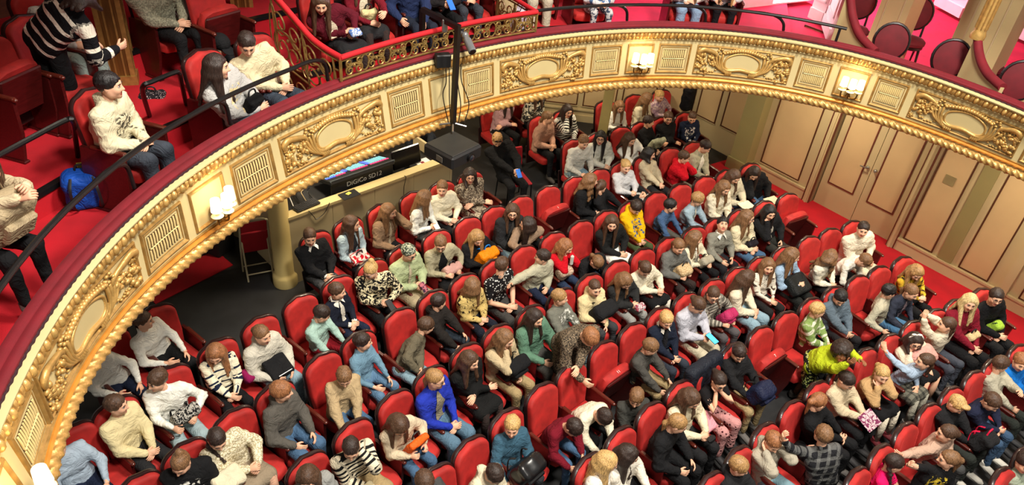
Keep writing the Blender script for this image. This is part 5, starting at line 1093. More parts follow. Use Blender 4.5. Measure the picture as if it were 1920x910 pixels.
P(None, 1578, 661, 'k', -104, -8, 'afro', 'dark', ('sweater', (190, 206, 40)), (S_, (30, 34, 26), 'floral', (196, 206, 120)), 'forward', 'lime green top and floral skirt', 'sprawled over a seat back', root=at(1522, 684, .70)[:2], ang=-10, stand=True, skin='brown', df=.06, dl=0, legs_skin=(120, 76, 52), RH=(1590, 682, .97), LH=(1612, 674, .99), tyaw=.1)
c_ = SEATS['G2']['c'] * .2 + SEATS['H0']['c'] * .8; c_ = at(1535, 890, .5)
P(None, 1543, 815, 't', 95, 6, 'short', 'lbrown', ('shirt', (34, 34, 38), 'plaid', (110, 110, 108), .8), (T, 'black'), 'lap', 'dark plaid shirt', 'seen from behind by an empty seat', root=(c_[0], c_[1]), ang=95, LH=(1466, 824, .99), df=0, dl=0)
# the sound operator behind the desk
op = at(775, 300, .45); P(None, 770, 238, 'a', -70, 25, 'short', 'brown', ('sweater', (30, 34, 42)), (T, 'black'), 'forward', 'dark sweater behind the sound desk', 'only the hands in view', root=(op[0] + .15, op[1] + .55), ang=-60, LH=(805, 272, .95), RH=(785, 281, .95))

# ---- the seats themselves
for key, st in SEATS.items():
    e = EMPTY.get(key); row, i = key[0], int(key[1:]); tipped = bool(e and e[1]); n = len(ROWS[row][1]); isend = (i == n - 1) or key in ('A5', 'A11', 'A12')
    if key in SHORT and not (e and e[0] and key not in SHORT):
        w = SHORT[key].split(); lab = 'red velvet seat of the person in ' + ' '.join(w[:9])
    elif e and e[0]: lab = e[0]
    else: lab = 'empty red seat ' + key
    make_seat(st['c'], st['a'], lab, tipped, isend, 'red velvet theatre seats in the stalls', {'E5': '11', 'F6': '7', 'B13': '1'}.get(key))
# ------------------------------------------------------------------ balcony: seats, people, rails, ironwork, boxes
def z_on(px, py, off, lo=2.4, hi=5.6):             # height at which a picture ray passes `off` metres behind the balcony front
    def g(z): t, r = polar(at(px, py, z)); return r - float(rT(t)) - off
    for _ in range(50):
        m = (lo + hi) / 2
        if g(m) > 0: lo = m
        else: hi = m
    z = (lo + hi) / 2; return at(px, py, z)
def on_theta(px, py, th):                          # picture ray meets the upright plane through C0 at angle th
    d = np.array([math.cos(math.radians(th)), math.sin(math.radians(th))]); n = np.array([-d[1], d[0]]); r = ray(px, py)
    t = (C0 @ n) / (r[:2] @ n); return CAMP + r * t
def bseat(key, px, py, fl, dth=0):
    p = at(px, py, fl + .98); th, _ = polar(p); a = math.radians(th + 180 + dth); fw = np.array([math.cos(a), math.sin(a)]); c = p[:2] + fw * .30
    SEATS[key] = dict(c=np.array([c[0], c[1], fl]), a=a, z=fl)
for key, px, py, fl in (('p0', 160, 172, FL1), ('p1', 370, 97, FL1), ('p2', 468, 66, FL1), ('p3', 585, -18, FL1), ('p4', 668, -38, FL1), ('p5', 757, -52, FL1), ('p6', 812, -62, FL1), ('p7', 868, -70, FL1), ('p8', 935, -78, FL1), ('p9', 1000, -82, FL1),
                        ('p10', 1098, -70, FL1), ('p11', 1290, -62, FL1), ('p12', 1362, -60, FL1), ('q0', -42, 72, FL2), ('q1', 36, 32, FL2), ('q2', 262, -45, FL2), ('q3', 372, -32, FL2), ('q4', 46, -18, FL2)): bseat(key, px, py, fl)
P('p0', 205, 160, 't', 12, 5, 'short', 'black', ('hoodie', (222, 212, 178), 'graphic', (90, 84, 70), 1.2), (J, (62, 68, 78)), 'lap', 'cream hoodie with a floral print on the balcony', 'looking right')
P('p1', 407, 124, 't', 10, 6, 'vlong', 'dark', ('hoodie', (188, 186, 182), 'graphic', (220, 200, 150), .7), (J, (124, 146, 164)), 'lap', 'grey printed sweatshirt and pale jeans on the balcony', 'looking right')
P('p2', 463, 82, 't', -62, 34, 'bunlow', 'dark', ('sweater', (220, 206, 168)), (J, (64, 74, 88)), 'lap', 'cream sweater with a dark wristband on the balcony', 'looking down')
P('p3', 601, 6, 't', -70, 26, 'vlong', 'brown', ('blazer', (92, 20, 34)), (S_, (34, 34, 36)), 'phone', 'burgundy jacket, holding a blue packet', 'seated inside the ironwork', legs_skin=(52, 40, 38), inner=(220, 206, 178))
P('p4', 676, -44, 't', -60, 10, 'long', 'brown', ('blazer', (116, 22, 36)), (S_, (40, 40, 42)), 'lap', 'burgundy cardigan over a white shirt', 'bag on the lap', LH=(722, 24, .97), legs_skin=(52, 40, 38), inner=(220, 206, 178))
P('p5', 775, -52, 't', -60, 10, 'short', 'dark', ('jacket', (36, 48, 84)), (T, (34, 40, 54)), 'rest', 'blue jacket behind the black bracket', 'hand held out', LH=(797, 40, .98))
P('p6', 828, -62, 't', -60, 20, 'short', 'brown', ('jacket', (34, 30, 32)), (T, 'black'), 'phone', 'black jacket on the balcony', 'holding a blue phone')
P('p7', 882, -62, 't', -70, 15, 'short', 'brown', ('sweater', (30, 38, 54)), (T, (58, 62, 70)), 'lap', 'dark navy sweater with bare clasped hands', 'seated inside the ironwork')
P('p9', 1018, -66, 't', -70, 15, 'short', 'brown', ('sweater', (40, 50, 74)), (J, (186, 178, 156)), 'rest', 'navy sweater and beige trousers on the balcony', 'hand on the rail')
P('p10', 1132, -55, 'k', -85, 15, 'short', 'brown', ('hoodie', (214, 214, 216), 'bigstripe', (80, 110, 150)), (T, (60, 70, 90), 'print', (190, 190, 190)), 'lap', 'white and blue striped top on the balcony', 'behind the black rail')
P('p11', 1305, -50, 't', -85, 20, 'vlong', 'lbrown', ('sweater', (224, 216, 204)), (J, (130, 156, 184)), 'lap', 'white sweater with hands clasped on the balcony', 'behind the black rail')
P('p12', 1374, -44, 't', -95, 20, 'vlong', 'dblond', ('sweater', (196, 194, 196), 'graphic', (40, 40, 44), .7), (T, (20, 20, 24)), 'wide', 'light grey sweatshirt with a dark panda print', 'behind the black rail')
P('q2', 268, -48, 'a', -50, 15, 'short', 'brown', ('sweater', (162, 160, 138), 'knit', (128, 126, 108)), (T, (26, 26, 28)), 'lap', 'grey-green cable sweater in the second balcony row', 'black trousers and sneakers')
P('q4', 92, -18, 't', -40, 20, 'short', 'brown', ('sweater', (190, 186, 180)), (J, (150, 166, 160)), 'lap', 'pale jeans behind the standing striped sweater', 'mostly hidden')
rp = at(120, 232, FL2); P(None, 156, -14, 'a', 75, 20, 'bob', 'dark', ('sweater', (18, 18, 22), 'bigstripe', (232, 226, 208), 1.05), (J, (22, 22, 24)), 'down', 'black and white striped sweater', 'standing with back turned on the balcony', root=rp[:2], rootz=FL2, ang=75, stand=True, df=.0, tyaw=0)
rp = at(-22, 470, FL1 + .45); P(None, -30, 318, 't', -20, 15, 'long', 'brown', ('sweater', (214, 196, 160)), (T, (20, 20, 22)), 'bag', 'beige sweater at the left edge', 'holding a tan backpack', root=rp[:2], rootz=FL1, ang=-15, df=0, dl=0, LH=(48, 352, .98), RH=(36, 372, .95))
rp = at(414, 118, FL1 + .45); P(None, 414, 86, 'k', -30, 30, 'short', 'dark', ('hoodie', (28, 28, 30)), (T, 'black'), 'down', 'black cap', 'bending behind the front balcony row', root=rp[:2] + np.array([-.25, .30]), rootz=FL1, ang=-30, seat_h=.25, extra=('cap',))
for key in [k_ for k_ in SEATS if k_[0] in 'pq']:
    st = SEATS[key]; lab = ('red balcony seat of the person in ' + ' '.join(SHORT[key].split()[:9])) if key in SHORT else {'p8': 'empty red balcony seat with a tan backpack, inside the ironwork', 'q0': 'tipped-up red balcony seat at the left edge, dark underside towards the hall', 'q1': 'shaded red balcony seat behind the tipped-up one at the left edge', 'q3': 'tipped-up red balcony seat right of the grey-green cable sweater'}.get(key, 'empty red balcony seat ' + key)
    make_seat(st['c'], st['a'], lab, key in ('q0', 'q3'), True, 'red velvet seats on the balcony')
# black tube rail on the parapet
def RZ(t): return 3.885 + .105 * np.clip((np.asarray(t, float) - 80) / 90, 0, 1)
def tube_rail(t0, t1, label, brackets, foot=None):
    t = thing('handrail', label, 'rail', tuple(bal(t0, 0, .13)[:2]) + (3.70,)); o = np.array(t.location)
    ts = np.linspace(t0, t1, int(abs(t1 - t0) / 1.2) + 3); b = MB(); b.tube(bal(ts, RZ(ts), .13) - o, .021, 8); b.build('rail_tube', black, t)
    for tb in brackets:
        z_ = float(RZ(tb)); pts = [bal(tb, z_, .13), bal(tb - 2.2, z_, .14), bal(tb - 3.8, z_ - .03, .15), bal(tb - 4.7, z_ - .10, .16), bal(tb - 5.0, 3.70, .165)]
        b = MB(); b.tube(spline(pts, 5) - o, .019, 8); b.build('bracket', black, t)
    return t
OI = .065; th_c = polar(z_on(640, 158, OI))[0]; th_r = polar(z_on(1003, 62, OI))[0]
t158, t355, t555 = (polar(z_on(x, y, .13))[0] for x, y in ((158, 320), (355, 213), (548, 133)))
tube_rail(206, t555 - .5, 'long black tube handrail along the left balcony parapet', (t158, t355, t555))
t1000, t1125, t1268, t1408, t1585 = (polar(z_on(x, y, .13))[0] for x, y in ((1006, 26), (1118, 14), (1262, 11), (1404, 27), (1586, 60)))
hr = tube_rail(t1000, t1585, 'black tube handrail along the parapet right of the ironwork', (t1125, t1268, t1408))
b = MB(); pe = bal(t1585 + .8, 3.885, .13); b.tube([pe - np.array(hr.location), bal(t1585 + .8, 3.70, .12) - np.array(hr.location)], .018, 8); b.build('post', black, hr)
# gangway rails
def loop_rail(pts, label):
    p = [at(*q) for q in pts]; t = thing('gangway_rail', label, 'rail', (p[-1][0], p[-1][1], FL1)); b = MB(); b.tube(spline(np.array(p) - np.array(t.location), 6), .022, 8); b.build('rail_tube', black, t)
loop_rail([(-40, 312, 3.9), (60, 258, 3.9), (122, 226, 3.9), (136, 228, 3.86), (142, 262, 3.45), (150, 318, 2.97)], 'black bent gangway rail at the left edge of the balcony')
loop_rail([(285, 232, 2.97), (268, 176, 3.7), (270, 160, 3.88), (283, 154, 3.9), (322, 138, 3.9), (335, 136, 3.88), (339, 150, 3.75), (352, 208, 3.0)], 'black hoop rail beside the empty gangway on the balcony')
b = MB(); sweep(b, [(FL2 + .012, 1.40), (FL2 + .012, 1.47), (FL2 - .03, 1.47), (FL2 - .03, 1.40)], 60, 0, T0, 104); o = b.build('step_nosing', black, smooth=False); o['kind'] = 'structure'
b = MB(); sweep(b, [(FL3 + .012, 2.53), (FL3 + .012, 2.60), (FL3 - .03, 2.60), (FL3 - .03, 2.53)], 60, 0, T0, 104); o = b.build('step_nosing', black, smooth=False); o['kind'] = 'structure'
# ironwork box
def spiral(c, r, turns, a0, sgn=1, n=22): u = np.linspace(0, 1, n); a = a0 + sgn * turns * 2 * math.pi * u; rr = r * (1 - .78 * u); return np.c_[c[0] + rr * np.cos(a), c[1] + rr * np.sin(a)]
iron = mat('gilt_wrought_iron', (150, 122, 70), .4, .6, var=.3, scale=12)
print('IRON', th_c, th_r, z_on(640, 108, OI), z_on(1003, 25, OI)); zt = z_on(640, 108, OI)[2]; zb0 = 3.70
bx_ = thing('balcony_box_railing', 'gilt scrolled ironwork railing with crimson velvet handrail round the centre box', 'railing', tuple(bal(th_c, 0, OI)[:2]) + (zb0,)); ob_ = np.array(bx_.location)
def wf(s, h): s = np.asarray(s, float); return bal(th_c - np.degrees(s / float(rT(th_c) + OI)), zb0 + np.asarray(h, float), OI) - ob_
Ltot = math.radians(th_c - th_r) * float(rT((th_c + th_r) / 2) + OI); Hh = zt - zb0
def scrolls(mapf, x0, x1, h0, h1, name, parent, unit=.36):
    nU = max(1, round((x1 - x0) / unit)); du = (x1 - x0) / nU; hh = h1 - h0
    for i in range(nU):
        b = MB(); cx = x0 + du * (i + .5); fl_ = 1 if i % 2 == 0 else -1
        for sg in (-1, 1):
            a = spiral((cx + sg * du * .20, h0 + hh * .30), hh * .29, 1.4, math.pi / 2 if sg > 0 else math.pi / 2, -sg * 1); c = spiral((cx - sg * du * .22, h0 + hh * .72), hh * .22, 1.3, -math.pi / 2, -sg)
            mid_ = np.array([[cx + sg * du * .46, h0 + hh * .55]]); path = np.r_[a[::-1], spline([a[0], [cx - sg * du * .02, h0 + hh * .62], c[0]], 5)[1:-1], c]
            b.tube(mapf(path[:, 0], path[:, 1]), .0095, 5)
        e = np.linspace(0, 2 * math.pi, 20); b.tube(mapf(cx + du * .48 + .05 * np.cos(e), h0 + hh * .5 + hh * .42 * np.sin(e)), .0075, 5)
        b.ell(mapf(np.array([cx]), np.array([h0 + hh * .52]))[0], (.018, .018, .022), 6, 5)
        b.build(name, iron, parent)
scrolls(wf, .03, Ltot - .03, .02, Hh - .03, 'scroll', bx_, .30)
b = MB(); ss = np.linspace(0, Ltot, 30)
for h in (.012, Hh - .035): b.tube(wf(ss, np.full(30, h)), .012, 6)
for s_ in (0.0, Ltot): b.tube(wf(np.array([s_, s_]), np.array([0., Hh])), .017, 6)
b.build('iron_frame', iron, bx_)
b = MB(); b.tube(wf(ss, np.full(30, Hh)), .028, 10); b.build('velvet_handrail', velvet_bright, bx_)
def side(th, pxs, name):
    pts = [on_theta(x, y, th) for x, y in pxs]; offs = np.array([polar(p)[1] - float(rT(th)) for p in pts]); zs = np.array([p[2] for p in pts])
    b = MB(); b.tube(spline([bal(th, z, o_) - ob_ for z, o_ in zip(zs, offs)], 6), .028, 10); b.build('velvet_handrail', velvet_bright, bx_)
    def mp(o_, u): o_ = np.asarray(o_, float); top = np.interp(o_, offs, zs) - .05; bot = np.where(o_ < .16, zb0, np.where(o_ < 1.45, FL1 + .03, FL2 + .03)); return bal(th, bot + (top - bot) * np.asarray(u, float), o_) - ob_
    o0, o1 = .17, float(min(offs.max(), 1.9)); nx_ = max(2, round((o1 - o0) / .42))
    for r_ in range(2): scrolls(lambda x, h: mp(x, h), o0, o1, .02 + .49 * r_, .49 + .49 * r_, 'scroll', bx_, .42)
    b = MB(); oo = np.linspace(.09, o1, 16)
    for u in (.0, .5, 1.0): b.tube(mp(oo, np.full(16, u)), .011, 6)
    for o_ in np.linspace(.17, o1, nx_ + 1): b.tube(mp(np.array([o_, o_]), np.array([0, 1.])), .012, 6)
    b.build('iron_frame', iron, bx_)
side(th_c, [(640, 108), (612, 92), (585, 72), (562, 46), (538, 18), (505, -20)], 'left')
side(th_r, [(1005, 22), (985, 10), (965, -2), (935, -18)], 'right')
# pillars with gilt edges
def pillar(px, py, z, w, h, label, fluted=False, rz=0.4):
    p = at(px, py, z); t = thing('gilt_pillar', label, 'pillar', tuple(p), rz); b = MB(); b.box((0, 0, h / 2), (w, w, h)); b.build('shaft', mat('gilt_walnut', (112, 76, 34), .4, .25, var=.3, scale=6, stretch=(6, 6, .6)), t, smooth=False)
    b = MB()
    for x in (-1, 1):
        for y in (-1, 1): b.box((x * w * .46, y * w * .46, h / 2), (w * .2, w * .2, h))
    for x in (-.18, .18):
        for q in (-1, 1): b.box((x * w, q * w * .5, h / 2), (w * .07, .018, h)); b.box((q * w * .5, x * w, h / 2), (.018, w * .07, h))
    b.build('gilt_edge', gold_dark, t, smooth=False); b = MB(); b.box((0, 0, .05), (w * 1.25, w * 1.25, .10)); b.build('plinth', gold_dark, t, smooth=False)
pillar(233, 150, FL2, .24, 4.2, 'gilt and walnut pillar left of the grey-green cable sweater'); pillar(458, 48, FL2, .24, 4.2, 'gilt and walnut pillar behind the cream sweater with wristband')
ring_w = MB(); sweep(ring_w, [(FL3, 4.3), (7.5, 4.3), (7.5, 4.45), (FL3, 4.45)], 60, 0, T0, 106); o = ring_w.build('wall_balcony_left', mat('walnut_panelling', (92, 56, 30), .5, var=.3, scale=3, stretch=(1, 1, 6)), smooth=False); o['kind'] = 'structure'
# ---- boxes on the right: velvet partitions, pillars, round-backed chairs, the pink-lit corridor
def partition(pxs, offs, label):
    pts = [z_on(x, y, o_) for (x, y), o_ in zip(pxs, offs)]; o0 = np.array([pts[-1][0], pts[-1][1], FL1])
    t = thing('box_partition', label, 'partition', tuple(o0)); rel = [p - o0 for p in pts]; b = MB(); b.tube(spline(rel, 6), .052, 10); b.build('velvet_roll', velvet_rail, t)
    b = MB(); sp = spline(rel, 4); d3 = rel[0] - rel[-1]; d = unit([-d3[1], d3[0], 0]) * .025
    poly = list(sp) + [np.array([sp[-1][0], sp[-1][1], .0]), np.array([sp[0][0], sp[0][1], .0])]; m_ = len(poly)
    b.add([q + d for q in poly] + [q - d for q in poly], [tuple(range(m_)), tuple(range(m_, 2 * m_))[::-1]] + [(i, m_ + i, m_ + (i + 1) % m_, (i + 1) % m_) for i in range(m_)]); b.build('partition_panel', cream, t, smooth=False)
    return pts
pA = partition([(1594, -20), (1596, 10), (1600, 35), (1610, 62), (1624, 80), (1642, 97)], [.72, .66, .56, .42, .30, .18], 'burgundy velvet box partition left of the round chairs')
pB_ = partition([(1833, 68), (1835, 95), (1841, 118), (1852, 138), (1866, 152), (1880, 164)], [.70, .62, .50, .38, .28, .18], 'burgundy velvet box partition under the gilt column')
pp = pB_[0]; t = thing('gilt_column', 'gilt fluted column rising from the right box partition', 'column', tuple(pp), .5); b = MB(); b.lathe((0, 0, -.03), [(.085, 0), (.09, .05), (.075, .09), (.07, .12), (.07, 3), (.07, 3.2)], 14); b.build('shaft', gold, t)
b = MB()
for i in range(10): a = i * math.pi / 5; b.tube([(.07 * math.cos(a), .07 * math.sin(a), .1), (.07 * math.cos(a), .07 * math.sin(a), 3.1)], .010, 5)
b.build('fluting', gold_dark, t)
def cream_pillar(px, py, w, d, label, rz):
    p = at(px, py, FL1); t = thing('cream_pillar', label, 'pillar', (p[0], p[1], FL1), rz); b = MB(); b.box((0, 0, 2.2), (w, d, 4.4)); b.build('shaft', cream, t, smooth=False)
    b = MB(); b.box((0, 0, .11), (w + .05, d + .05, .22)); b.box((0, 0, .24), (w + .03, d + .03, .04)); b.build('plinth', cream, t, smooth=False)
    b = MB(); b.box((w * .28, -d / 2 - .004, 2.3), (.02, .02, 4.0)); b.box((-w * .28, -d / 2 - .004, 2.3), (.02, .02, 4.0)); b.build('moulding', gold_dark if False else cream_wall, t, smooth=False)
cream_pillar(1648, 118, .42, .5, 'cream pillar behind the first round chairs', -.75); cream_pillar(1800, 172, .62, .75, 'broad cream pillar between the two boxes', -.72)
cream_pillar(1935, 235, .5, .6, 'cream pillar at the right edge', -.72)
pinkw = mat('white_corridor_paint', (232, 214, 214), .6, var=.04)
t_chair = None
def corridor_wall(a, c, z1, name):
    pa, pc = at(*a, FL1)[:2], at(*c, FL1)[:2]; u = (pc - pa) / np.linalg.norm(pc - pa); n = np.array([u[1], -u[0]]); L = float(np.linalg.norm(pc - pa)); w = WallB(pa, u, n); w.wbox(0, L, FL1, z1, -.18, 0); o = w.build(name, pinkw, smooth=False); o['kind'] = 'structure'
    nn = max(1, int(L / .9))
    for i in range(nn):
        w = WallB(pa, u, n); x0, x1 = (i + .12) * L / nn, (i + .88) * L / nn
        for e0, e1, g0, g1 in ((x0, x1, FL1 + .32, FL1 + .35), (x0, x1, FL1 + 2.2, FL1 + 2.23), (x0, x0 + .03, FL1 + .32, FL1 + 2.2), (x1 - .03, x1, FL1 + .32, FL1 + 2.2)): w.wbox(e0, e1, g0, g1, -.002, .02)
        w.build('panel_moulding', pinkw, o, smooth=False)
    w = WallB(pa, u, n); w.wbox(0, L, FL1, FL1 + .18, -.002, .03); w.build('skirting', pinkw, o, smooth=False)
corridor_wall((1516, 32), (1540, 44), 6.0, 'wall_corridor_pier'); corridor_wall((1542, 44), (1552, 76), 6.0, 'wall_corridor_return')
corridor_wall((1385, 15), (1524, 0), 5.6, 'wall_corridor_end'); corridor_wall((1752, 8), (1800, 34), 6.0, 'wall_corridor_right'); corridor_wall((1862, 48), (1925, 78), 6.0, 'wall_box_rear')
FLB = 2.887
pa, pc = at(1398, 13, FL1)[:2], at(1518, 1, FL1)[:2]; uw = (pc - pa) / np.linalg.norm(pc - pa); nw_ = np.array([uw[1], -uw[0]]); w = WallB(pa, uw, nw_); w.wbox(0, float(np.linalg.norm(pc - pa)), FL1 + .03, FL1 + 2.3, .025, .035); o = w.build('window_1', glow('daylit_glass', (255, 246, 250), 4.0), smooth=False); o['kind'] = 'structure'
def round_chair(px, py, rz, label):                # px,py: middle of the oval back
    p = at(px, py, FLB + .72); a = math.radians(rz); fw = np.array([math.cos(a), math.sin(a)]); c = p[:2] + fw * .26; t = thing('round_back_chair', label, 'chair', (c[0], c[1], FLB), a - math.pi / 2, 'round-backed chairs in the boxes')
    fm = mat('black_chair_frame', (24, 16, 16), .3, coat=.3); vm = mat('dark_burgundy_velvet', (98, 8, 22), .75, var=.2, scale=8, sheen=.4)
    e = np.arange(24) * 2 * math.pi / 24; tl = math.radians(12); ov = lambda rx, rz_, y: np.c_[rx * np.cos(e), -.26 + y - np.sin(e) * rz_ * math.sin(tl), .78 + rz_ * np.sin(e) * math.cos(tl)]
    b = MB(); b.tube(ov(.215, .235, 0), .019, 7, closed=True); b.build('back_frame', fm, t)
    b = MB(); V = np.r_[ov(.205, .225, -.012), ov(.20, .22, .022), ov(.14, .155, .036), [[0, -.22, .78]]]; f = [tuple(range(24))]
    for k_ in range(2): f += [(k_ * 24 + i, k_ * 24 + (i + 1) % 24, (k_ + 1) * 24 + (i + 1) % 24, (k_ + 1) * 24 + i) for i in range(24)]
    f += [(48 + i, 48 + (i + 1) % 24, 72) for i in range(24)]; b.add(V, f); b.build('backrest', vm, t)
    b = MB(); b.lathe((0, .0, .40), [(.20, 0), (.225, .02), (.228, .06), (.20, .085), (.10, .095), (.01, .097)], 20); b.build('seat', vm, t); b = MB(); b.lathe((0, 0, .36), [(.20, 0), (.215, .01), (.215, .045), (.2, .05)], 20); b.build('seat_rail', fm, t)
    for sx in (-1, 1):
        b = MB(); b.tube([(sx * .15, .14, .37), (sx * .165, .165, .2), (sx * .16, .16, 0)], [.02, .017, .011], 7); b.build('leg', fm, t)
        b = MB(); b.tube([(sx * .16, -.27 + .04, .62), (sx * .16, -.20, .48), (sx * .155, -.17, .36), (sx * .16, -.24, .0)], [.016, .018, .018, .012], 7); b.build('leg', fm, t)
round_chair(1611, 12, -104, 'round-backed chair at the left partition, upper one'); round_chair(1716, 32, -106, 'round-backed chair standing free on the pink-lit carpet'); round_chair(1668, 86, -108, 'round-backed chair against the rail left of the broad pillar')
round_chair(1779, 118, -110, 'round-backed chair against the rail under the broad pillar'); round_chair(1867, 78, -112, 'round-backed chair behind the gilt column'); round_chair(1908, 160, -114, 'round-backed chair at the right edge by the rail')

# ------------------------------------------------------------------ wall sconces on the balcony front
shade_m = glow('lit_lamp_shade', (255, 238, 206), 1.5)
def sconce(tc, label):
    p = bal(tc, hz(.42), .02); a = math.radians(tc + 180); t = thing('wall_sconce', label, 'lamp', tuple(p), a - math.pi / 2); brass = mat('dark_brass', (120, 84, 40), .35, .7)
    b = MB(); b.ell((0, .02, 0), (.035, .02, .06), 10, 8); b.ell((0, .05, -.03), (.02, .025, .02), 8, 6); b.build('back_plate', brass, t)
    for x, y in ((-.10, .12), (0, .155), (.10, .12)):
        b = MB(); b.tube(spline([(0, .04, -.02), (x * .4, y * .6, -.09), (x * .9, y * .95, -.07), (x, y, .0)], 5), .009, 6); b.build('arm', brass, t)
        b = MB(); b.lathe((x, y, .0), [(.012, 0), (.045, .012), (.052, .022), (.046, .026), (.016, .03), (.016, .075), (.012, .078)], 14); b.build('candle_cup', mat('cream_porcelain', (236, 222, 180), .3, var=.05), t)
        b = MB(); n_ = 20; r0, r1, h = .047, .039, .115; e = np.arange(n_) * 2 * math.pi / n_; V = np.r_[np.c_[x + r0 * np.cos(e), y + r0 * np.sin(e), np.full(n_, .07)], np.c_[x + r1 * np.cos(e), y + r1 * np.sin(e), np.full(n_, .07 + h)], np.c_[x + .9 * r1 * np.cos(e), y + .9 * r1 * np.sin(e), np.full(n_, .07 + h)], np.c_[x + .9 * r0 * np.cos(e), y + .9 * r0 * np.sin(e), np.full(n_, .07)]]
        b.add(V, [(k_ * n_ + i, k_ * n_ + (i + 1) % n_, ((k_ + 1) % 4) * n_ + (i + 1) % n_, ((k_ + 1) % 4) * n_ + i) for k_ in range(4) for i in range(n_)]); sh_ = b.build('lamp_shade', shade_m, t)
    l = bpy.data.lights.new('sconce_bulb', 'POINT'); l.energy = 1.5; l.color = (1, .74, .36); l.shadow_soft_size = .05; lo_ = bpy.data.objects.new('sconce_bulb', l); C.objects.link(lo_); lo_.parent = t; lo_.location = (0, .11, .24)
for tc, lab in ((168.8, 'three-armed sconce with lit white shades nearest the folding chair'), (103.0, 'three-armed sconce with lit white shades at the middle of the balcony front'), (73.75, 'three-armed sconce with lit white shades above the double door'), (200.6, 'three-armed sconce with lit white shades at the lower left corner')): sconce(tc, lab)

# ------------------------------------------------------------------ projector on its bracket
pb = z_on(849, 238, -.34); pt_ = np.array([pb[0], pb[1], 4.12]); zt_ = pb[2]
t = thing('projector', 'black projector hanging on a pole in front of the balcony', 'projector', (pb[0], pb[1], zt_ - .25)); o_ = np.array(t.location)
Lc, Fc, Rc, Bc = (at(x, y, zt_ - .03) for x, y in ((797, 268), (846, 300), (902, 273), (852, 243)))
ctr = (Lc + Fc + Rc + Bc) / 4; ux = unit(Rc - Fc); wx = np.linalg.norm(Rc - Fc); uy = unit(np.cross([0, 0, 1], ux)); wy = np.linalg.norm(Lc - Fc); Rb = np.array([ux, uy, [0, 0, 1]]).T
b = MB(); b.rbox(ctr - o_ - [0, 0, .075], (wx, wy, .15), .02, 0, Rb); b.build('housing', black_m, t, smooth=False)
b = MB(); b.rbox(ctr - o_ + [0, 0, .004], (wx * .9, wy * .9, .015), .005, 0, Rb); b.build('top_cover', mat('dark_grey_plastic', (44, 44, 42), .5), t, smooth=False)
fc = (Fc + Rc) / 2 - [0, 0, .075]; nf = -uy; b = MB(); b.tube([fc + ux * .06 - o_ - nf * .02, fc + ux * .06 + nf * .035 - o_], .048, 16); b.build('lens_ring', black, t); b = MB(); b.ell(fc + ux * .06 + nf * .033 - o_, (.036, .036, .012), 14, 6, 0, frame(ux, nf)); b.build('lens', mat('lens_glass', (30, 34, 44), .05, coat=1), t)
b = MB()
for a in (.7, 2.3, 3.9, 5.4): d = ux * math.cos(a) + uy * math.sin(a); c0_ = np.array([pb[0], pb[1], zt_ + .0]) - o_; b.tube([c0_ + d * .02 + [0, 0, .045], c0_ + d * .15 + [0, 0, .018]], .010, 5)
b.build('mount_arm', steel, t)
b = MB(); lf = (Lc + Fc) / 2 - [0, 0, .075] - o_; sd = unit(Lc - Fc); ns = unit(np.cross([0, 0, 1], sd)); ns = ns if ns @ (lf - (ctr - o_)) > 0 else -ns
b.box(lf + ns * .003 - sd * .03, (.10, .006, .06), 0, np.array([sd, ns, [0, 0, 1]]).T); b.build('rating_plate', mat('grey_plate', (96, 92, 84), .5), t, smooth=False)
b = MB(); b.box(lf + ns * .003 + sd * .12, (.03, .006, .08), 0, np.array([sd, ns, [0, 0, 1]]).T); b.build('blue_sticker', mat('blue_sticker', (70, 130, 210), .5), t, smooth=False)
bk_ = z_on(792, 34, .30); t2 = thing('projector_bracket', 'black square-tube pole and arm carrying the projector', 'bracket', (pb[0], pb[1], zt_)); o2_ = np.array(t2.location)
b = MB(); b.box((pt_ + pb) / 2 - o2_ + [0, 0, .03], (.05, .05, pt_[2] - zt_), 0, Rb); b.build('pole', black, t2, smooth=False)
e_ = np.array([bk_[0], bk_[1], pt_[2] - .02]); d_ = e_ - pt_; b = MB(); b.box((pt_ + e_) / 2 - o2_, (np.linalg.norm(d_), .05, .05), 0, np.array([unit(d_), unit(np.cross([0, 0, 1], d_)), [0, 0, 1]]).T); b.box(e_ - o2_ - [0, 0, .28], (.05, .05, .56), 0, Rb); b.build('arm', black, t2, smooth=False)
b = MB(); c_ = pt_ + (e_ - pt_) * .35 - o2_; b.rbox(c_ - [0, 0, .05], (.06, .06, .14), .01); b.build('clamp', steel, t2, smooth=False)
sp0 = z_on(830, 113, -.09); b = MB(); b.rbox((0, 0, 0), (.17, .10, .15), .012, 0, rotz(.4)); s_ = b.build('junction_box', black_m, smooth=False); s_.location = tuple(sp0); tag(s_, 'small black box clamped to the parapet left of the pole', 'box')
cp0 = z_on(872, 66, -.02); t3 = thing('spotlight', 'grey cylindrical camera on an arm right of the pole', 'camera', tuple(cp0)); dv = unit([.45, -.75, -.45]); gm = mat('grey_enamel', (118, 122, 124), .4, .3)
b = MB(); b.tube([np.zeros(3), dv * .05, dv * .07, dv * .24], [.03, .032, .045, .045], 12); b.build('barrel', gm, t3); b = MB(); b.tube([dv * .24, dv * .245], .036, 12); b.build('lens', black, t3); b = MB(); b.tube([np.zeros(3), np.array([-.10, .16, -.02])], .02, 8); b.ell((0, 0, 0), (.04, .04, .04), 8, 6); b.build('mount', gm, t3)
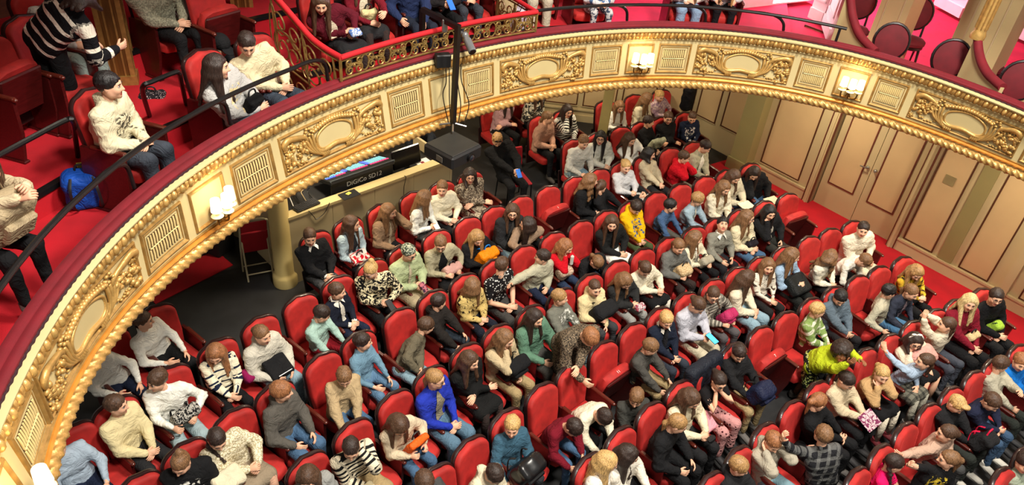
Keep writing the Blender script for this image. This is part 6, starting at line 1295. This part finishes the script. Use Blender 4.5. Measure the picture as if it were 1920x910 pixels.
for i, (x0, x1, ofs, sag) in enumerate(((835, 838, .0, -.02), (842, 843, -.06, -.05), (858, 864, -.05, -.12), (864, 880, -.03, -.10))):
    a = z_on(x0, 118, ofs); c = np.array([pb[0] + (x1 - 850) * .004, pb[1] + .02 * i, zt_ + .03]); m_ = (a + c) / 2 + np.array([.04 * (i - 1), -.03, sag]); b = MB(); b.tube(spline([a, a * .7 + c * .3 + [0, -.02, 0], m_, c], 8), .006, 5); o = b.build('cable', black); tag(o, ['thin black cable hanging left of the projector pole, outer one', 'thin black cable hanging close to the left of the projector pole', 'black cable hanging just right of the projector pole', 'black cable sweeping right down to the projector corner'][i], 'cable')

# ------------------------------------------------------------------ sound desk
d0, d1 = at(545, 407, 1.12)[:2], at(819.5, 308, 1.12)[:2]; ud = (d1 - d0) / np.linalg.norm(d1 - d0); nd = np.array([ud[1], -ud[0]]); Ld = float(np.linalg.norm(d1 - d0))
t = thing('sound_desk', 'long cream sound desk behind the rear row of seats', 'desk', (d0[0], d0[1], 0)); 
def dbox(name, u0, u1, z0, z1, a, c, m, parent=t):
    w = WallB((0, 0), ud, nd); w.wbox(u0, u1, z0, z1, a, c); return w.build(name, m, parent, smooth=False)
for i in range(4): dbox('front_panel', -.06 + i * .69, -.06 + (i + 1) * .69 - .006, 0, 1.08, -.05, 0, cream_wall)
dbox('top_rail', -.06, 2.70, 1.08, 1.12, -.14, .012, cream); dbox('work_top', -.06, 2.70, .88, .92, -.95, -.05, black_m); dbox('end_panel', -.10, -.06, 0, 1.10, -.95, 0, cream_wall); dbox('end_panel', 2.70, 2.74, 0, 1.10, -.95, 0, cream_wall)
def dp(u, n, z): return np.array([d0[0] + ud[0] * u + nd[0] * n, d0[1] + ud[1] * u + nd[1] * n, z])
ucon = lambda x, y, z: float((at(x, y, z)[:2] - d0) @ ud)
u0, u1 = ucon(620, 352, 1.20), ucon(738, 309, 1.20)
t4 = thing('mixing_console', 'large black mixing console with lit fader strips on the sound desk', 'console', tuple(dp(u0, -.2, .92))); o4 = np.array(t4.location); Rd = np.array([[ud[0], nd[0], 0], [ud[1], nd[1], 0], [0, 0, 1]])
slope = math.radians(18); Rs = Rd @ rotx(slope)
cc = dp((u0 + u1) / 2, -.50, 1.17) - o4; Wc = u1 - u0
b = MB(); b.rbox(cc, (Wc, .62, .07), .012, 0, Rs); b.box(dp((u0 + u1) / 2, -.24, 1.07) - o4, (Wc * .96, .03, .30), 0, Rd); b.build('chassis', black_m, t4, smooth=False)
b = MB(); b.box(cc + Rs @ np.array([0, .30, .02]), (Wc, .02, .025), 0, Rs); b.build('rear_edge', mat('blue_grey_steel', (120, 132, 140), .35, .6), t4, smooth=False)
teal, pink, blue = glow('teal_display', (110, 170, 180), .9), glow('pink_display', (220, 60, 110), .9), glow('blue_display', (70, 90, 230), 1.2)
nst = 26
for i in range(nst):
    x = -Wc / 2 + Wc * (i + .7) / (nst + .4)
    if i in (8, 9, 17): continue
    b = MB(); b.box(cc + Rs @ np.array([x, .02, .037]), (Wc / nst * .62, .20, .006), 0, Rs); b.build('channel_display', teal, t4, smooth=False)
    b = MB(); b.box(cc + Rs @ np.array([x, .165, .037]), (Wc / nst * .7, .035, .010), 0, Rs); b.build('channel_button', pink if i > 3 else blue, t4, smooth=False)
    b = MB(); b.box(cc + Rs @ np.array([x, -.20 + .03 * math.sin(i * 2.1), .045]), (Wc / nst * .5, .03, .02), 0, Rs); b.build('fader_cap', white_m, t4, smooth=False)
for x in (-.16, .2): b = MB(); b.box(cc + Rs @ np.array([x * Wc, .0, .038]), (.06, .22, .006), 0, Rs); b.build('screen', blue, t4, smooth=False)
Mt = Matrix(((-ud[0], 0, nd[0], 0), (-ud[1], 0, nd[1], 0), (0, 1, 0, 0), (0, 0, 0, 1))); 
tm = Matrix(((ud[0], 0, nd[0], 0), (ud[1], 0, nd[1], 0), (0, 1, 0, 0), (0, 0, 0, 1)))
tl_ = tm.copy(); q = dp((u0 + u1) / 2 + .02, -.218, 1.15) - o4; tl_.translation = q; text_obj('maker_lettering', 'DiGiCo SD12', .105, mat('grey_lettering', (168, 168, 166), .5), tl_, t4)['kind'] = 'stuff'
# things on the desk
def flat_thing(name, label, cat, px, py, z, w, d, h, m, rz_off=0, mats2=None):
    p = at(px, py, z); o = MB().rbox((0, 0, h / 2), (w, d, h), min(h * .3, .01)).build(name, m, smooth=False); o.location = tuple(p); o.rotation_euler = (0, 0, math.atan2(ud[1], ud[0]) + rz_off); return tag(o, label, cat)
kb = thing('keyboard', 'black computer keyboard on the left end of the sound desk', 'keyboard', tuple(at(574, 386, 1.13)), math.atan2(ud[1], ud[0]) + .08); b = MB(); b.rbox((0, 0, .012), (.36, .15, .02), .004); b.build('case', black_m, kb, smooth=False)
b = MB()
for r_ in range(5):
    for c_ in range(13): b.box((-.155 + c_ * .0258, -.052 + r_ * .026, .026), (.020, .020, .008))
kk = b.build('keys', mat('dark_grey_keys', (52, 52, 54), .5), kb, smooth=False); kk['kind'] = 'stuff'
lp = thing('tablet', 'black tablet with a yellow sticky note on the desk rail', 'tablet', tuple(at(655, 366, 1.125)), math.atan2(ud[1], ud[0])); b = MB(); b.rbox((0, 0, .008), (.27, .17, .014), .005); b.build('case', black_m, lp, smooth=False); b = MB(); b.box((.0, .02, .017), (.07, .05, .003), 0, rotz(.3)); b.build('sticky_note', mat('yellow_paper', (230, 214, 90), .8), lp, smooth=False)
mo = thing('monitor', 'black monitor seen from behind on the sound desk', 'monitor', tuple(dp(ucon(768, 305, 1.1), -.38, .92)), math.atan2(ud[1], ud[0])); b = MB(); b.rbox((0, 0, .24), (.52, .035, .30), .015, 0, rotx(-.25)); b.build('screen_case', mat('glossy_black', (14, 14, 16), .18), mo, smooth=False); b = MB(); b.box((0, -.02, .06), (.06, .04, .12)); b.box((0, -.04, .008), (.22, .16, .016)); b.build('stand', black_m, mo, smooth=False)
flat_thing('paper_sheet', 'white printed sheet lying beside the monitor', 'paper', 793, 304, 1.0, .24, .17, .004, mat('white_paper', (236, 232, 226), .8)); fp = flat_thing('paper_logo', 'dark red blot printed on the white sheet', 'print', 792, 305, 1.0, .06, .05, .0055, mat('crimson_print', (130, 16, 40), .8)); 
rk = thing('equipment_rack', 'low black rack of cables at the left end of the desk', 'rack', tuple(dp(.28, -.35, .92)), math.atan2(ud[1], ud[0])); b = MB(); b.box((0, 0, .08), (.50, .36, .16)); b.build('case', black_m, rk, smooth=False); b = MB(); b.box((0, .18, .165), (.52, .02, .012)); b.build('edge_strip', steel, rk, smooth=False)
for i in range(5): b = MB(); b.tube(spline([(-.2 + i * .1, -.1, .16), (-.18 + i * .09, .0, .24), (-.15 + i * .1, .12, .19), (-.1 + i * .1, .17, .17)], 5), .006, 5); b.build('cable', [black, white_m, black, mat('beige_cable', (180, 160, 120), .6), black][i], rk)
for i, pts in enumerate(([(575, 392, 1.13), (590, 408, 1.0), (596, 414, .95), (612, 404, 1.0), (615, 385, 1.1), (608, 372, 1.14)], [(750, 324, 1.14), (757, 330, 1.1), (757, 350, .95), (756, 366, .8)])):
    b = MB(); pp_ = [dp(ucon(x, y, z), .02, z) for x, y, z in pts]; b.tube(spline(pp_, 6), .005, 5); tag(b.build('cable', black), ['thin dark cable looping down the desk front under the keyboard', 'thin dark cable running straight down the desk front'][i], 'cable')
# folding chair
fcx = at(486, 512, 0); t5 = thing('folding_chair', 'cream metal folding chair with red panel, folded beside the column', 'chair', (fcx[0], fcx[1], 0), .50); fr = mat('cream_tube_enamel', (206, 196, 160), .4, .2); rv = mat('red_vinyl', (180, 14, 34), .6, var=.1)
for sx in (-1, 1):
    b = MB(); b.tube([(sx * .2, .10, 0), (sx * .2, -.02, .5), (sx * .18, -.10, .95)], .013, 7); b.build('leg', fr, t5); b = MB(); b.tube([(sx * .17, -.16, 0), (sx * .17, .0, .42), (sx * .17, .06, .62)], .013, 7); b.build('leg', fr, t5)
b = MB(); b.tube(spline([(-.18, -.10, .95), (-.10, -.11, .99), (.10, -.11, .99), (.18, -.10, .95)], 5), .013, 7); b.build('top_loop', fr, t5)
for y_, w_ in ((.08, .2), (-.13, .17)): b = MB(); b.tube([(-w_, y_, .10), (w_, y_, .10)], .010, 6); b.build('cross_bar', fr, t5)
b = MB(); b.rbox((0, .05, .52), (.36, .03, .40), .012, 0, rotx(.22)); b.build('seat', rv, t5, smooth=False); b = MB(); b.rbox((0, -.085, .86), (.34, .02, .18), .008, 0, rotx(.2)); b.build('backrest', rv, t5, smooth=False)
# loose chair of the person in black
lc = thing('stacking_chair', 'black and red loose chair under the person with sunglasses in the aisle', 'chair', (AISLE[0], AISLE[1], 0), math.radians(-62 - 90)); b = MB(); b.rbox((0, -.02, .43), (.44, .44, .04), .015); b.build('seat', rv, lc); b = MB(); b.rbox((0, -.26, .72), (.42, .03, .34), .012, 0, rotx(.15)); b.build('backrest', rv, lc)
for sx in (-1, 1):
    b = MB(); b.tube([(sx * .21, .17, .42), (sx * .22, .2, 0)], .013, 7); b.build('leg', black, lc); b = MB(); b.tube([(sx * .2, -.29, .9), (sx * .21, -.23, .42), (sx * .22, -.26, 0)], .013, 7); b.build('leg', black, lc)

# ------------------------------------------------------------------ bags, phones and other things people hold
def bag(name, label, cat, pos, size, m, rz=0, tiltx=0, parts=(), m2=None, soft=.3):
    w, d, h = size; t = thing(name, label, cat, tuple(pos), rz); sd = RNG.uniform(0, 6, 3); Rt = rotx(tiltx).astype(np.float32)
    def fn(p):
        x = (p - np.array([0, 0, h / 2], np.float32)) @ Rt; q = np.abs(x) - np.array([w / 2, d / 2, h / 2], np.float32) + min(size) * soft; o = np.sqrt((np.maximum(q, 0) ** 2).sum(-1)) + np.minimum(q.max(-1), 0) - min(size) * soft
        return o + .007 * np.sin(x[:, 0] * 38 + sd[0]) * np.sin(x[:, 2] * 34 + sd[1])
    R_ = max(size) * .62 + .05; V, Q = nets(fn, [-R_, -R_, -R_ * .3 - .1], [R_, R_, h + R_ * .5], max(.013, max(size) / 18)); link('body', quad_mesh('body', V, Q, [m]), t); m2 = m2 or black_m
    if 'pocket' in parts: b = MB(); b.rbox((0, d / 2, h * .36), (w * .7, d * .3, h * .42), .015, 0, rotx(tiltx)); b.build('pocket', m, t)
    if 'straps' in parts:
        for sx in (-1, 1): b = MB(); b.tube(spline([(sx * w * .25, -d * .45, h * .95), (sx * w * .3, -d * .8, h * .75), (sx * w * .32, -d * .75, h * .3), (sx * w * .28, -d * .45, h * .05)], 5), .014, 6, flat=.4); b.build('strap', m2, t)
    if 'handle' in parts: b = MB(); b.tube(spline([(-.05, 0, h * .97), (-.03, 0, h + .05), (.03, 0, h + .05), (.05, 0, h * .97)], 5), .009, 6); b.build('handle', m2, t)
    if 'zip' in parts: b = MB(); b.tube([(-w * .3, d * .52, h * .62), (w * .3, d * .52, h * .62)], .006, 5); b.build('zip', steel, t)
    return t
def on_lap(short, dz=.0, fwd=.0, side=0): r = PEOPLE[short]; f = np.array([math.cos(r['a']), math.sin(r['a']), 0]); s_ = np.array([f[1], -f[0], 0]); return r['lap'] + f * fwd + s_ * side + np.array([0, 0, dz]), r['a'] - math.pi / 2
def lapbag(short, name, label, cat, size, m, dz=.0, fwd=.0, side=0, tilt=-.5, **kw): p, rz = on_lap(short, dz, fwd, side); return bag(name, label, cat, p, size, m, rz, tilt, **kw)
nyl = lambda c: cloth(c, None, None, .6)
lapbag('pale blue open cardigan', 'cloth_bag', 'red and white cloth bag on the lap of the blue cardigan', 'bag', (.26, .18, .09), cloth((220, 210, 200), 'print', (190, 20, 36), scale=.8), dz=.0, parts=('handle',))
lapbag('pale grey hoodie with a round black bag', 'round_bag', 'round quilted black bag on the lap of a grey hoodie', 'bag', (.28, .26, .07), nyl((26, 26, 28)), dz=.03, parts=('zip',))
lapbag('white shirt and pale jeans with crossbody bag', 'crossbody_bag', 'black and white patterned crossbody bag', 'bag', (.28, .14, .20), cloth((180, 176, 166), 'tweed', (24, 24, 26), scale=.7), dz=.02, parts=('zip', 'straps'))
lapbag('cream sweater with thin navy stripes', 'folded_scarf', 'magenta cloth bundle beside the thin navy stripes', 'scarf', (.14, .16, .16), cloth((140, 24, 80)), side=-.24, fwd=-.05, dz=-.05)
lapbag('black hooded jacket with an orange backpack', 'backpack', 'bright orange backpack with blue trim on a lap', 'backpack', (.30, .16, .26), nyl((240, 132, 8)), m2=nyl((30, 120, 200)), parts=('straps', 'handle', 'pocket'))
lapbag('grey-beige blazer with a pink bag', 'handbag', 'dusty pink quilted handbag on a lap', 'bag', (.27, .14, .18), nyl((196, 150, 140)), parts=('handle', 'zip'))
lapbag('black sweater with a pale green bag', 'tote_bag', 'pale grey-green bag with a red dot on a lap in the rear', 'bag', (.30, .10, .26), nyl((164, 168, 142)), parts=('handle',))
lapbag('red velvet blouse', 'fluffy_bag', 'fluffy beige pink bag beside the red velvet blouse', 'bag', (.22, .16, .18), cloth((206, 180, 158), 'tweed', (160, 130, 110)), side=.06, parts=('handle',))
lapbag('beige and white sweater with an orange bag', 'plastic_bag', 'orange plastic bag held on a lap', 'bag', (.24, .08, .24), nyl((244, 98, 28)), parts=('handle',))
lapbag('beige blazer with a black backpack', 'backpack', 'black backpack on the lap of the beige blazer', 'backpack', (.30, .17, .30), nyl((24, 24, 26)), parts=('straps', 'zip', 'pocket'))
lapbag('cream sweatshirt with a black backpack', 'backpack', 'black backpack on the lap of the cream sweatshirt', 'backpack', (.34, .20, .26), nyl((30, 30, 32)), parts=('straps', 'zip'))
lapbag('grey hooded jacket', 'plush_bag', 'beige plush teddy bag hugged by the grey jacket', 'bag', (.24, .18, .20), cloth((212, 188, 146), 'tweed', (180, 150, 110)), parts=('handle',))
lapbag('cream shirt with a grey shoulder bag', 'shoulder_bag', 'soft grey shoulder bag on the cream shirt lap', 'bag', (.22, .12, .16), nyl((164, 156, 136)), parts=('straps',))
lapbag('cream fleece and jeans', 'belt_bag', 'small black bag with a pink flower on a lap', 'bag', (.20, .10, .14), nyl((30, 26, 34)), parts=('handle',))
lapbag('teal sweater with a black backpack', 'backpack', 'shiny black backpack held in front of the teal sweater', 'backpack', (.32, .20, .34), mat('shiny_black_nylon', (20, 20, 22), .3), fwd=.10, side=.10, parts=('straps', 'pocket'))
lapbag('grey striped cardigan with a pink backpack', 'backpack', 'raspberry pink backpack on the striped cardigan lap', 'backpack', (.22, .14, .24), nyl((176, 44, 92)), parts=('straps', 'pocket'))
lapbag('light blue shirt with a black coat on the lap', 'folded_coat', 'black coat heaped on the lap of the light blue shirt', 'coat', (.36, .30, .14), nyl((26, 28, 28)))
lapbag('black sweater with red cuff stripes', 'backpack', 'navy backpack held by the black sweater with red cuffs', 'backpack', (.28, .20, .28), nyl((28, 34, 60)), fwd=.12, parts=('straps', 'pocket'))
lapbag('burgundy blouse and black trousers', 'handbag', 'beige canvas handbag beside the burgundy blouse', 'bag', (.22, .10, .16), nyl((200, 176, 130)), side=-.04, fwd=-.08, parts=('handle',))
lapbag('black top holding a green toy', 'soft_toy', 'lime green plush toy on a black lap', 'toy', (.16, .13, .17), cloth((150, 186, 60), 'camo', (40, 60, 30)), fwd=-.06)
lapbag('burgundy cardigan over a white shirt', 'handbag', 'small cream leather bag on the burgundy cardigan lap', 'bag', (.22, .08, .15), nyl((220, 204, 150)), fwd=-.06, parts=('handle',))
lapbag('beige sweater at the left edge', 'backpack', 'tan canvas backpack on the lap at the left edge', 'backpack', (.34, .2, .42), nyl((170, 152, 120)), fwd=.12, dz=-.02, parts=('straps', 'handle', 'pocket'), m2=nyl((120, 100, 76)))
lapbag('grey printed sweatshirt and pale jeans on the balcony', 'handbag', 'black leather bag on the pale jeans of the balcony', 'bag', (.18, .1, .16), nyl((22, 22, 24)), fwd=.04, side=.06, parts=('handle',))
lapbag('cream openwork knit sweater', 'folded_jacket', 'cream jacket heaped on the seat beside the knit sweater', 'jacket', (.30, .22, .16), cloth((222, 210, 180)), side=.26, fwd=-.02)
lapbag('black and cream striped top', 'plush_purse', 'round cream purse on the lap of the striped top', 'purse', (.14, .14, .07), cloth((216, 200, 160)), side=.10, fwd=.05)
lapbag('black off-shoulder top, pink patterned trousers', 'folded_jacket', 'pale pink cloth bundle on the seat beside patterned trousers', 'jacket', (.18, .22, .09), cloth((226, 150, 160)), side=.24, fwd=-.05, dz=-.05)
lapbag('black jumper and swept blond hair', 'rope_bag', 'black gym bag with red cord at the blond hair', 'bag', (.22, .16, .26), nyl((34, 34, 36)), m2=nyl((226, 30, 70)), fwd=.12, parts=('straps', 'handle'))
lapbag('jumper' if False else 'pale blue shirt and plaid skirt', 'folded_jacket', 'dusty pink jacket draped behind the pale blue shirt', 'jacket', (.40, .24, .30), cloth((214, 156, 146)), side=-.34, fwd=-.20, dz=-.02)
def held(short, name, label, cat, size, m, dz=.02, q=1, both=True, tilt=-.6, fwd=.03, screen=None):
    r = PEOPLE[short]; p = (r['Wr'][1] + r['Wr'][-1]) / 2 if both else r['Wr'][q]; f = np.array([math.cos(r['a']), math.sin(r['a']), 0]); p = p + f * (.07 + fwd) + np.array([0, 0, dz])
    t = thing(name, label, cat, tuple(p), r['a'] - math.pi / 2); b = MB(); b.rbox((0, 0, 0), size, min(size) * .35, 0, rotx(tilt)); b.build('case', m, t, smooth=False)
    if screen is not None: b = MB(); b.box(rotx(tilt) @ np.array([0, 0, size[2] / 2 + .001]), (size[0] * .88, size[1] * .9, .002), 0, rotx(tilt)); b.build('screen', screen, t, smooth=False)
    return t
ph = (.078, .155, .010); scr = glow('blue_lit_screen', (60, 190, 255), 1.6)
held('pale lilac grey jacket', 'phone', 'phone with a glowing blue screen held by the lilac jacket', 'phone', (.085, .17, .010), black_m, screen=scr, tilt=-.2, dz=.04)
held('black jacket and trousers with sunglasses on the head', 'phone', 'phone in a blue case held by the person in the aisle', 'phone', ph, mat('blue_phone_case', (50, 120, 230), .4))
held('black and cream patterned blouse', 'phone', 'dark phone held by the patterned blouse', 'phone', ph, black_m); held('light green sweater and dark headscarf', 'phone', 'phone in a pink patterned case', 'phone', ph, cloth((190, 110, 120), 'print', (60, 40, 60)))
held('white top behind the slim column', 'phone', 'grey phone behind the slim column', 'phone', ph, mat('grey_phone', (110, 108, 130), .4)); held('pale pink patterned top', 'phone', 'dark phone held by the pale pink top in the rear corner', 'phone', ph, black_m)
held('white long-sleeved top by the sound desk', 'phone', 'white phone held by the white long-sleeved top', 'phone', ph, white_m); held('cream sweater holding a black camera', 'camera', 'small black camera held over the cream sweater lap', 'camera', (.11, .07, .07), black_m)
held('burgundy jacket, holding a blue packet', 'snack_packet', 'blue and white crumpled packet held on the balcony', 'packet', (.15, .10, .05), cloth((196, 206, 220), 'print', (70, 110, 180), scale=1.5)); held('black jacket on the balcony', 'phone', 'blue lit phone held on the balcony', 'phone', ph, mat('blue_phone_case', (50, 120, 230), .4))
held('beige jacket with a dark watch', 'magazine', 'open magazine with pink pictures', 'magazine', (.26, .20, .012), cloth((206, 180, 184), 'print', (120, 50, 84), scale=1.2), tilt=-.4); held('black jacket with an open book', 'book', 'open book with cream pages', 'book', (.26, .18, .02), mat('cream_pages', (226, 214, 180), .8), tilt=-.1, both=False, q=-1)
held('stone-coloured top', 'notebook', 'open cream notebook being written in', 'notebook', (.24, .17, .015), mat('cream_pages', (226, 214, 180), .8), tilt=-.1); held('khaki grey jacket over a white shirt', 'folded_paper', 'white folded paper held by the khaki jacket', 'paper', (.14, .20, .01), mat('white_paper', (236, 232, 226), .8), tilt=.5)
held('red velvet blouse', 'water_bottle', 'small clear bottle held by the red velvet blouse', 'bottle', (.05, .05, .16), mat('pale_plastic', (200, 206, 196), .2), both=True, dz=-.02, tilt=0); held('dark jacket with a pale fur collar', 'snack_packet', 'crumpled pink and silver snack packet', 'packet', (.16, .10, .06), cloth((200, 190, 190), 'print', (150, 50, 70), scale=1.4))
held('black jumper and swept blond hair', 'snack_packet', 'pink and black packet held by the swept blond hair', 'packet', (.15, .10, .05), cloth((40, 34, 36), 'print', (236, 60, 120), scale=1.2))
# bags and coats not held
p = at(170, 385, FL1); bag('backpack', 'blue backpack with a yellow label on the balcony carpet', 'backpack', p, (.34, .22, .36), nyl((24, 78, 176)), .5, .15, parts=('straps', 'handle', 'pocket')); 
b = MB(); b.rbox((0, 0, 0), (.07, .012, .14), .004); o = b.build('luggage_label', mat('yellow_green_label', (216, 206, 60), .6), bpy.data.objects['backpack.005'] if 'backpack.005' in bpy.data.objects else None, smooth=False)
o.parent = [q_ for q_ in bpy.data.objects if q_.get('label', '').startswith('blue backpack')][0]; o.location = (.0, .13, .30); o.rotation_euler = (.15, 0, 0)
p = at(292, 214, FL1); bag('sequin_bag', 'black bag covered in silver sequins by the gangway', 'bag', p, (.28, .2, .26), cloth((30, 26, 30), 'dots', (170, 150, 150), scale=2.4), .3, 0, parts=('handle',))
p = at(950, 28, FL1 + .46); bag('backpack', 'tan backpack on the balcony seat inside the ironwork', 'backpack', p, (.34, .22, .40), nyl((176, 156, 118)), 1.8, 0, parts=('straps', 'handle', 'pocket'))
p = at(968, 52, FL1 + .2); bag('folded_coat', 'pale lilac checked coat behind the ironwork', 'coat', p, (.3, .24, .3), cloth((206, 198, 206), 'tweed', (150, 140, 160)), 1.8, 0)
p = at(1280, 203, .5); bag('draped_coat', 'black coat draped over a seat in the rear corner', 'coat', p, (.42, .32, .55), nyl((24, 24, 28)), -.8, 0)
st = SEATS['F4']; d = np.array([math.cos(st['a']), math.sin(st['a']), 0]); bag('draped_jacket', 'black jacket hung over the seat back behind bare shoulders', 'jacket', st['c'] - d * .27 + [0, 0, .48], (.60, .16, .58), nyl((30, 34, 44)), st['a'] - math.pi / 2, .15)
